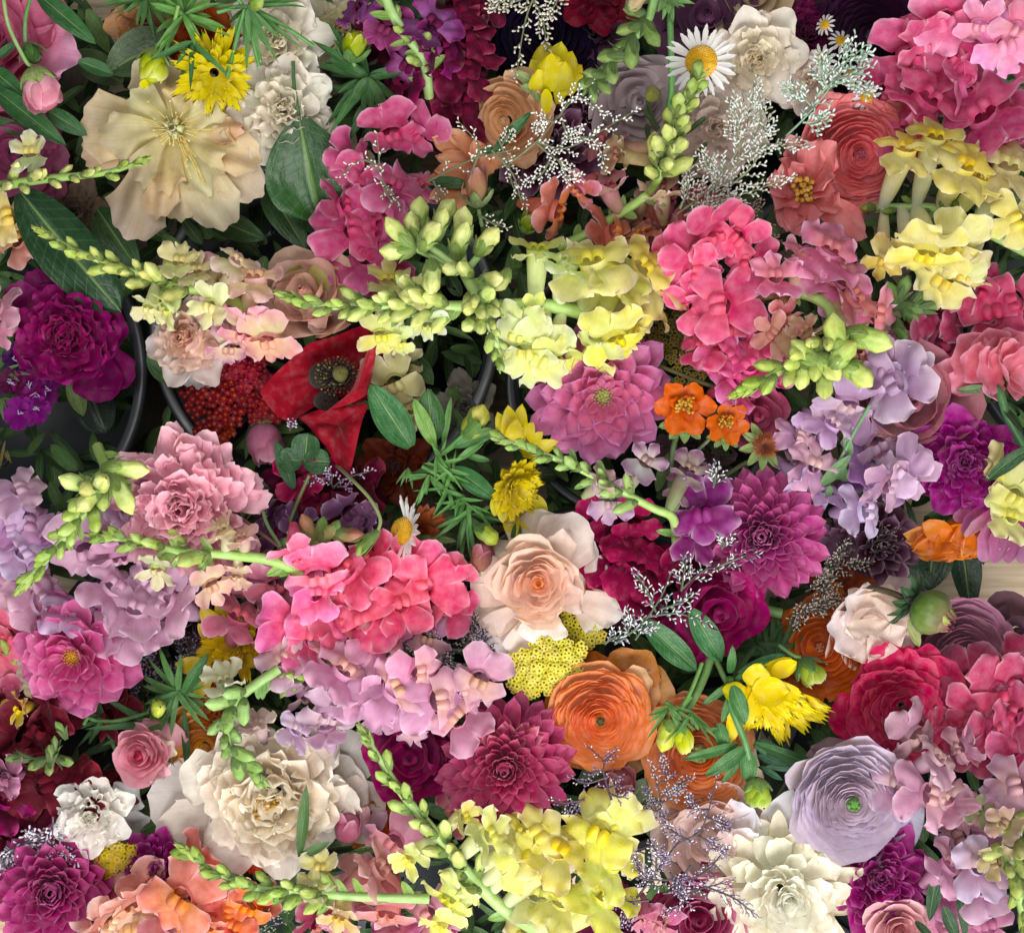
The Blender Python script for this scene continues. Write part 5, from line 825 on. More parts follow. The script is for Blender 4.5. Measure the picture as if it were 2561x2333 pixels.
A('head', [pet(O, [math.cos(a * 2.4), math.sin(a * 2.4), 1.5 - a * .018], [0, 0, 1], sz(110), sz(16), mode='p', c0='6a3018', c1='b8602c', nu=3, nv=5) for a in range(90)], 'core')
for a in (150, 190, 230, 265, 300, 120): q = math.radians(a); A('sepal', pet(O - np.array([0, 0, .004]), [math.cos(q), math.sin(q), -.1], [0, 0, 1], sz(190), sz(75), mode='p', a=.75, c0='6f8f4c', c1='8aa85c', fold=.2), 'leaf')
A('stem', tube(smooth([V(70, 1690, 4), V(-60, 1760, -4), V(-330, 1950, -20)], 4), sz(17), '5f6a48'), 'stem')
S(1, 2)
spike('green snapdragon spike pointing left with purple tipped buds', [(60, 1560, 46), (250, 1620, 46), (560, 1740, 44), (860, 1900, 40), (1130, 2040, 36), (1270, 2110, 28), (1300, 2300, 0)], nb=15, fr=(.0, .6), s0=130, s1=215, cb0='6fae5c', cb1='a2ca78', r0=18, r1=46, cstem='a4cf66', cal='6cae5a', leafy=6, tipn=8,
      florets=[(1080, 1700, 300, 130, 55, 0, 40, dict(col='a65c8c', col2='e2e4c8', close=.6)), (760, 1850, 280, 230, 60, 0, 42, dict(col='cfa0a8', col2='d8e0a0', close=.7)), (820, 2010, 330, 220, 45, 0, 34, dict(col='b87aa4', col2='e0c4cc', close=.4)), (1390, 1760, 330, 60, 40, 0, 24, dict(col='8a4474', close=.6)), (1340, 1890, 260, 90, 60, 0, 18, dict(col='b06a98'))],
      fk=dict(col='a05c8c', col2='d8d8b0', tube_c='b8cf8c', pal='dcd0b0'))
rose('rosy pink globe shaped bloom beside the orange geum', 1870, 1390, 190, -4, 'c2547c', 'c8688c', rings=4, group='pink peonies', name='peony', pin=2.4, pout=1.7, dome=.8)
yarrow('dull olive yarrow head in the shade below the hot pink snapdragon', 1460, 960, 260, 190, -36, col='a89a50', cc='5a5424', n=9, fs=26)
yarrow('dull olive yarrow head between the dahlia and pink snapdragon', 1250, 780, 160, 190, -40, col='8a7c3c', cc='4a4420', n=6, fs=26)
T('leafy_sprig', 'thin olive stem crossing under the hot pink snapdragon', 'foliage', 1500, 1130, -4); A('stem', tube(smooth([V(1150, 1010, -8), V(1350, 1090, -2), V(1700, 1220, -4)], 5), sz(16), '6a7038'), 'stem')
limonium('dim reddish twiggy stems in the shade below the geums', [[(1100, 1500, -10), (1180, 1700), (1250, 1800)], [(1500, 1850), (1600, 1600), (1600, 1500)], [(1400, 1850), (1500, 1750), (1650, 1600)]], -34, col='7a6a60', cs='4a3830', br=4, bl=120)
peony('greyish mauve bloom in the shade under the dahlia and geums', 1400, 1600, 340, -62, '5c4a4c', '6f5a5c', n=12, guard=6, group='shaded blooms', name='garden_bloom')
S(1, 3)
spike('pink snapdragon with lime buds hanging toward the lower left', [(20, 1180, 62), (180, 1100, 62), (400, 980, 60), (620, 800, 54), (600, 600, 44), (380, 490, 34), (0, 520, 10)], nb=10, fr=(.02, .42), s0=170, s1=250, cb0='8cc040', cb1='cfdf78', r0=26, r1=60, lw=.56, cstem='9abc5c', cal='8ab84c', tipn=14, leafy=4,
      florets=[(620, 170, 480, 110, 30, 0, 40, dict(wide=1.25)), (700, 370, 500, 320, 25, 0, 36, dict(wide=1.2)), (220, 370, 380, 200, 45, 0, 44, dict(col='e89ab4', close=.5)), (430, 260, 360, 100, 45, 0, 42, dict(col='e2838c', close=.4)), (800, 520, 420, 60, 30, 0, 34, dict(col='dd8478', close=.2)), (960, 640, 420, 320, 30, 0, 30, dict(col='e0828a')), (830, 900, 330, 330, 50, 0, 22, dict(col='dca08c', close=.6)), (210, 790, 330, 230, 50, 0, 44, dict(col='e2998c', col2='ddb890', close=.5)), (300, 680, 260, 130, 50, 0, 38, dict(col='d99080')), (440, 770, 290, 230, 50, 0, 48, dict(col='d8c08a', close=.6)), (740, 700, 260, 20, 40, 0, 24, dict(col='dd92ac'))],
      fk=dict(col='de7c98', col2='da6a86', tube_c='cfc890', pal='e4a08c'), group='snapdragon spikes')
for (x, y, z, a, L, w) in ((650, 800, 70, 115, 300, 190), (900, 810, 66, -8, 330, 200), (820, 1060, 60, -30, 270, 190), (620, 1020, 66, -40, 230, 160), (590, 1150, 58, -80, 220, 150), (430, 1080, 58, -90, 230, 150), (420, 930, 66, 150, 240, 150), (700, 930, 72, 60, 230, 170)):
    q = math.radians(a); D = np.array([math.cos(q), math.sin(q), .25]); bud_parts(V(x, y, z) - D * sz(L) * .5, D, sz(L), sz(w), '8fc24a', 'd2e27c', cal='86b84a', ns=5, cl=.55)
T('leafy_sprig', 'blurry dark green bud tip between the yellow and pink snapdragons', 'foliage', 1200, 560, 6)
for (x, y, a, L, w) in ((1070, 540, 100, 220, 120), (1130, 500, 60, 220, 120), (1180, 600, -20, 220, 110), (1300, 600, 10, 230, 120), (1170, 640, -60, 180, 110), (1100, 740, -70, 190, 110), (1240, 540, 50, 200, 100)): q = math.radians(a); bud_parts(V(x, y, 6) - np.array([math.cos(q), math.sin(q), 0]) * sz(L) * .4, [math.cos(q), math.sin(q), .1], sz(L), sz(w), '4f7f3c', '6f9a50', cal='4a7a38', cl=.7)
spike('crimson pink snapdragon mass at the right edge, middle height', [(1600, 500, 0)], nb=0, tipn=0,
      florets=[(1870, 370, 460, 90, 30, 0, 10, dict(col='cf4668')), (1700, 480, 440, 160, 15, 0, 6), (1930, 560, 420, 10, 10, 0, 6), (1560, 600, 460, 170, 10, 0, 2), (1780, 640, 480, 280, 15, 0, 8), (1950, 700, 400, 320, 10, 0, 0), (1420, 640, 420, 180, 20, 0, -8, dict(col='a82a58')), (1420, 840, 460, 200, 20, 0, -10, dict(col='b83260')), (1250, 870, 380, 160, 20, 0, -14, dict(col='a82c5c')), (1450, 1000, 400, 260, 20, 0, -16, dict(col='b02c5a')), (1620, 760, 360, 250, 10, 0, -14), (1350, 720, 330, 90, 10, 0, -14)],
      fk=dict(col='cc3c64', col2='c03058', pal='d84c74', wide=1.15))
T('camellia', 'layered rose pink bloom seen from the side at the right edge', 'garden bloom', 1830, 1000, 20)
for i, q in enumerate(((1800, 1120, 2, 1345, 1065, 4, 300, .2), (1800, 1130, 6, 1430, 1140, 10, 240, .2), (1850, 1120, 14, 1700, 1160, 20, 330, .3), (1900, 1120, 14, 2050, 1150, 20, 330, .3), (1800, 1080, 6, 1500, 850, 20, 420, .8), (1800, 1060, 14, 1560, 960, 34, 360, .8), (1850, 1060, 4, 1700, 780, 20, 400, .7), (1900, 1060, 0, 1900, 740, 16, 420, .7), (1950, 1060, 0, 2080, 790, 16, 400, .7), (1850, 1060, 18, 1680, 1060, 36, 420, .9), (1900, 1040, 10, 1800, 860, 34, 330, .8), (1930, 1040, 14, 1880, 830, 38, 200, .5), (1950, 1060, 16, 1990, 900, 36, 300, .8), (1900, 1090, 16, 1900, 1120, 36, 500, 1.0))):
    A('petal', pp(*q[:7], bend=q[7], wb=.45, rnd=.25, nar=.1, cup=.7, c0='d8707f', c1='e595ac' if i < 4 or i == 9 else 'de8494', ruf=.04, jag=.06, nu=11, nv=10, ce='eeb0c4'))
A('stem', tube(smooth([V(1780, 1160, 10), V(1830, 1200, 24), V(1900, 1400, 24), V(2080, 1720, 10)], 6), sz(30), '4c8040', '2f5f34'), 'stem'); A('sepal', pp(1820, 1180, 8, 1520, 1195, 10, 70, mode='p', bend=-.2, c0='5f8a5a'), 'leaf'); A('sepal', pp(1850, 1180, 0, 1700, 1150, 6, 80, mode='p', bend=-.2, c0='4f7f4a'), 'leaf')
spike('lilac snapdragon with small mouths under the lime bud tip', [(400, 1150, 20)], nb=0, tipn=0, leafy=0,
      florets=[(740, 1300, 400, 40, 25, 0, 24, dict(wide=1.1)), (640, 1430, 330, 210, 20, 0, 22), (520, 1420, 260, 200, 20, 0, 16), (560, 1590, 400, 40, 15, 0, 26), (400, 1530, 300, 160, 20, 0, 18, dict(col='cb8cac')), (500, 1720, 360, 250, 15, 0, 24, dict(col='d8a4c0')), (340, 1720, 260, 200, 25, 0, 6, dict(col='9a6ca0')), (450, 1880, 300, 250, 20, 0, 14, dict(col='c4a4dc')), (560, 1930, 240, 300, 20, 0, 14, dict(col='b99cd0'))],
      fk=dict(col='caa0ca', col2='bf94bf', pal='e6d4c0'))
spike('dusty lilac snapdragon lying over the rosy globe bloom', [(950, 1150, 30)], nb=0, tipn=0, florets=[(1080, 1150, 520, 30, 40, 0, 38, dict(col='cdb0c8', close=.2, wide=1.3)), (1020, 1060, 400, 90, 30, 0, 34, dict(col='c0a0c0', wide=1.2)), (1180, 1060, 300, 60, 30, 0, 38, dict(col='c8b0bc'))], fk=dict(col='b28cb0', col2='a87aa8', pal='b994b4'))
rose('large dusty rose globe bloom with folded petals', 1150, 1290, 380, 0, 'bc7480', 'c88a96', rings=4, group='pink peonies', name='peony', pin=2.3, pout=1.75, dome=.7,
     outer=[(1100, 1200, -6, 1180, 840, 6, 560, .9), (1150, 1400, -4, 1200, 1620, 4, 460, 1.0), (1000, 1400, -8, 820, 1550, -2, 420, .6, dict(c1='c48e8c')), (1200, 1350, 0, 1420, 1300, 4, 560, .9), (1300, 1350, -12, 1640, 1370, -10, 420, .4, dict(c1='bc7a8c')), (1050, 1400, 6, 1080, 1560, 8, 330, .8, dict(c1='d0a098'))], spin=.5)
S(1, 3)
peony('frilled violet magenta peony at the right, under the rose bloom', 1560, 1700, 430, -2, '9c1274', 'a82084', n=46, guard=7, jag=.12, group='magenta peonies', lean=(-.15, -.1), ce='b04ca0', wp=.4)
sprig_leaves('curled dark green leaf hooking in from the right edge', 1950, 1850, 46, [(2060, 1600, 1730, 1850, 110, -10, .9), (2000, 1500, 1830, 1290, 60, -30, -.3)], col='234f2c')

# ================================================================= row 2, column 0
S(2, 0)
peony('large soft pink peony with a frothy ruffled centre at left', 1340, 370, 690, 26, 'f8bccb', 'f6c0cf', n=90, guard=8, jag=.2, ruf=.08, group='pink peonies', lean=(.05, -.1), wp=.30, ge=.1, glen=.85, elmax=1.2, gw=.55, ce='f8d2da')
LAV = dict(col='dab2cc', col2='cf9cc0', tube_c='c8aacc', pal='d8b4c8', wide=1.2, ruf=.13)
spike('big mauve pink snapdragon with wavy lips along the left edge', [(540, -70, 30)], nb=0, tipn=0,
      florets=[(540, -100, 270, 110, 30, 0, 34, dict(col='cf9c9e', close=.7, tube_c='c9b4cc')), (230, 130, 430, 150, 20, 0, 22, dict(col='c890a8')), (150, 270, 380, 200, 30, 0, 24, dict(col='d8aabb')), (400, 90, 400, 60, 20, 0, 8, dict(col='b06f92')), (1060, 270, 330, 90, 10, 40, 36, dict(col='c8909c', close=.4)), (900, 440, 300, 230, 40, 0, 28, dict(col='d8cade')), (200, 520, 460, 170, 20, 0, 10, dict(col='b9789c')), (70, 560, 360, 190, 30, 0, 14, dict(col='c8b0dc')), (170, 720, 400, 220, 25, 0, 20, dict(col='ccb8dc')),
               (110, 820, 420, 180, 20, 0, 6), (350, 600, 420, 300, 20, 0, 6, dict(col='b4789c')), (620, 720, 440, 80, 25, 0, 26, dict(col='d4a4c4')), (560, 880, 480, 240, 20, 0, 28), (400, 960, 420, 200, 20, 0, 22, dict(col='cfb0d8')), (860, 760, 440, 60, 25, 20, 28, dict(col='d0a0c0')), (820, 960, 460, 250, 20, 0, 24), (1080, 940, 480, 60, 20, 0, 20, dict(col='cfa4c4')), (1180, 1080, 480, 350, 20, 0, 24),
               (980, 1120, 440, 240, 20, 0, 26), (300, 1080, 480, 200, 20, 0, 12), (500, 1120, 420, 270, 20, 0, 20, dict(col='cfb4dc')), (880, 1260, 420, 260, 30, 0, 22, dict(col='cc94b4')), (1060, 1220, 380, 300, 25, 0, 16, dict(col='c898b8')), (230, 950, 380, 170, 15, 0, 4), (1350, 900, 420, 40, 25, 0, -6, dict(col='a8809c')), (1200, 900, 400, 40, 25, 0, 4)],
      fk=LAV, group='lavender and mauve snapdragons')
spike('green snapdragon tip drooping to the lower left over the mauve blooms', [(190, 930, 66), (360, 740, 66), (540, 520, 66), (680, 330, 60), (760, 150, 50), (700, -40, 34)], nb=13, fr=(.05, .7), s0=150, s1=240, cb0='86c056', cb1='c2dc78', r0=26, r1=50, lw=.56, cstem='8fbf58', cal='7ab850', tipn=14, leafy=5)
for (x, y, z, a, L, w, e) in ((560, 230, 70, 175, 260, 150, .2), (660, 260, 76, 230, 200, 140, .9), (900, 110, 66, 5, 330, 160, .1), (880, 290, 70, -50, 330, 160, .2), (640, 340, 74, -110, 220, 150, .5), (720, 220, 80, 60, 200, 150, 1.0)):
    q = math.radians(a); D = np.array([math.cos(q) * math.cos(e), math.sin(q) * math.cos(e), math.sin(e)]); bud_parts(V(x, y, z) - D * sz(L) * .5, D, sz(L), sz(w), '92c25a', 'dde694', cal='86b84e', ns=5, cl=.6)
spike('long green stem with small buds reaching right across the pink peony', [(740, 610, 56), (1000, 650, 56), (1300, 715, 54), (1700, 745, 50), (2000, 790, 44), (2200, 900, 30)], nb=9, fr=(.02, .5), s0=150, s1=260, cb0='7ab84e', cb1='c6dc80', r0=18, r1=58, cstem='9ad05c', cal='78b84e', leafy=9, lw=.5,
      florets=[(1600, 550, 280, 165, 60, 0, 56, dict(col='e6d0a8', col2='e4dc98', close=.6)), (1740, 610, 260, 150, 60, 0, 50, dict(col='e6b4b4', close=.6)), (1130, 850, 300, 200, 60, 0, 56, dict(col='e2d49c', col2='e4eac0', close=.6)), (1520, 970, 320, 210, 55, 0, 46, dict(col='e49a8c', col2='ecd8b0', close=.5)), (1700, 900, 240, 30, 60, 0, 42, dict(col='e8c0a8', close=.5)), (1560, 700, 260, 180, 50, 0, 24, dict(col='b06a74'))],
      fk=dict(col='e2c0a8', col2='e0d8a8', tube_c='dce4b8', pal='e8d8b0'))
dahlia('pink dahlia with an orange yellow eye near the left edge', 570, 1430, 490, 8, 'd4508c', 'd25a98', lean=(-.08, -.15), rows=6, core='c8901c', cc='e0a024', n0=11, w=.46, cup=.7, elin=.9)
spike('coral red snapdragon blooms at the left edge below the mauve ones', [(20, 1350, -4)], nb=0, tipn=0, florets=[(60, 1340, 430, 100, 20, 0, 0), (-20, 1450, 400, 200, 20, 0, 2), (170, 1260, 360, 60, 20, 0, -10, dict(col='cc4a6c')), (20, 1850, 300, 90, 20, 0, 4, dict(col='d8506c'))], fk=dict(col='d9566c', pal='e0707c'))
spike('dull greenish yellow snapdragon bloom at the left edge', [(40, 1080, -20)], nb=0, tipn=0, florets=[(40, 1000, 420, 90, 20, 0, -16), (60, 1160, 400, 270, 20, 0, -20)], fk=dict(col='c2b878', pal='c8b45c'))
spike('olive green buds squeezed under the coral blooms at left edge', [(60, 1480, 0), (60, 1640, -4), (0, 1760, -8)], nb=5, s0=170, s1=200, cb0='7a9048', cb1='a09a58', fr=(0, 1), tipn=0, r0=20, r1=30)
fringed('mustard yellow ragged bloom between the pink dahlia and pink snapdragons', 1700, 1370, 320, 4, lean=(-.2, .1), rows=5, n0=12, c='c9a90c', cin='d4b814', low=.15, up=1.0, w=.36)
for q in ((1600, 1300, 6, 1440, 1110, 16, 150), (1640, 1280, 6, 1560, 1070, 14, 120), (1560, 1360, 4, 1420, 1230, 10, 120), (1480, 1540, 2, 1255, 1520, 8, 150)): A('petal', pp(*q, mode='p', a=.8, cup=.6, bend=-.2, c0='c8ae20', c1='dcc65c'))
A('petal', pp(1520, 1600, 0, 1380, 1790, 2, 100, mode='p', c0='d0c04c', bend=.2)); A('petal', pp(1600, 1480, 10, 1600, 1630, 20, 240, teeth=.3, c0='d4b010', bend=.5))
T('leafy_sprig', 'dark green feathery foliage with one round yellow green bud', 'foliage', 1150, 1790, 10)
burst(1280, 1720, 8, 22, 320, 60, 0, 360, '3a7d34', up=(-.4, .3)); burst(1100, 1950, -4, 26, 420, 60, 150, 300, '2c6430', up=(-.5, .2)); burst(750, 1900, -16, 16, 300, 50, 120, 300, '2c5f2c', up=(-.3, .2))
A('leaf', pp(1320, 1740, 12, 1500, 1440, 26, 90, mode='p', bend=-.8, c0='2c6a34', fold=.2), 'leaf'); A('leaf', pp(1160, 1950, 6, 880, 2130, 10, 70, mode='p', bend=.3, c0='3f8038', fold=.2), 'leaf'); A('leaf', pp(1320, 1850, 0, 1340, 2290, 10, 60, mode='p', bend=.3, c0='2a5a2c', fold=.2, tw=.5), 'leaf')
bud_parts(V(1120, 1830, 14), [.3, -.1, .9], sz(160), sz(160), '8fb02c', 'c4d03c', cal='4a8a34', ns=6, cl=1.0)
A('stem', [tube(smooth([V(*p) for p in q], 4), sz(14), '4c8038') for q in ([(1280, 1720, 8), (1120, 1850, 6), (700, 1930, -6), (300, 1700, -14)], [(630, 1900, -4), (600, 1960, -2)])], 'stem')
limonium('dark glossy spray in the gap right of the pink dahlia', [[(1050, 1750, -10), (1150, 1600), (1100, 1440)], [(1100, 1600), (1250, 1580), (1330, 1500)], [(1280, 1500), (1300, 1400), (1250, 1240)], [(1000, 1700), (1050, 1550), (1080, 1480)], [(1200, 1650), (1400, 1450), (1380, 1350)], [(1000, 1780), (960, 1700), (940, 1640)]], -20, col='9a94a4', col2='4a4450', cs='3c3440', br=14, bl=110, fl=28, fw=10)
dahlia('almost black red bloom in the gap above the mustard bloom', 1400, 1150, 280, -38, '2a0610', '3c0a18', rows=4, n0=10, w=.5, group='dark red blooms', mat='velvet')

# ================================================================= row 2, column 1
S(2, 1)
DK = dict(col='6a0830', col2='5a0628', pal='6a0830', mat='velvet', wide=1.2)
spike('dark wine snapdragon blooms in the shade right of the pink peony', [(500, 300, -20)], nb=0, tipn=0,
      florets=[(280, 180, 420, 110, 20, 0, -14), (360, 210, 300, 100, 30, 0, -4, dict(col='8a1040')), (520, 300, 480, 60, 15, 0, -16), (300, 340, 440, 180, 15, 0, -20), (560, 440, 440, 280, 15, 0, -12), (760, 280, 460, 30, 15, 0, -22, dict(col='540620')), (900, 330, 400, 10, 15, 0, -26, dict(col='540620')), (420, 420, 420, 230, 15, 0, -18)], fk=DK)
spike('mauve purple snapdragon buds above the hot pink blooms', [(850, 600, 0)], nb=0, tipn=0, florets=[(730, 440, 330, 130, 40, 0, 8, dict(close=.6)), (840, 500, 300, 330, 40, 0, 6, dict(close=.6)), (380, 520, 320, 140, 40, 0, 2, dict(close=.5)), (170, 460, 300, 120, 40, 0, -8, dict(close=.5)), (230, 570, 330, 200, 30, 0, -12), (800, 620, 300, 270, 30, 0, -10, dict(col='4f1c48'))], fk=dict(col='80486e', col2='8a5c82', pal='7a4468'))
T('snapdragon', 'knot of small green and red tipped buds above the hot pink blooms', 'snapdragon', 430, 620, 26, 'snapdragon spikes')
for (x, y, a, L, w, c) in ((450, 580, 100, 250, 130, 'd2806c'), (380, 600, 150, 170, 110, '9cbc70'), (330, 630, 190, 160, 100, '6fa858'), (460, 690, 270, 190, 140, 'c8b468'), (560, 600, 30, 170, 120, 'a8b070'), (690, 600, -10, 260, 130, 'b86c68'), (520, 560, 60, 170, 100, '7aa85a'), (420, 650, 230, 170, 100, '8ab868'), (620, 560, 50, 130, 90, '6a9c54'), (280, 650, 200, 130, 80, '6aa054')):
    q = math.radians(a); D = np.array([math.cos(q), math.sin(q), .3]); bud_parts(V(x, y, 26) - D * sz(L) * .4, D, sz(L), sz(w), '90b464', c, cal='74a84e', cl=.6)
spike('hot coral pink snapdragon mass in the centre left', [(900, 900, 0)], nb=0, tipn=0,
      florets=[(360, 760, 330, 130, 20, 0, 46, dict(col='ee86a4')), (500, 900, 460, 80, 20, 0, 44, dict(col='ee86a0', pal='f2a098')), (480, 1010, 380, 270, 25, 0, 38, dict(col='ee84b0')), (720, 850, 460, 330, 15, 0, 32), (880, 790, 440, 40, 15, 0, 34), (680, 1000, 360, 240, 20, 0, 26), (720, 1020, 420, 120, 20, 0, 28), (830, 1200, 480, 290, 15, 0, 36, dict(wide=1.15, pal='f28088')), (680, 1250, 400, 220, 20, 0, 32), (990, 950, 480, 110, 25, 0, 40, dict(wide=1.2)),
               (1100, 1080, 440, 300, 15, 0, 34), (1180, 860, 400, 80, 20, 0, 24), (1250, 980, 480, 10, 15, 0, 26), (1430, 920, 360, 40, 20, 0, 14), (1430, 1100, 400, 330, 15, 0, 14, dict(col='e0466c')), (1330, 1120, 330, 0, 15, 0, 10, dict(col='ee6270')),
               (340, 1230, 480, 180, 25, 0, 36, dict(col='f060a0', wide=1.2)), (470, 1320, 420, 270, 25, 0, 34, dict(col='f05c8c')), (530, 1150, 330, 60, 25, 0, 28, dict(col='e0506c')), (1020, 840, 400, 90, 10, 0, 18)],
      fk=dict(col='ee5478', col2='e8486c', pal='f27c84', wide=1.1))
spike('salmon pink snapdragon tubes behind the mustard bloom', [(0, 950, 10)], nb=0, tipn=0,
      florets=[(60, 1130, 480, 250, 40, 0, 24, dict(wide=1.2, col='e07486')), (-60, 1180, 400, 220, 40, 0, 18, dict(col='dd6c80')), (200, 960, 460, 60, 50, 0, 16, dict(col='c87080')), (30, 980, 460, 120, 50, 0, 14, dict(col='d08890')), (180, 1130, 420, 330, 30, 0, 12), (150, 1280, 400, 270, 25, 0, 10, dict(col='d85c90')), (420, 1030, 420, 40, 40, 0, 12, dict(col='cf6878')), (300, 1090, 400, 0, 40, 0, 8, dict(col='c04a60')), (20, 1300, 330, 270, 25, 0, 0)],
      fk=dict(col='d8687e', col2='d0788a', pal='e08c8c'))
sprig_leaves('dark green leaves under the thick stem beside the pink mass', 330, 920, 24, [(380, 890, 220, 900, 60), (380, 890, 300, 1000, 110), (400, 900, 420, 1050, 110), (390, 880, 340, 960, 80)], col='3a6a30')
daisy('small daisy tipped sideways in the centre left of the rose', 1110, 570, 250, 24, lean=(-.9, .25), n=15, disc=.42, L=.75, w=.2, group=None, drop=-.5, arc=(-1.3, 1.5))
A('petal', [pp(1060, 620, 18, x, y, 14, 60, wb=.6, c0='ece8e4', bend=.1) for (x, y) in ((980, 640), (975, 700), (1040, 740))])
T('garden_bloom', 'withered orange brown bloom behind the tipped daisy', 'garden bloom', 1300, 480, 4)
for (x, y, w) in ((1240, 380, 60), (1290, 370, 60), (1340, 390, 60), (1400, 440, 60), (1420, 480, 70), (1250, 560, 80), (1330, 540, 70), (1380, 560, 60), (1200, 480, 60), (1300, 420, 80)): A('petal', pp(1240, 590, 0, x, y, 10, w * 1.3, mode='p', a=.9, bend=.2, c0='6a3418', c1='9a5228', cup=.5))
for (x, y, w) in ((1500, 470, 110), (1480, 530, 90), (1460, 430, 90)): A('petal', pp(1240, 600, -4, x, y, -2, w, mode='p', c0='6a5a40', c1='8a7864', bend=.1))
A('sepal', [pp(1200, 610, 6, 1500, 640, 6, 60, mode='p', bend=.4, c0='4f8038'), pp(1200, 610, 6, 1130, 760, 6, 60, mode='p', c0='9a9050')], 'leaf'); A('stem', tube(smooth([V(1180, 600, 4), V(1350, 710, 0), V(1500, 810, -10)], 4), sz(20), '5a7a3a'), 'stem')
T('seed_head', 'green pointed bud drooping on a thin curved stem over the dark blooms', 'bud', 870, 650, 50)
A('stem', tube(smooth([V(640, 100, -10), V(750, 200, 30), (V(880, 340, 42)), V(950, 480, 48), V(930, 580, 50)], 6), sz(13), '7a8a4c', '8aa058'), 'stem'); bud_parts(V(935, 570, 50), [-.75, -.7, .1], sz(220), sz(95), '7aa848', '94ba54', cal='6a9a3c', cl=.9)
T('leafy_sprig', 'thin reddish brown stems between the dark wine blooms', 'foliage', 300, 400, 6); A('stem', [tube(smooth([V(*p) for p in q], 5), sz(13), c) for q, c in (([(440, 170, 10), (370, 330, 10), (300, 510, 4)], '6a7a3c'), ([(90, 350, 20), (140, 520, 30), (240, 680, 36)], '6a8a4a'), ([(-40, 480, 30), (120, 600, 34), (250, 700, 36)], '6a4434'))], 'stem')
sprig_leaves('dark ivy like leaves beside the pink peony edge', 60, 280, -16, [(120, 380, 0, 200, 180), (130, 400, 60, 360, 110), (0, 500, 130, 470, 50)], col='2a4c2a')
limonium('tiny lilac sea lavender florets under the poppy tip', [[(620, 260, -6), (560, 190), (450, 210)], [(620, 250), (700, 190), (870, 140)], [(600, 230), (600, 160), (560, 130)], [(640, 250), (700, 250), (720, 270)], [(300, -150), (320, -200)]], 2, col='b8a0c8', col2='d8ccd8', cs='5a4a4a', br=6, bl=60, fl=24, fw=12)
simple_bud('pink green peony bud peeking out left of the pale rose', 1680, 770, 10, 75, 300, 210, '9a8a4c', 'cf7088', cal='8aa050', el=.5, cl=.5, layers=6)
limonium('dark sea lavender spray with pale tips below the hot pink mass', [[(1600, 1500, -14), (1520, 1300), (1530, 1020)], [(1560, 1420), (1400, 1400), (1290, 1220)], [(1600, 1550), (1400, 1500), (1050, 1540)], [(1550, 1450), (1600, 1250), (1570, 1080)], [(1600, 1500), (1450, 1600), (1380, 1650)], [(1620, 1450), (1640, 1350), (1600, 1200)], [(1480, 1480), (1330, 1440), (1180, 1380)], [(1500, 1550), (1500, 1620), (1480, 1680)], [(1400, 1500), (1200, 1520), (1150, 1600)], [(1650, 1500), (1700, 1400), (1680, 1300)]], 8, col='cfc4c4', col2='6a5a80', cs='4a5240', br=16, bl=110, fl=28, fw=10, dens=1.1)
PK = dict(col='dfa0c4', col2='d48fb8', pal='f0d0a4', wide=1.1)
spike('lilac pink snapdragon row with yellow throats left of the pale rose', [(60, 1720, 40), (250, 1620, 42), (480, 1580, 36), (800, 1720, 20)], nb=5, fr=(.2, .9), s0=150, s1=170, cb0='8ab058', cb1='a8c878', r0=46, r1=40, tipn=0, cstem='9cc46c', leafy=8,
      florets=[(250, 1480, 380, 70, 35, 10, 40, dict(col='dcb4c8', close=.4)), (700, 1560, 460, 110, 10, 0, 44), (560, 1480, 360, 150, 25, 0, 36), (680, 1680, 420, 260, 20, 0, 38, dict(col='deb0cc')), (950, 1360, 400, 80, 20, 0, 32, dict(col='d298b4')), (1060, 1700, 500, 100, 12, -20, 46, dict(pal='f4d27c', wide=1.2)), (1230, 1580, 400, 50, 20, 0, 42), (940, 1850, 400, 200, 15, 0, 42, dict(col='dca8d4')), (1380, 1780, 480, 150, 15, 0, 44, dict(wide=1.15)), (1500, 1900, 420, 320, 15, 0, 42), (1180, 1990, 340, 230, 25, 0, 38, dict(col='d8a8d4')), (1660, 1650, 440, 60, 15, 10, 42, dict(col='d0a0c0', pal='ecc88c', wide=1.15)), (1550, 1700, 340, 200, 20, 0, 38), (1290, 1350, 330, 80, 20, 0, 10, dict(col='b07f98')), (1040, 1300, 300, 100, 20, 0, 24, dict(col='d890b4'))],
      fk=PK, group='lavender and mauve snapdragons')
T('leafy_sprig', 'blue green leaf trio between the lilac snapdragon mouths', 'foliage', 820, 1680, 40)
for q in ((740, 1660, 34, 910, 1700, 40, 110), (760, 1700, 34, 880, 1780, 36, 90), (750, 1640, 34, 860, 1600, 38, 70)): A('leaf', pp(*q, mode='p', fold=.2, bend=-.3, c0='3f7f48', c1='4f9058'), 'leaf')

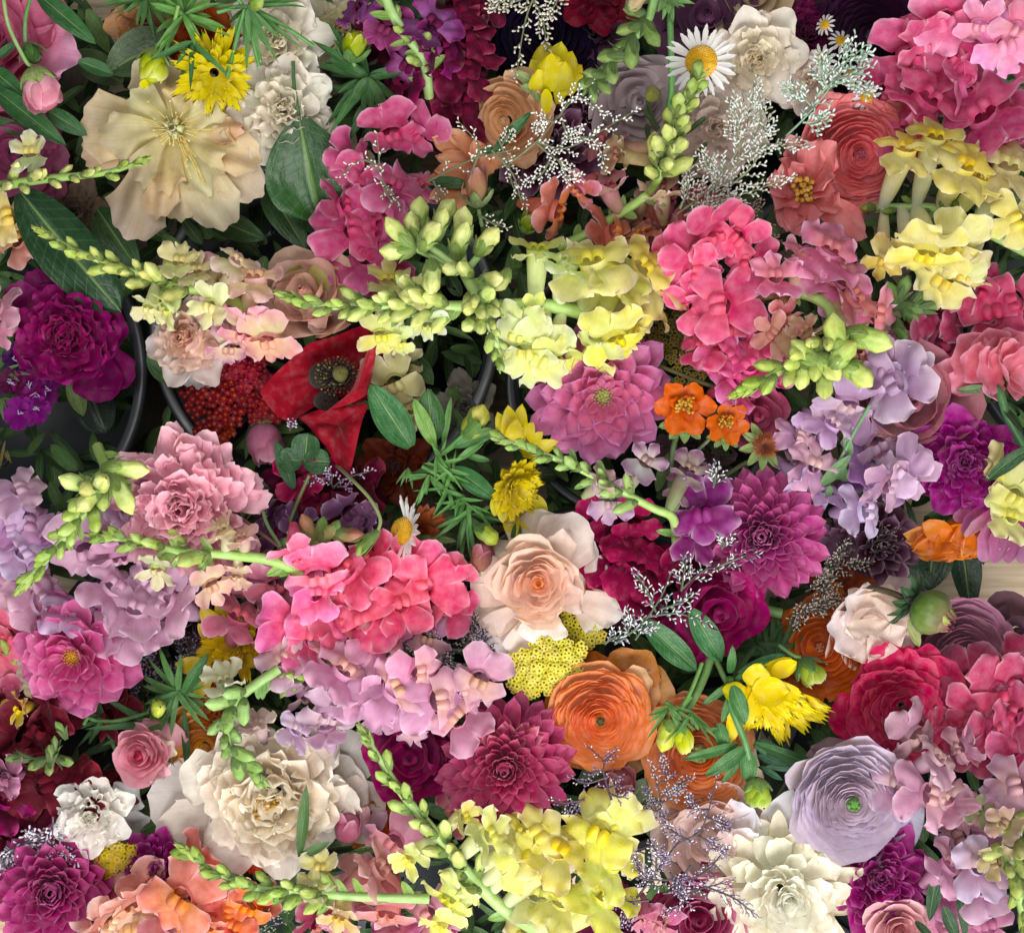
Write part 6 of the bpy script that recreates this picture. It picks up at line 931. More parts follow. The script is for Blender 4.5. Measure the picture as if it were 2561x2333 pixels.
# ================================================================= row 2, column 2
S(2, 2)
rose('pale blush garden rose with an apricot heart, most prominent bloom', 300, 930, 255, 34, 'f2a066', 'f8e2d6', rings=7, name='rose', corer=.05, dome=.42, lean=(.05, -.16), pin=2.0, pout=1.6, nz=.09, spin=.6, ocol='efd6c4', ce='f6d8c0',
     outer=[(330, 850, 10, 640, 460, 14, 560, .4, dict(c1='dcd4cc')), (280, 820, 6, 330, 400, 12, 560, .4, dict(c1='ddd5ca')), (450, 800, 8, 720, 640, 6, 420, .3, dict(c1='d8d2cc')), (450, 820, 20, 480, 560, 34, 260, .6, dict(c1='ead8cc')), (200, 900, 8, -80, 650, 10, 330, .3, dict(c1='e8dccc')), (200, 900, 18, 60, 700, 30, 330, .6, dict(c1='f0dfcc')), (180, 980, 14, -190, 900, 12, 440, .2, dict(c1='f2e2d2')), (180, 1050, 10, -160, 1180, 4, 480, .1, dict(c1='f4e3d2')), (150, 1000, 26, 40, 1080, 30, 330, .9, dict(c1='f6e2d0')),  # lighting put into petal colours: upper right ones greyer, lower front ones whiter
            (250, 1150, 12, -20, 1440, 6, 520, .2, dict(c1='f4ece8')), (300, 1180, 14, 180, 1540, 2, 420, .1, dict(c1='f2eae4')), (330, 1150, 20, 330, 1380, 14, 440, .3, dict(c1='f6eeee')), (400, 1050, 22, 590, 940, 40, 480, .9, dict(c0='f4d8cc', c1='f6dcd6')), (300, 1100, 28, 330, 1240, 36, 420, .9, dict(c0='f6c8a8', c1='f8dcc8')), (200, 1080, 30, 200, 1180, 38, 300, .9, dict(c0='f4c8a8', c1='f8e0d0')), (550, 930, 0, 860, 900, -4, 400, .2, dict(c1='d8d4cc')), (600, 1030, 0, 830, 1230, -2, 400, -.2, dict(c1='e6e2d6')), (620, 1050, 6, 920, 1180, -2, 300, -.2, dict(c1='e8e4da'))])
spike('deep crimson snapdragon blooms right of the pale rose', [(1000, 700, 0)], nb=0, tipn=0,
      florets=[(900, 660, 480, 130, 15, 0, 6, dict(wide=1.3)), (1130, 640, 460, 50, 15, 0, 8, dict(wide=1.2)), (1000, 780, 500, 270, 12, 0, 4, dict(wide=1.3)), (1180, 800, 440, 330, 12, 0, 2), (880, 820, 420, 210, 15, 0, 0), (1080, 960, 420, 260, 15, 0, -8), (950, 960, 360, 230, 15, 0, -12, dict(col='560426')), (780, 450, 330, 120, 20, 0, -10, dict(col='8a0c44')), (1340, 800, 400, 40, 20, 0, -10), (1000, 520, 380, 90, 15, 0, 0)],
      fk=dict(col='84063c', col2='740434', pal='84063c', mat='velvet', wide=1.25))
spike('vivid magenta snapdragon mouth beside the purple dahlia', [(1400, 450, 20)], nb=0, tipn=0, florets=[(1490, 450, 480, 100, 10, -15, 32, dict(wide=1.1)), (1440, 580, 360, 250, 20, 0, 28), (1470, 300, 330, 60, 20, 0, 10, dict(col='5a0628'))], fk=dict(col='9c1a78', col2='8a1468', pal='a8307c', tube_c='b06a9c'))
dahlia('rich magenta pink dahlia with tidy pointed petals', 1910, 600, 500, 8, '98307c', 'cc5298', lean=(-.16, .02), rows=9, n0=18, w=.3, group='dahlia blooms', ce='d678ac', cc='4c1450')
rose('magenta peony bud just opening, with cupped petals', 1580, 1120, 260, 16, '9c1660', 'a81e6c', rings=4, name='peony', group='magenta peonies', pin=2.3, pout=1.9, dome=.8, lean=(.1, -.3), spin=.4,
     outer=[(1500, 1250, -2, 1520, 900, 10, 560, 1.0, dict(c1='b0286c')), (1600, 1250, -4, 1740, 1050, 10, 420, .9), (1600, 1150, 0, 1700, 1310, 4, 300, .7), (1450, 1150, -4, 1330, 1060, 0, 380, .6, dict(c1='b43a84'))])
T('peony', 'pair of loose magenta petals hanging under the magenta peony bud', 'peony', 1380, 1330, 4, 'magenta peonies')
for q in ((1330, 1180, 4, 1400, 1500, 2, 330, .4), (1450, 1180, 0, 1440, 1530, -6, 360, .3), (1300, 1180, 6, 1250, 1400, 6, 260, .5), (1400, 1160, -4, 1500, 1450, -8, 300, .2)): A('petal', pp(*q[:7], bend=q[7], wb=.6, cup=.8, mode='p', a=.9, b=.5, c0='a81a6c', c1='9c145c'))
T('leafy_sprig', 'long blue green leaves framing the loose magenta petals', 'foliage', 1500, 1350, 26)
for q in ((1050, 1200, 26, 1440, 1570, 14, 190, '2c6438'), (1400, 1130, 30, 1620, 1500, 22, 190, '2c6a40'), (1600, 1500, 10, 1500, 1440, 16, 60, '3f7a3c')): A('leaf', pp(*q[:7], mode='p', a=1.0, b=.6, fold=.2, cup=.3, bend=-.3, c0=q[7], c1=hx(q[7]) * 1.15, nu=9, nv=13), 'leaf')
A('stem', [tube(smooth([V(*p) for p in q], 5), sz(r_), '5f8a3c') for q, r_ in (([(1560, 1430, 14), (1480, 1650, 20), (1370, 1860, 28)], 30), ([(1560, 1440, 10), (1640, 1620, 12), (1700, 1720, 20)], 20), ([(1740, 1080, -20), (2050, 1160, -20)], 40))], 'stem')
limonium('silvery white sea lavender sprig between the crimson and magenta blooms', [[(850, 1380, 0), (1050, 1230), (1180, 1050), (1240, 910)], [(1150, 1150), (1060, 950), (1010, 890)], [(1180, 1130), (1300, 1090), (1390, 1040)], [(1100, 1180), (1300, 1160), (1480, 1210)], [(1330, 1000), (1350, 880), (1360, 790)], [(1340, 980), (1500, 850), (1640, 830)], [(1600, 820), (1750, 760), (1850, 720)], [(940, 1320), (960, 1230), (950, 1170)], [(1000, 1350), (1050, 1280), (1090, 1260)], [(780, 1380), (830, 1340), (900, 1320)], [(1620, 700), (1640, 660), (1630, 640)], [(1560, 260), (1575, 200), (1575, 140)]], 30, col='e2e6e4', col2='a898b4', cs='5a6a54', br=9, bl=95, fl=36, fw=10)
yarrow('bright yellow yarrow head tucked under the pale rose', 370, 1530, 330, 240, 10, col='eee468', cc='8a8020', n=26, per=12, fs=27, rot=.35, lean=(0, -.1))
yarrow('darker yellow yarrow cluster between the rose petals', 610, 1270, 200, 120, -4, col='d8cc4c', cc='5a5010', n=11, per=9, fs=26, rot=-.6)
sprig_leaves('small dark leaf left of the pale rose top petal', 150, 580, 8, [(140, 680, 155, 490, 80)], col='2c5f34')
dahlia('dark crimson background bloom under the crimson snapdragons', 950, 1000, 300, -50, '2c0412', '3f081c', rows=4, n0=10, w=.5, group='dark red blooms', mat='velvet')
T('leafy_sprig', 'feathery dark foliage behind the bright yellow ragged bloom', 'foliage', 1900, 1450, -14); burst(1850, 1350, -20, 40, 420, 60, 0, 360, '2a5f2c', x1=2100, y1=1550, up=(-.5, .2))
A('leaf', pp(1740, 1590, 20, 2080, 1450, 26, 110, mode='p', bend=-.3, c0='3a7f60', fold=.2), 'leaf')

# ================================================================= row 2, column 3
S(2, 3)
spike('lilac white snapdragon mouths above the burgundy gap', [(800, 250, 10)], nb=0, tipn=0,
      florets=[(1120, 130, 420, 70, 20, 0, 28, dict(col='cfa8cc', wide=1.1)), (1050, 240, 400, 200, 20, 0, 26, dict(col='cfa4c0')), (960, -40, 460, 120, 30, 0, 10, dict(col='b880a8')), (950, 130, 480, 150, 40, 0, 8, dict(col='9c5c98')), (880, 420, 400, 160, 20, 0, 26, dict(col='cfc0dc')), (960, 460, 380, 290, 20, 0, 24, dict(col='cbb0cc')), (680, 380, 440, 160, 40, 0, 4, dict(col='9a6c98')), (1190, 170, 330, 20, 20, 0, 24), (440, 220, 300, 170, 20, 0, 16, dict(col='c0a4d8')), (580, 280, 260, 290, 20, 0, 16, dict(col='c4a8d8'))],
      fk=dict(col='c8a0c4', col2='b890b8', pal='e0c8d8'), group='lavender and mauve snapdragons')
sprig_leaves('pale green snapdragon leaves between the lilac mouths', 680, 130, 18, [(550, 240, 770, 20, 90), (680, 150, 780, 200, 90), (640, 180, 740, 120, 80), (600, 320, 620, 240, 50), (760, 40, 720, -150, 70)], col='5f8f58', stem=[(560, 330, 10), (640, 160, 18), (780, -120, 22), (900, -330, 24)])
T('ranunculus', 'orange ranunculus seen from its side with shaggy outer petals', 'ranunculus', 1420, 590, 0, 'orange ranunculus')
for i in range(44):
    a = math.radians(U_(140, 262)); L = U_(150, 330); x0, y0 = 1560 + U_(-120, 120), 560 + U_(-50, 60); A('petal', pp(x0, y0, U_(-14, 6), x0 + L * math.cos(a) * 1.15, y0 - L * math.sin(a) * .6 if i % 3 else y0 + U_(60, 160), U_(-16, 12), U_(110, 190), mode='p', a=1.1, b=.6, cup=.8, bend=U_(-.4, .6), roll=U_(-.6, .6), c0='dc7a2c', c1=rng.choice(['e09048', 'e6a45c', 'd8823a']), nu=7, nv=9))
for i in range(14): A('petal', pp(1500 + U_(-100, 200), 560 + U_(-60, 60), -6, 1500 + U_(-260, 220), 740 + U_(-60, 30), U_(-14, 0), 260, bend=-.5, cup=.4, roll=U_(-.3, .3), c0='d8762e', c1='dc883e', wr=.08, nu=9, nv=9))
under_stem(1500, 600, -8)
T('garden_bloom', 'silvery pink bloom with long smooth petals at the right edge', 'garden bloom', 1850, 600, 10)
for q in ((1700, 400, 6, 1560, 570, 14, 130, '9c6c98'), (1760, 400, 0, 1500, 480, 8, 220, 'b06888'), (1850, 420, 8, 1700, 790, 8, 260, 'c08cb4'), (1900, 420, 10, 1790, 800, 12, 220, 'b87aa4'), (1950, 420, 8, 1890, 800, 10, 220, 'ac6c98'), (2000, 450, 6, 1990, 800, 8, 240, 'b07aa4'), (1800, 380, -2, 1690, 260, 2, 260, 'cfb0cc'), (1780, 420, 10, 1580, 610, 18, 110, 'd0a8bc'), (1850, 400, -4, 1750, 350, 2, 300, 'b46a90'), (2050, 450, 2, 2100, 750, 6, 260, 'b07aa4')):
    A('petal', pp(*q[:7], wb=.4, cup=.9, bend=.3, c0='b05080', c1=q[7], nar=.3, ruf=.02, roll=U_(-.2, .2)))
under_stem(1900, 450, 0)
spike('small pale yellow snapdragon at the right edge, middle height', [(1900, 260, 30)], nb=0, tipn=0, florets=[(1850, 150, 330, 130, 30, 0, 26, dict(col='dcd888')), (1940, 330, 420, 60, 20, 20, 28, dict(wide=1.1)), (1920, 460, 330, 250, 20, 0, 26)], fk=dict(col='e2e290', col2='dcdc88', pal='e8dc50'))
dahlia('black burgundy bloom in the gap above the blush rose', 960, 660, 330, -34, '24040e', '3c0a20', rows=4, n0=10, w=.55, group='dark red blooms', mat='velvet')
sprig_leaves('dark green pointed leaves hanging over the bare floor at right', 1400, 900, -44, [(1380, 560, 1320, 1000, 280, 0, -.1), (1550, 600, 1625, 1160, 230, -4, -.1, dict(a=.7)), (1100, 780, 1300, 1000, 150, 4, -.2), (1250, 860, 1350, 980, 120, 4)], col='1f3a28')
limonium('dark twiggy sea lavender left of the burgundy gap', [[(600, 900, -10), (650, 780), (720, 690)], [(560, 850), (700, 820), (860, 800)], [(500, 1050), (450, 1100), (370, 1200)], [(560, 1000), (590, 960), (600, 900)], [(520, 1100), (560, 1080), (620, 1060)], [(440, 1000), (520, 960), (560, 900)], [(420, 1150), (500, 1120), (540, 1120)]], -14, col='c0b8a8', col2='5a5448', cs='3a3830', br=14, bl=110, fl=30, fw=10)
limonium('faint pale florets over the black burgundy bloom', [[(860, 700, -6), (950, 640), (1050, 620)], [(950, 640), (1000, 570), (1080, 560)], [(900, 720), (1000, 700), (1100, 650)]], -14, col='8a7a74', cs='2c2020', br=6, bl=60, fl=24, fw=9, dens=.6)
peony('dusty mauve bloom edge behind the lilac mouths', 700, 620, 240, -30, '7a5668', '84607a', n=10, guard=5, group='dusky mauve blooms', name='garden_bloom')
rose('blush white rose lying on its side above the hot pink ranunculus', 900, 1240, 260, -2, 'ecd0bc', 'eedcd2', rings=4, name='rose', lean=(.2, -.5), pout=1.7, spin=.2, ce='f6ece6',
     outer=[(850, 1250, 2, 620, 1350, 16, 420, .7, dict(c1='ecE4e6')), (900, 1150, 2, 740, 1060, 18, 420, .7, dict(c1='eee6e6')), (930, 1200, 4, 1010, 960, 14, 560, .5, dict(c1='f0dfce')), (1000, 1200, 0, 1180, 1100, 6, 460, .5, dict(c1='ecdad0')), (950, 1280, 4, 1080, 1440, 8, 420, .6, dict(c1='ecd8cc')), (850, 1300, 2, 880, 1520, 6, 380, .5, dict(c1='ecd8d0')), (1000, 1150, -8, 1230, 940, -8, 400, .3, dict(c1='c8aeb4')), (860, 1200, 20, 900, 1330, 30, 400, .8, dict(c0='eed8c4', c1='f0e0d4')), (800, 1350, -2, 740, 1440, 2, 330, .6, dict(c1='eadcd8')), (1100, 1300, -4, 1270, 1330, -6, 330, .3, dict(c1='c8b0b8'))])
ranunculus('burnt orange ranunculus half hidden behind the blush rose', 560, 1400, 380, -18, 'c8642c', 'cf7434', rings=9, core='8a4418', group='orange ranunculus', lean=(-.35, .1), outer=6, cob='c8702f', pin=1.9)
peony('pale apricot brown bloom behind the dark sea lavender', 700, 1010, 260, -30, '8a3c1c', '94462a', n=10, guard=5, group='orange ranunculus', name='garden_bloom')
T('flower_bud', 'round green and purple dahlia bud with dark spiky collar', 'bud', 1330, 1150, 30)
O = V(1340, 1150, 30); D = nrm([.75, -.45, .5]); X = nrm(np.cross(D, [0, 0, 1.])); Y = np.cross(X, D); w = sz(165)
A('body', blob(O, X * w, Y * w, D * w * .85, '5f8a22', '8a3a5c', nu=14, nv=10, g=3.), 'bud')
for i in range(9): h = math.cos(i * .7) * X + math.sin(i * .7) * Y; A('petal', pet(O - D * w * .5 + h * w * .7, nrm(D + h * .2), -h, w * 1.7, w * .8, mode='p', a=.9, cup=.7, bend=.9, c0='a8c840', c1='7a3a50' if i % 2 else 'a0b448', ce='8a3050'), 'bud')
for i in range(11): h = math.cos(i * .58) * X + math.sin(i * .58) * Y; A('sepal', pet(O - D * w * .9, nrm(h - D * .2 + np.array([0, 0, .1])), D, w * 1.4, w * .55, mode='p', a=.8, bend=-.3, c0='1f3f22', c1='2a5a34', fold=.15), 'leaf')
A('stem', tube(smooth([V(1230, 1100, 24), V(1080, 1020, 22), V(860, 960, 8)], 5), sz(24), '4a3c24', '5a4a30'), 'stem'); A('leaf', pp(1180, 1200, 20, 1260, 1400, 16, 80, mode='p', c0='8a9a50', bend=.2), 'leaf')
ranunculus('mauve pink ranunculus in shade behind the hot pink one', 1560, 1430, 400, -22, 'b0788e', 'bc88a0', rings=13, core='8a4a60', group='pink ranunculus', pin=2.0, lean=(.05, -.25))
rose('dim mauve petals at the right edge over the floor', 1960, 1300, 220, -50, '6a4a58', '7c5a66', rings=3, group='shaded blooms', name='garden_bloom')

# ================================================================= row 3, column 0
S(3, 0)
spike('small yellow bud with a pink patch at the far left edge', [(60, 240, 10)], nb=0, tipn=0, florets=[(130, 230, 260, 40, 40, 0, 16, dict(col='e2c81c', close=.7, pal='f0dc20')), (0, 190, 330, 90, 20, 0, 8, dict(col='d8506c'))], fk=dict(col='dcc020'))
DR = dict(col='4e0214', col2='400210', pal='560618', mat='velvet', wide=1.25, ruf=.08)
spike('velvety dark red snapdragon mass in the lower left', [(380, 650, 4)], nb=5, fr=(0, 1), s0=110, s1=130, tipn=0, florets=[
    (180, 420, 440, 130, 20, 0, 10), (300, 380, 420, 60, 20, 0, 10), (500, 530, 460, 120, 15, 0, 8), (660, 420, 480, 50, 15, 0, 2, dict(col='5a0818')), (700, 620, 480, 350, 15, 0, 2), (560, 760, 500, 280, 12, 0, 14, dict(col='5c0416')), (330, 760, 460, 200, 15, 0, 14), (430, 880, 440, 260, 15, 0, 8), (160, 700, 420, 150, 20, 0, 4), (620, 300, 400, 90, 20, 0, -10, dict(col='4f0616')), (100, 330, 420, 150, 20, 0, 0, dict(col='5c0616')),
    (60, 600, 400, 110, 30, 0, 16, dict(col='7c0a58', col2='8c1a68')), (40, 880, 460, 230, 25, 0, 16, dict(col='7a0a4c')), (180, 900, 440, 270, 20, 0, 6, dict(col='580626')), (60, 1080, 440, 220, 20, 0, 10, dict(col='6a0a30')), (250, 1050, 420, 280, 20, 0, -2, dict(col='5a0a2a')), (100, 1230, 420, 250, 20, 0, 4, dict(col='5c0418')), (380, 1040, 340, 300, 20, 0, -10, dict(col='6c2040')), (40, 740, 300, 100, 20, 0, 24, dict(col='a8708c')), (800, 780, 330, 320, 15, 0, -12, dict(col='4a0614')), (780, 300, 400, 40, 20, 0, -12, dict(col='480614'))], fk=DR)
T('leafy_sprig', 'small green buds showing among the velvety dark red blooms', 'foliage', 360, 580, 22)
for (x, y, a, L, w) in ((300, 600, 200, 150, 90), (370, 580, 80, 150, 90), (440, 590, -20, 150, 90), (400, 520, 80, 160, 60), (180, 580, 170, 190, 80), (460, 400, 110, 150, 70), (360, 620, 260, 120, 80)): q = math.radians(a); bud_parts(V(x, y, 22) - np.array([math.cos(q), math.sin(q), 0]) * sz(L) * .3, [math.cos(q), math.sin(q), .3], sz(L), sz(w), '5f8040', '7a9850', cal='557a3c', cl=.8)
rose('small pink rose bud with a rosy spiral heart at lower left', 1020, 560, 170, 34, 'c04460', 'eaaab8', rings=5, name='rose', lean=(-.25, .05), spin=1., pin=2.3, pout=1.7, dome=.6,
     outer=[(1080, 560, 10, 840, 560, 30, 330, .7, dict(c1='f4d8d4')), (1080, 600, 12, 950, 710, 26, 330, .6, dict(c1='f2d0cc')), (1100, 560, 20, 1190, 560, 44, 360, .9, dict(c1='ecb4c0')), (1120, 520, 10, 1140, 380, 30, 330, .6, dict(c1='e8bcc0')), (1150, 480, 0, 1220, 300, 6, 420, .4, dict(c1='d8aaae')), (1100, 480, -4, 980, 340, 4, 330, .4, dict(c1='d0a0a6')), (1150, 560, 22, 1230, 470, 36, 200, .6, dict(c0='e0c8c0', c1='ece0c8')), (1130, 640, 16, 1170, 730, 24, 260, .5, dict(c1='f2d4d8'))])
peony('huge cream white peony with crumpled petals at the lower left', 1980, 820, 660, 8, 'f2e0bc', 'eee2d4', n=62, guard=6, jag=.14, ruf=.09, group='white peonies', lean=(-.02, -.12), wp=.5, glen=.95, ge=.05, cent='d8a41c', gcol='ddd4cc', gw=.75, ce='f6f0e2')
for q in ((1800, 900, -8, 1040, 900, -6, 720, .3, 'cfc6ca'), (1800, 1000, -2, 1100, 1180, -2, 560, .3, 'ddd2ca'), (1900, 1050, 4, 1480, 1290, 4, 520, .3, 'e4dad2'), (2050, 1050, 0, 2020, 1300, -4, 560, .2, 'e2d8d0'), (1600, 700, 10, 1280, 720, 22, 460, .4, 'f0ecdf'), (2300, 900, -10, 2560, 620, -6, 560, .2, 'c8c0bc'), (2300, 1000, -12, 2780, 900, -12, 560, .1, 'cfc0bc'), (2400, 800, -16, 2600, 380, -16, 480, .1, 'b8b4b8'), (2200, 1050, -6, 2330, 1240, -8, 420, .1, 'd0c8c4')):
    A('petal', pp(*q[:7], bend=q[7], wb=.5, nar=.1, rnd=.3, cup=.4, c0=hx(q[8]) * .6 + hx('f4ebdd') * .4, c1=hx(q[8]) * .6 + hx('f4ebdd') * .4, ruf=.04, jag=.05, nu=13, nv=13, wr=.05))
ranunculus('golden apricot ranunculus behind the cream white peony', 1480, 480, 330, -8, 'e8a84a', 'e8b468', rings=9, core='c88a3c', group='apricot blooms', pin=2.0, lean=(0, -.2))
ranunculus('rusty orange ranunculus edge behind the green drooping sprig', 1530, 230, 260, -4, 'b85c1c', 'cc7a3c', rings=8, core='8a4418', group='orange ranunculus', lean=(-.5, 0))
peony('small crumpled white peony next to the dark red mass', 680, 960, 330, 14, 'ece8dc', 'f0ece6', n=30, guard=6, jag=.14, group='white peonies', lean=(0, -.1), wp=.44)
for q in ((850, 1000, -14, 960, 1150, -20, 460, .2), (900, 1150, -20, 970, 1420, -30, 300, .1), (880, 900, -14, 980, 780, -10, 330, .2)): A('petal', pp(*q[:7], bend=q[7], wb=.6, c0='c8c8c4', c1='d4d4d0'))
spike('green snapdragon tip hanging straight down over the cream peony', [(1840, 700, 60), (1740, 600, 62), (1640, 480, 62), (1640, 280, 60), (1750, 120, 56), (2000, -60, 50)], nb=14, fr=(.0, .72), s0=150, s1=210, cb0='6cb464', cb1='a0cc80', r0=26, r1=44, lw=.62, cstem='8cc068', cal='66ae5c', tipn=10, leafy=8,
      florets=[(1610, 20, 330, 190, 40, 0, 52, dict(col='dfe2bc', close=.6))], fk=dict(col='dfe2b4', col2='cfdc9c', pal='e6e2b0'))
dahlia('magenta pink dahlia in the bottom left corner', 400, 1500, 520, 4, 'ba3c80', 'c04488', lean=(.15, .1), rows=9, n0=16, w=.34, ce='c868a0', cc='4c1444', cup=.9)
dahlia('top petals of a second magenta dahlia above the corner one', 560, 1180, 240, -6, 'c04488', 'c04488', lean=(0, -.5), rows=4, n0=10, w=.5, cup=.7)
limonium('glinting silver purple spray over the corner dahlia', [[(380, 1200, 0), (200, 1180), (20, 1320)], [(330, 1230), (440, 1250), (520, 1300)], [(150, 1200), (60, 1280), (110, 1380)], [(300, 1200), (280, 1150), (230, 1120)], [(230, 1200), (330, 1270), (300, 1290)], [(60, 1250), (30, 1300), (20, 1350)], [(380, 1000), (380, 1120), (330, 1200)]], 20, col='e0dce4', col2='8a8090', cs='5a5058', br=13, bl=75, fl=32, fw=14)
yarrow('tall column of dull yellow yarrow left of the magenta carnation', 820, 1290, 140, 130, 6, col='d8c044', cc='7a6a18', n=9, fs=30, dome=.4)
yarrow('dull yellow yarrow tier just below the top tier', 820, 1470, 140, 130, 0, col='ccb84c', cc='6a5c18', n=8, fs=30, dome=.4)
yarrow('olive yellow yarrow tier lowest, beside the corner dahlia', 740, 1640, 130, 130, -8, col='aaa048', cc='56501c', n=7, fs=30, dome=.4)
yarrow('olive green yarrow scrap touching the bottom edge', 620, 1780, 110, 110, -14, col='909040', cc='4c4a1c', n=5, fs=28, dome=.4)
peony('folded magenta purple carnation between the yellow yarrow and coral blooms', 1130, 1370, 300, 2, '7c1058', '8a1c68', n=26, guard=6, jag=.18, group='plum and magenta carnations', name='carnation', lean=(0, .2), ce='a83c8c')
COR = dict(drop=.3, col='dc8c80', col2='d47a6c', pal='eaa83c', wide=1.1, tube_c='e0a8a0')
spike('peach and coral snapdragon blooms at the bottom left', [(1000, 1650, 10)], nb=0, tipn=0, florets=[(950, 1640, 420, 110, 20, 0, 22, dict(col='eaa08c', pal='f0cc9c')), (800, 1750, 400, 170, 20, 0, 24, dict(col='eecab0', pal='f2e0b0')), (700, 1750, 260, 190, 20, 0, 22, dict(col='f0d4c4')), (1120, 1560, 400, 120, 20, 0, 16), (1290, 1610, 480, 60, 10, 0, 26, dict(col='e88872', pal='e2a424')), (1380, 1420, 460, 80, 20, 0, 8, dict(col='dc6450')), (1480, 1530, 420, 20, 20, 0, 6, dict(col='cf6068', pal='d88080')), (1240, 1760, 460, 250, 30, 0, 12, dict(col='d89094')), (950, 1820, 420, 260, 30, 0, 14, dict(col='ecd4b8')), (1400, 1700, 360, 300, 20, 0, -4, dict(col='c45c64')), (1250, 1480, 330, 100, 20, 0, 0, dict(col='c45864')), (1380, 1800, 260, 130, 30, 0, 14, dict(col='eab0bc')), (1500, 1800, 260, 60, 30, 0, 14, dict(col='eea878'))], fk=COR)
spike('orange snapdragon with a golden throat at the bottom', [(1750, 1700, 0)], nb=0, tipn=0, florets=[(1780, 1660, 380, 70, 15, 10, 14, dict(col='e87c30', pal='f2a41c')), (1640, 1680, 330, 180, 15, 0, 16, dict(col='e86a50')), (1680, 1780, 330, 240, 15, 0, 14, dict(col='e26450')), (1860, 1620, 300, 30, 25, 0, 0, dict(col='cc5c28'))], fk=dict(col='e2702c', pal='f0a01c'))
spike('thin green snapdragon spike running right along the bottom', [(1350, 1260, 54), (1550, 1400, 54), (1800, 1500, 52), (2100, 1530, 50), (2500, 1570, 46), (3080, 1590, 40)], nb=18, fr=(.02, .62), s0=140, s1=215, cb0='86bc48', cb1='b4d270', r0=20, r1=46, lw=.54, cstem='96c86c', cal='7ab44c', tipn=12, leafy=8,
      florets=[(2300, 1370, 300, 110, 50, 0, 40, dict(col='e0d8a0', col2='d8dc90', close=.6)), (2230, 1510, 260, 260, 55, 0, 50, dict(col='dfe6a0', close=.7)), (2440, 1720, 330, 230, 50, 0, 40, dict(col='e8d0a0', col2='d8dc90', close=.6))], fk=dict(col='e2dca8', col2='d8dc94'))
yarrow('tiny scrap of red orange yarrow between the peony and green spike', 1820, 1310, 110, 70, -6, col='c4442c', cc='e07a3c', n=4, fs=30)
limonium('silvery ladder like spray in the dark at the bottom', [[(1830, 1850, -6), (1930, 1790), (2000, 1770)], [(1850, 1700), (1950, 1700), (2030, 1690)]], 4, col='b4b8b4', cs='4a5a48', br=6, bl=60, fl=26, fw=9)

# ================================================================= row 3, column 1
S(3, 1)
spike('pale lavender snapdragon blooms lying on the cream peony', [(250, 200, 30)], nb=0, tipn=0, florets=[(130, 230, 400, 110, 45, 0, 40, dict(close=.5)), (330, 270, 430, 90, 40, 0, 42, dict(close=.3, wide=1.1)), (350, 370, 300, 270, 30, 0, 38, dict(col='cbb0d8')), (580, 280, 420, 60, 30, 0, 38), (560, 350, 330, 290, 20, 0, 36, dict(col='c8a4cc')), (650, 150, 400, 50, 40, 0, 24, dict(col='9c6c9c')), (430, 130, 400, 90, 40, 0, 26, dict(col='b07a9c')), (80, 330, 280, 240, 40, 0, 34, dict(col='dcd2b8', close=.6)), (760, 130, 330, 40, 40, 0, 12, dict(col='8a6ca0'))],
      fk=dict(col='cbaac8', col2='bf94b4', pal='e0d0c4', tube_c='c8a8c0'), group='lavender and mauve snapdragons')
rose('plain magenta peony bud left of the crimson dahlia', 1170, 560, 260, -2, '9c1660', 'a8246c', rings=4, name='peony', group='magenta peonies', pin=2.3, pout=1.8, dome=.7, spin=2,
     outer=[(1100, 600, -8, 1250, 500, 14, 520, 1.1, dict(c1='ac2870')), (1050, 500, -8, 950, 400, 2, 400, .7, dict(c1='a02674')), (1000, 650, -10, 920, 740, -2, 330, .6, dict(c1='84186c')), (1250, 500, -8, 1380, 650, -2, 420, .6), (1150, 400, -8, 1120, 310, -2, 420, .5, dict(c1='a03080'))])
S(3, 2)
dahlia('crimson pink dahlia with long curved petals, lower middle', 80, 630, 530, 14, 'd4547c', 'b84478', lean=(-.06, .05), rows=9, n0=20, w=.25, ce='cf6890', cc='d0506c', cup=.9, elin=1.35)
for i in range(16):
    a = U_(-.6, 2.6); L = U_(150, 330); A('petal', pp(80 + U_(-60, 60), 560 + U_(-60, 60), 22, 80 + L * math.cos(a), 560 - L * math.sin(a) * 1.0, U_(30, 48), U_(140, 200), mode='p', a=1.1, b=.6, cup=1.1, bend=.5, roll=U_(-.4, .4), c0='c84470', c1='e0789a', ce='eca4bc', nu=7, nv=9))
S(3, 1)
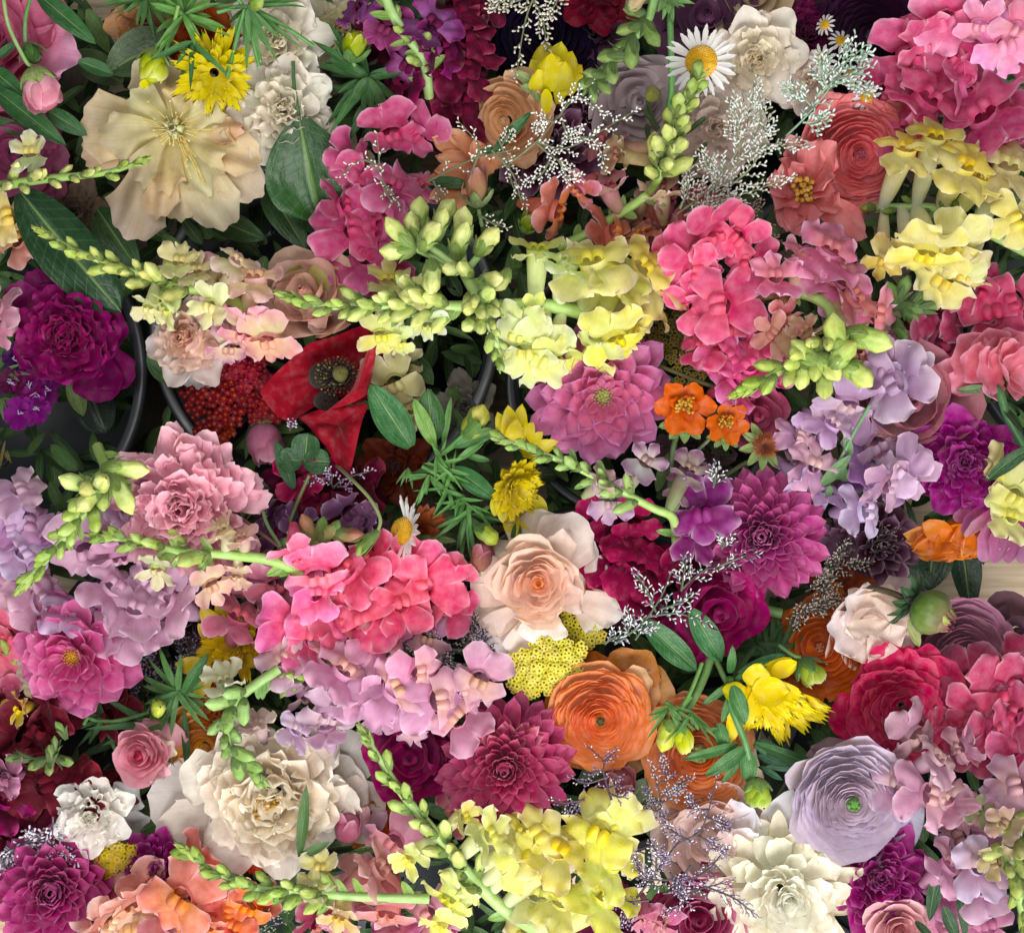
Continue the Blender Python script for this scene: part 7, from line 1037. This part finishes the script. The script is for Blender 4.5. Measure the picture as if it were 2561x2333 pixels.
spike('yellow lime snapdragon spike leaning from the lower middle to the right', [(850, 430, 62), (980, 640, 62), (1120, 850, 60), (1350, 1120, 56), (1600, 1430, 50), (1860, 1680, 42), (2150, 1850, 30)], nb=17, fr=(.03, .68), s0=140, s1=260, cb0='7cbc5c', cb1='dbe890', r0=22, r1=66, lw=.5, cstem='a2cf6c', cal='74b654', tipn=10, leafy=6,
      florets=[(1560, 1000, 260, 115, 60, 0, 56, dict(close=.7)), (1740, 1130, 380, 100, 50, 0, 54, dict(close=.4, pal='f0e45c', wide=1.1)), (1150, 1310, 300, 170, 60, 0, 52, dict(close=.6)), (1440, 1580, 420, 150, 45, 0, 48, dict(wide=1.15)), (1380, 1780, 300, 240, 30, 0, 40), (2000, 1300, 400, 70, 20, 0, 44, dict(col='eeea58', pal='f4d81c')), (2080, 1130, 460, 110, 25, 0, 44, dict(col='eee88c', wide=1.15)), (2230, 1230, 480, 30, 15, 10, 46, dict(col='f0e448', pal='f4dc1c', wide=1.1)), 
               (2480, 1050, 360, 90, 20, 0, 24, dict(col='e2d024')), (2520, 1130, 520, 60, 10, 0, 36, dict(col='eedf34', wide=1.2)), (2650, 1080, 420, 40, 25, 0, 34, dict(col='eae88c', wide=1.1)), (2600, 1320, 480, 350, 15, 0, 36, dict(col='eee040')), (2560, 1560, 520, 260, 30, 0, 34, dict(col='eadc2c', wide=1.2)), 
               (2100, 1560, 440, 250, 25, 0, 42, dict(col='e8eeb4', pal='eeea5c')), (2260, 1600, 420, 320, 15, 0, 44, dict(col='eeee70', pal='f0e42c')), (1960, 1120, 330, 140, 25, 0, 40, dict(col='ebe464')), (1980, 1850, 330, 260, 25, 0, 20, dict(col='dcd090'))],
      fk=dict(col='efef90', col2='e6ea90', tube_c='e8eec4', pal='f2e63c', cal='70b44c', drop=.12))
simple_bud('rosy pink round bud at the lower edge of the cream peony', 720, 1080, 12, 80, 280, 250, 'b8607c', 'c47890', cal='4a5a3a', el=.4, cl=.25, layers=5)
sprig_leaves('single curved green leaf standing over the cream peony', 430, 1000, 40, [(370, 1290, 420, 770, 85, 14, .5), (380, 1280, 590, 1180, 70, 0, -.4)], col='3a6a2c')
peony('glowing orange bloom peeking out under the cream peony', 900, 980, 260, -24, 'b85a14', 'c8702c', n=14, guard=5, group='orange ranunculus', name='garden_bloom')
for q in ((830, 1130, 4, 1000, 960, 10, 150, 'a88a98'), (800, 1060, 6, 860, 920, 12, 110, 'b88a90')): A('petal', pp(*q[:7], bend=.2, mode='p', a=.8, c0=q[7], c1=q[7]))
spike('salmon pink veined snapdragon bloom under the cream peony', [(900, 1300, 10)], nb=0, tipn=0, florets=[(820, 1240, 480, 130, 20, 0, 20, dict(wide=1.3, col='d0607c')), (1050, 1200, 420, 60, 25, 0, 18, dict(col='d87c8c')), (950, 1370, 420, 200, 30, 0, 26, dict(col='deaaa0', close=.3)), (1100, 1430, 400, 320, 20, 0, 14, dict(col='d88890')), (1230, 1170, 330, 60, 20, 0, 6, dict(col='cc5878')), (800, 1420, 330, 230, 20, 0, 8, dict(col='c88c84')), (1060, 1030, 260, 60, 20, 0, 2, dict(col='e0a8a8')), (1480, 960, 330, 60, 20, 0, 0, dict(col='c43a64'))], fk=dict(col='d4708a', col2='d8909a', pal='e0b0a0'))
spike('pink and peach snapdragon blooms cut by the bottom edge', [(900, 1700, 0)], nb=0, tipn=0, florets=[(1000, 1700, 440, 80, 20, 0, 16, dict(col='e09a98')), (830, 1790, 420, 150, 20, 0, 18, dict(col='e8a8ac')), (1150, 1780, 480, 60, 15, 0, 14, dict(col='d89ac0')), (500, 1760, 360, 160, 20, 0, 2, dict(col='a82848')), (680, 1760, 330, 60, 20, 0, 6), (1300, 1720, 400, 30, 20, 0, 4, dict(col='dca0c4')), (1330, 1850, 360, 270, 20, 0, 8, dict(col='d8607c')), (1060, 1870, 400, 270, 20, 0, 8, dict(col='c03a80'))], fk=dict(col='dc8c90', pal='e4a890'))

# ================================================================= row 3, column 2
S(3, 2)
ranunculus('large bright orange ranunculus in the lower middle', 745, 290, 405, 14, 'fa9a60', 'fabc8c', lean=(0, -.12), rings=17, core='5f5a28', corer=.1, group='orange ranunculus', ce='eea060', np_=5, nz=.04, pin=2.0, pout=1.35)
for q in ((850, 150, -6, 1080, -190, 6, 460, .6, 'e29a58'), (900, 200, -10, 1240, 0, -4, 560, .5, 'e0a468'), (900, 300, -10, 1200, 330, -10, 420, .3, 'dc8a48'), (700, 150, -10, 760, -180, -2, 460, .5, 'd87a34'), (600, 200, -8, 350, 130, -4, 330, .3, 'd88648'), (620, 450, -10, 600, 660, -8, 420, .3, 'dc8e4c'), (900, 450, -12, 980, 700, -14, 420, .3, 'd49c64'), (930, 60, 6, 1110, -20, 18, 260, .5, 'f0cca0'), (1000, 100, -2, 1180, 100, 2, 330, .4, 'e8b480')):
    A('petal', pp(*q[:7], bend=q[7], wb=.6, nar=.1, rnd=.3, cup=.5, c0=hx(q[8]) * .9, c1=q[8], nu=11, nv=11, wr=.05))
ranunculus('second orange ranunculus with an olive heart, partly covered', 1440, 540, 420, -2, 'e8884c', 'f2b07c', lean=(0, .1), rings=14, core='7a7434', corer=.22, group='orange ranunculus', ce='e8a474')
simple_bud('pair of lime yellow buds hanging over the second orange ranunculus', 1340, 430, 34, -75, 260, 170, 'c8d428', 'dce03c', cal='5f9a34', el=-.05, cl=.5, layers=6, stem=[(1480, -100, 26), (1400, 100, 34), (1310, 260, 38)])
bud_parts(V(1240, 300, 36), [-.05, -1, 0], sz(230), sz(160), 'b8cc2c', 'dce040', cal='6aa234', ns=5, cl=.45)
burst(1240, 210, 36, 9, 250, 45, 170, 360, '4a8c34'); burst(1400, 250, 34, 7, 260, 40, 220, 330, '4a8c3c'); A('stem', tube(smooth([V(1400, 140, 34), V(1310, 230, 38), V(1220, 180, 38)], 4), sz(16), '5a9038'), 'stem')
T('leafy_sprig', 'pointed green sepals and stems left of the bright yellow bloom', 'foliage', 1680, 120, 36)
for q in ((1700, 60, 52, 1790, 340, 50, 130), (1680, -30, 36, 1700, -230, 46, 70), (1700, 30, 36, 1480, 200, 30, 60), (1720, 10, 36, 1950, -80, 40, 55), (1690, 100, 30, 1620, 330, 26, 60), (1600, 330, 24, 1640, 520, 22, 110), (1800, 500, 24, 1500, 710, 24, 110), (1780, 540, 24, 1620, 760, 18, 60), (1740, 480, 22, 1340, 590, 30, 80), (1800, 520, 24, 1820, 760, 20, 130), (1600, 370, 26, 1500, 390, 24, 40)):
    A('leaf', pp(*q, mode='p', fold=.2, a=.85, bend=-.4, c0='2f7038', c1='3f8440'), 'leaf')
A('stem', tube(smooth([V(1680, 0, 34), V(1690, 200, 30), V(1800, 500, 24), (V(1850, 800, 16))], 5), sz(26), '4a8238'), 'stem')
simple_bud('lime green bud pointing down beside the second orange ranunculus', 1875, 830, 22, -88, 230, 230, 'a0bc3c', 'b8cc50', cal='6a9a3c', el=0, cl=.6, layers=7)
simple_bud('dusky pink peony bud below the bright orange ranunculus', 870, 790, 4, 60, 330, 320, 'a85c68', 'b86a74', cal='4f6a3c', el=.5, cl=.5, layers=6, stem=[(1120, 1150, -20), (980, 980, -10)])
sprig_leaves('grey green leaf right of the dusky pink bud', 1050, 850, -4, [(970, 900, 1080, 720, 150, 6, .3), (1000, 930, 1130, 1100, 130, -10), (1080, 780, 1100, 1000, 160, -14)], col='5f7450')
limonium('fine purple sea lavender twig across the bright orange ranunculus', [[(830, 880, 0), (775, 700), (770, 600), (660, 500)], [(770, 610), (830, 560), (845, 535)], [(790, 720), (650, 760), (545, 720)], [(820, 840), (900, 860), (950, 820)], [(800, 800), (870, 770), (890, 740)], [(640, 880), (500, 900), (400, 880)], [(600, 880), (560, 950), (520, 960)], [(780, 680), (700, 680), (650, 740)]], 44, col='9a84a8', col2='dcd4d4', cs='4a3444', br=7, bl=55, fl=19, fw=9, dens=.75)
limonium('cloud of purple sea lavender above the bottom edge', [[(1000, 1600, -6), (1150, 1400), (1300, 1200), (1450, 1120), (1520, 980), (1580, 740)], [(1520, 1010), (1650, 1060)], [(1530, 950), (1440, 940), (1390, 870)], [(1460, 1140), (1620, 1240)], [(1400, 1180), (1240, 1080), (1200, 980)], [(1250, 1500), (1500, 1400), (1640, 1240)], [(1200, 1550), (1450, 1520), (1650, 1470)], [(1100, 1600), (900, 1620), (770, 1640)], [(1500, 1500), (1700, 1580), (1850, 1690)], [(1150, 1500), (1050, 1400), (1000, 1300)], [(1300, 1350), (1200, 1280), (1190, 1250)], [(1250, 1400), (1350, 1600), (1230, 1680)], [(1000, 1600), (950, 1700), (880, 1780)], [(1300, 1450), (1100, 1450), (950, 1400)], [(1400, 1350), (1300, 1500), (1350, 1550)], [(1150, 1450), (1150, 1300), (1130, 1200)]], 34, col='a894b8', col2='f0ecf0', cs='463c44', br=13, bl=85, fl=22, fw=9, dens=.8)
limonium('thin grey sea lavender between the two orange ranunculus', [[(1180, 1000, -10), (1180, 850), (1120, 650)], [(1180, 850), (1300, 780), (1380, 730)], [(1200, 900), (1120, 880), (1080, 820)], [(1180, 750), (1220, 740), (1200, 600)], [(1200, 900), (1250, 860), (1310, 800)], [(1180, 950), (1130, 960), (1100, 920)]], 18, col='c4bcc4', col2='7c7090', cs='4c4848', br=9, bl=75, fl=23, fw=10)
rose('round blush white peony below the second orange ranunculus', 1520, 1130, 340, -4, 'e8ccc4', 'ecd2cc', rings=4, name='peony', group='blush blooms', pin=2.3, pout=1.8, dome=.7, spin=.8,
     outer=[(1500, 1150, -10, 1230, 1060, 8, 620, .9, dict(c1='e2c4ba')), (1500, 1100, 0, 1480, 900, 16, 520, .9, dict(c1='e6c8bc')), (1550, 1200, -6, 1500, 1290, 6, 560, .9, dict(c1='ecd4cc')), (1650, 1050, 6, 1850, 940, 16, 330, .5, dict(c1='e8eef4')), (1700, 1250, 0, 1880, 980, 14, 260, .5, dict(c1='f0eef2')), (1700, 1250, 6, 1850, 1100, 22, 280, .5, dict(c1='f4eef2')), (1650, 1200, 0, 1720, 1380, -4, 260, .3, dict(c1='ecd8d8')), (1600, 1200, 10, 1720, 1180, 22, 260, .6, dict(c1='f0dcd8'))])
T('loose_petal', 'pointed white petal sticking out beside the lavender ranunculus', 'petal', 2050, 1050, 6)
A('petal', pp(1880, 1280, -2, 2140, 800, 16, 250, mode='p', a=.9, b=.6, bend=.3, cup=.4, c0='ecdcdc', c1='f6f6fa', ruf=.03, nu=11, nv=13)); A('sepal', pp(1720, 1340, 4, 2050, 1250, 0, 210, mode='p', bend=-.5, c0='4a7a38', c1='6a9440'), 'leaf')
rose('magenta rose with folded petals at the bottom edge', 1460, 1720, 270, 6, '8a2048', 'b0386c', rings=5, name='rose', group='magenta roses', pin=2.2, pout=1.6, spin=1.2, lean=(-.1, 0), ce='d884a8',
     outer=[(1500, 1600, -10, 1780, 1380, -8, 620, .3, dict(c1='b82c80')), (1550, 1700, -12, 1760, 1700, -14, 460, .2, dict(c1='c040a0')), (1400, 1600, -4, 1400, 1380, -4, 420, .4, dict(c1='94286c')), (1350, 1700, -6, 1080, 1700, -6, 400, .3, dict(c1='a83468')), (1450, 1800, 4, 1430, 1850, 14, 380, .6, dict(c1='c8507c'))])
peony('wine coloured bloom behind the purple sea lavender cloud', 850, 1760, 380, -16, '6a1440', '7c1c50', n=20, guard=6, jag=.08, group='magenta roses', name='garden_bloom')
spike('small pink snapdragon buds at the bottom edge under the purple cloud', [(1120, 1750, 20)], nb=0, tipn=0, florets=[(1080, 1730, 260, 110, 50, 0, 22, dict(close=.7)), (1180, 1790, 300, 60, 30, 0, 18, dict(col='c86888')), (1180, 1720, 220, 30, 50, 0, 20, dict(close=.6, col='d8a08c'))], fk=dict(col='d47c84', pal='d89c90'))
sprig_leaves('slender drooping blue green leaves under the lime green bud', 1990, 620, 4, [(1860, 460, 2040, 510, 70), (1880, 560, 2100, 640, 60), (1900, 640, 2060, 740, 50), (1850, 480, 2180, 640, 90)], col='2c5f48')
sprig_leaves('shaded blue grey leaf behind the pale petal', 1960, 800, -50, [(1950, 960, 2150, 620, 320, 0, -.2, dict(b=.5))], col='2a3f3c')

# ================================================================= row 3, column 3
S(3, 3)
T('fringed_flower', 'large bright yellow ragged bloom fanning to the lower right', 'yellow flower', 150, 200, 26, 'yellow fringed blooms')
for i in range(58):
    a = math.radians(-22 - 92 * rng.random() ** .9); L = U_(330, 620) * (1.0 if -75 < math.degrees(a) else .75); x0, y0 = 110 + U_(-70, 90), 60 + U_(-50, 50); f = i / 58
    A('petal', pp(x0, y0, 8 + 26 * f, x0 + L * math.cos(a) * (1 - .3 * f), y0 - L * math.sin(a) * (.85 - .3 * f), 4 + 30 * f, U_(120, 190), wb=.45, rnd=.1, nar=.55, teeth=.22, tn=3, cup=.6, bend=-.45, tip=U_(-.1, .5), c0='e2c808', c1=rng.choice(['f2e00c', 'f4e418', 'eed80a']), nu=9, nv=9, jag=.08, ruf=.05))
for q in ((20, 60, 30, 340, -140, 36, 130), (200, -20, 34, 380, -110, 40, 140), (0, 120, 34, -160, 80, 40, 160), (60, 60, 38, 120, -100, 46, 220), (60, 100, 38, 330, 100, 46, 240), (0, 60, 34, -120, 300, 26, 130), (-40, 160, 28, -100, 480, 20, 120)): A('petal', pp(*q, mode='p', a=.9, b=.5, cup=.7, bend=.5, c0='e8d010', c1='f4e63c'))
under_stem(110, 80, 0)
A('leaf', pp(80, 470, 12, 570, 650, 8, 90, mode='p', bend=-.6, c0='2a6434', fold=.2), 'leaf'); A('leaf', pp(80, 490, 8, 440, 660, 4, 90, mode='p', bend=.2, c0='3c8058', fold=.2), 'leaf'); A('leaf', pp(160, 640, 0, 430, 660, 2, 50, mode='p', bend=-.2, c0='5a9478', fold=.2), 'leaf')
simple_bud('small green yellow bud above the right end of the yellow bloom', 470, -40, 22, -60, 230, 200, '8aa838', 'b4c048', cal='4a7c38', el=.2, cl=.8, layers=6, stem=[(250, -230, 14), (350, -160, 18)])
ranunculus('hot pink ranunculus with dark red folds at the right', 1120, 200, 420, 0, 'cc2a62', 'de4a7c', rings=8, core='6a0a28', corer=.08, group='pink ranunculus', np_=4, lean=(.08, -.1), ce='dc5c80', nz=.09, fall=.45, pin=2.1, pout=1.35, outer=5, cob='c42c5c')
spike('raspberry red snapdragon mass at the lower right edge', [(1700, 200, 0)], nb=0, tipn=0,
      florets=[(1450, 130, 440, 160, 15, 0, 10, dict(col='d8607c')), (1600, 30, 420, 100, 15, 0, -6, dict(col='b03860')), (1640, 220, 480, 40, 15, 0, 4), (1530, 330, 440, 260, 15, 0, -2, dict(col='bc3458')), (1820, 130, 480, 80, 15, 0, 8), (1960, 60, 440, 60, 15, 0, 6, dict(col='c83c68')), (1950, 260, 460, 330, 15, 0, 12, dict(col='e05484')), (1800, 380, 440, 220, 12, 0, 10, dict(col='dc4c78')), (1940, 480, 480, 290, 12, 0, 12, dict(col='e85488')), (1720, -80, 440, 90, 15, 0, -14, dict(col='b43258')), (1900, -60, 440, 60, 15, 0, -6), (1440, 0, 400, 120, 15, 0, -14, dict(col='8f3450')), (1340, 330, 330, 230, 15, 0, 0, dict(col='cf4c6c')), (1700, 460, 360, 250, 15, 0, -2)],
      fk=dict(col='cf4468', col2='c43860', pal='d85c78', wide=1.2))
ranunculus('pale lavender ranunculus with a green eye, lower right', 760, 880, 440, 34, 'd2bcc8', 'dccdd8', lean=(.02, -.08), rings=16, core='5f8f3c', corer=.15, group='lavender ranunculus', ce='d8cce0', np_=5, nz=.05, pin=1.95, pout=1.25)
for q in ((900, 1000, -4, 1240, 1180, -4, 620, .3, 'cfc8e0'), (780, 1100, -8, 880, 1320, -6, 700, .3, 'd4cce0'), (600, 700, -8, 480, 520, -4, 480, .4, 'a8949c'), (560, 900, -8, 400, 900, -6, 460, .4, 'bcacb8'), (700, 620, -8, 740, 430, 0, 560, .4, 'a89098'), (850, 620, -6, 930, 520, 4, 420, .4, 'a08890'), (950, 850, 4, 1200, 1020, 6, 330, .6, 'c4bcdc'), (600, 1050, -8, 560, 1180, -8, 460, .3, 'c8bccc')):  # painted light and shade: upper petals dim brownish, lower right ones bright bluish
    A('petal', pp(*q[:7], bend=q[7], wb=.65, nar=.08, rnd=.28, cup=.4, c0=hx(q[8]) * .92, c1=q[8], nu=13, nv=11, wr=.05, ruf=.04))
LP = dict(col='cf9cb8', col2='c48cac', pal='dfbcac', wide=1.1)
spike('dusty lilac snapdragon with many mouths covering the right of the lavender ranunculus', [(1300, 800, 20)], nb=0, tipn=0,
      florets=[(1110, 550, 400, 100, 15, 0, 42), (1090, 770, 370, 240, 15, 0, 40, dict(col='cfa6c4')), (1230, 430, 420, 110, 20, 0, 22, dict(col='b88a9c')), (1400, 430, 420, 110, 25, 0, 38, dict(col='d49cb0')), (1390, 570, 360, 250, 20, 0, 34, dict(col='d8b4b8')), (1500, 680, 440, 300, 15, 0, 32, dict(col='cb94a8')), (1230, 840, 340, 260, 15, 0, 40, dict(col='cfa0c8')), (1340, 850, 420, 170, 15, 0, 42), (1450, 880, 380, 320, 15, 0, 40, dict(pal='ecdab8')), (1350, 960, 400, 240, 15, 0, 42, dict(col='cf9cc4')), (1550, 500, 330, 20, 20, 0, 22, dict(col='b07890')),
               (1720, 740, 440, 120, 30, 0, 38, dict(col='d4aab4', close=.3)), (1830, 640, 400, 60, 25, 0, 34, dict(col='cc9cb0')), (1700, 860, 400, 260, 25, 0, 26, dict(col='b87ca4')), (1950, 780, 420, 30, 20, 0, 36, dict(col='cc98c0')), (1860, 900, 330, 230, 20, 0, 30, dict(col='c4b0d8')), (1310, 1180, 460, 90, 20, -20, 46, dict(col='cf94c0')), (1290, 1360, 420, 260, 12, 0, 46, dict(col='d4a2c8')), (1600, 1000, 420, 80, 15, 0, 20), (1600, 1200, 480, 110, 25, 0, 40, dict(col='d8b0b4', pal='e8c8bc', close=.3, wide=1.1)), (1680, 1340, 440, 280, 20, 0, 38, dict(col='ccb8d8')), (1480, 1350, 360, 200, 20, 0, 30, dict(col='cf94b8')), (1720, 1500, 420, 270, 15, 0, 34, dict(col='cfa4c8')), (1480, 1520, 360, 270, 30, 0, 22, dict(col='b87c94')), (1560, 1150, 440, 30, 10, 0, 8, dict(col='8f4468'))],
      fk=LP, group='lavender and mauve snapdragons')
spike('blurry green snapdragon spike at the right edge with brownish buds', [(2020, 1760, 60), (1960, 1500, 62), (1900, 1300, 58), (1960, 1100, 50), (2080, 900, 40)], nb=14, fr=(0, .9), s0=160, s1=240, cb0='7aa848', cb1='c0c47c', r0=40, r1=50, lw=.6, tipn=10, leafy=5,
      florets=[(1870, 1050, 280, 100, 40, 0, 60, dict(col='b08c80', close=.7)), (1800, 1330, 280, 180, 40, 0, 54, dict(col='c0b078', close=.7)), (1680, 950, 240, 160, 60, 0, 34, dict(col='7f9660', close=.8))], fk=dict(col='b09080', col2='b8b080', pal='b8a080'))
peony('magenta peony packed with small ruffles under the lavender ranunculus', 930, 1420, 470, -6, '94186c', '9c2074', n=64, guard=7, jag=.15, ruf=.08, group='magenta peonies', wp=.3, ce='bc5ca0', lean=(0, .1), gw=.7)
peony('creamy white dahlia like peony in the bottom right', 260, 1520, 580, 6, 'f8f6e8', 'f4f0dc', n=60, guard=14, jag=.08, ruf=.05, group='white peonies', wp=.34, gw=.36, glen=1.0, ge=.05, elmax=1.2, lean=(0, -.1), gcol='f0ead0')
spike('pale pink snapdragon scraps under the dusty lilac mouths', [(1500, 1600, -10)], nb=0, tipn=0, florets=[(1460, 1540, 330, 270, 30, 0, 6), (1650, 1680, 420, 250, 20, 0, -6), (1450, 1780, 420, 200, 20, 0, 0, dict(col='cf8cb4')), (1750, 1780, 400, 270, 20, 0, -8)], fk=dict(col='c88098', pal='c88098'))
rose('dusty pink rose cut off by the bottom edge at right', 1110, 1810, 200, 14, 'c06c70', 'd8a0a0', rings=5, name='rose', group='magenta roses', spin=.3, ce='ecc4c8')
sprig_leaves('dark strap leaves crossing at the bottom right', 1480, 1600, 20, [(1400, 1380, 1330, 1750, 110, 0, .5), (1520, 1400, 1590, 1900, 80, 4, -.5), (1430, 1640, 1540, 1900, 100, 0, .3), (1230, 1750, 1380, 1900, 60, 10, -.3), (1800, 1560, 1640, 1780, 110, 0, .2), (1480, 1380, 1560, 1560, 70, 4, .3)], col='2c5034')
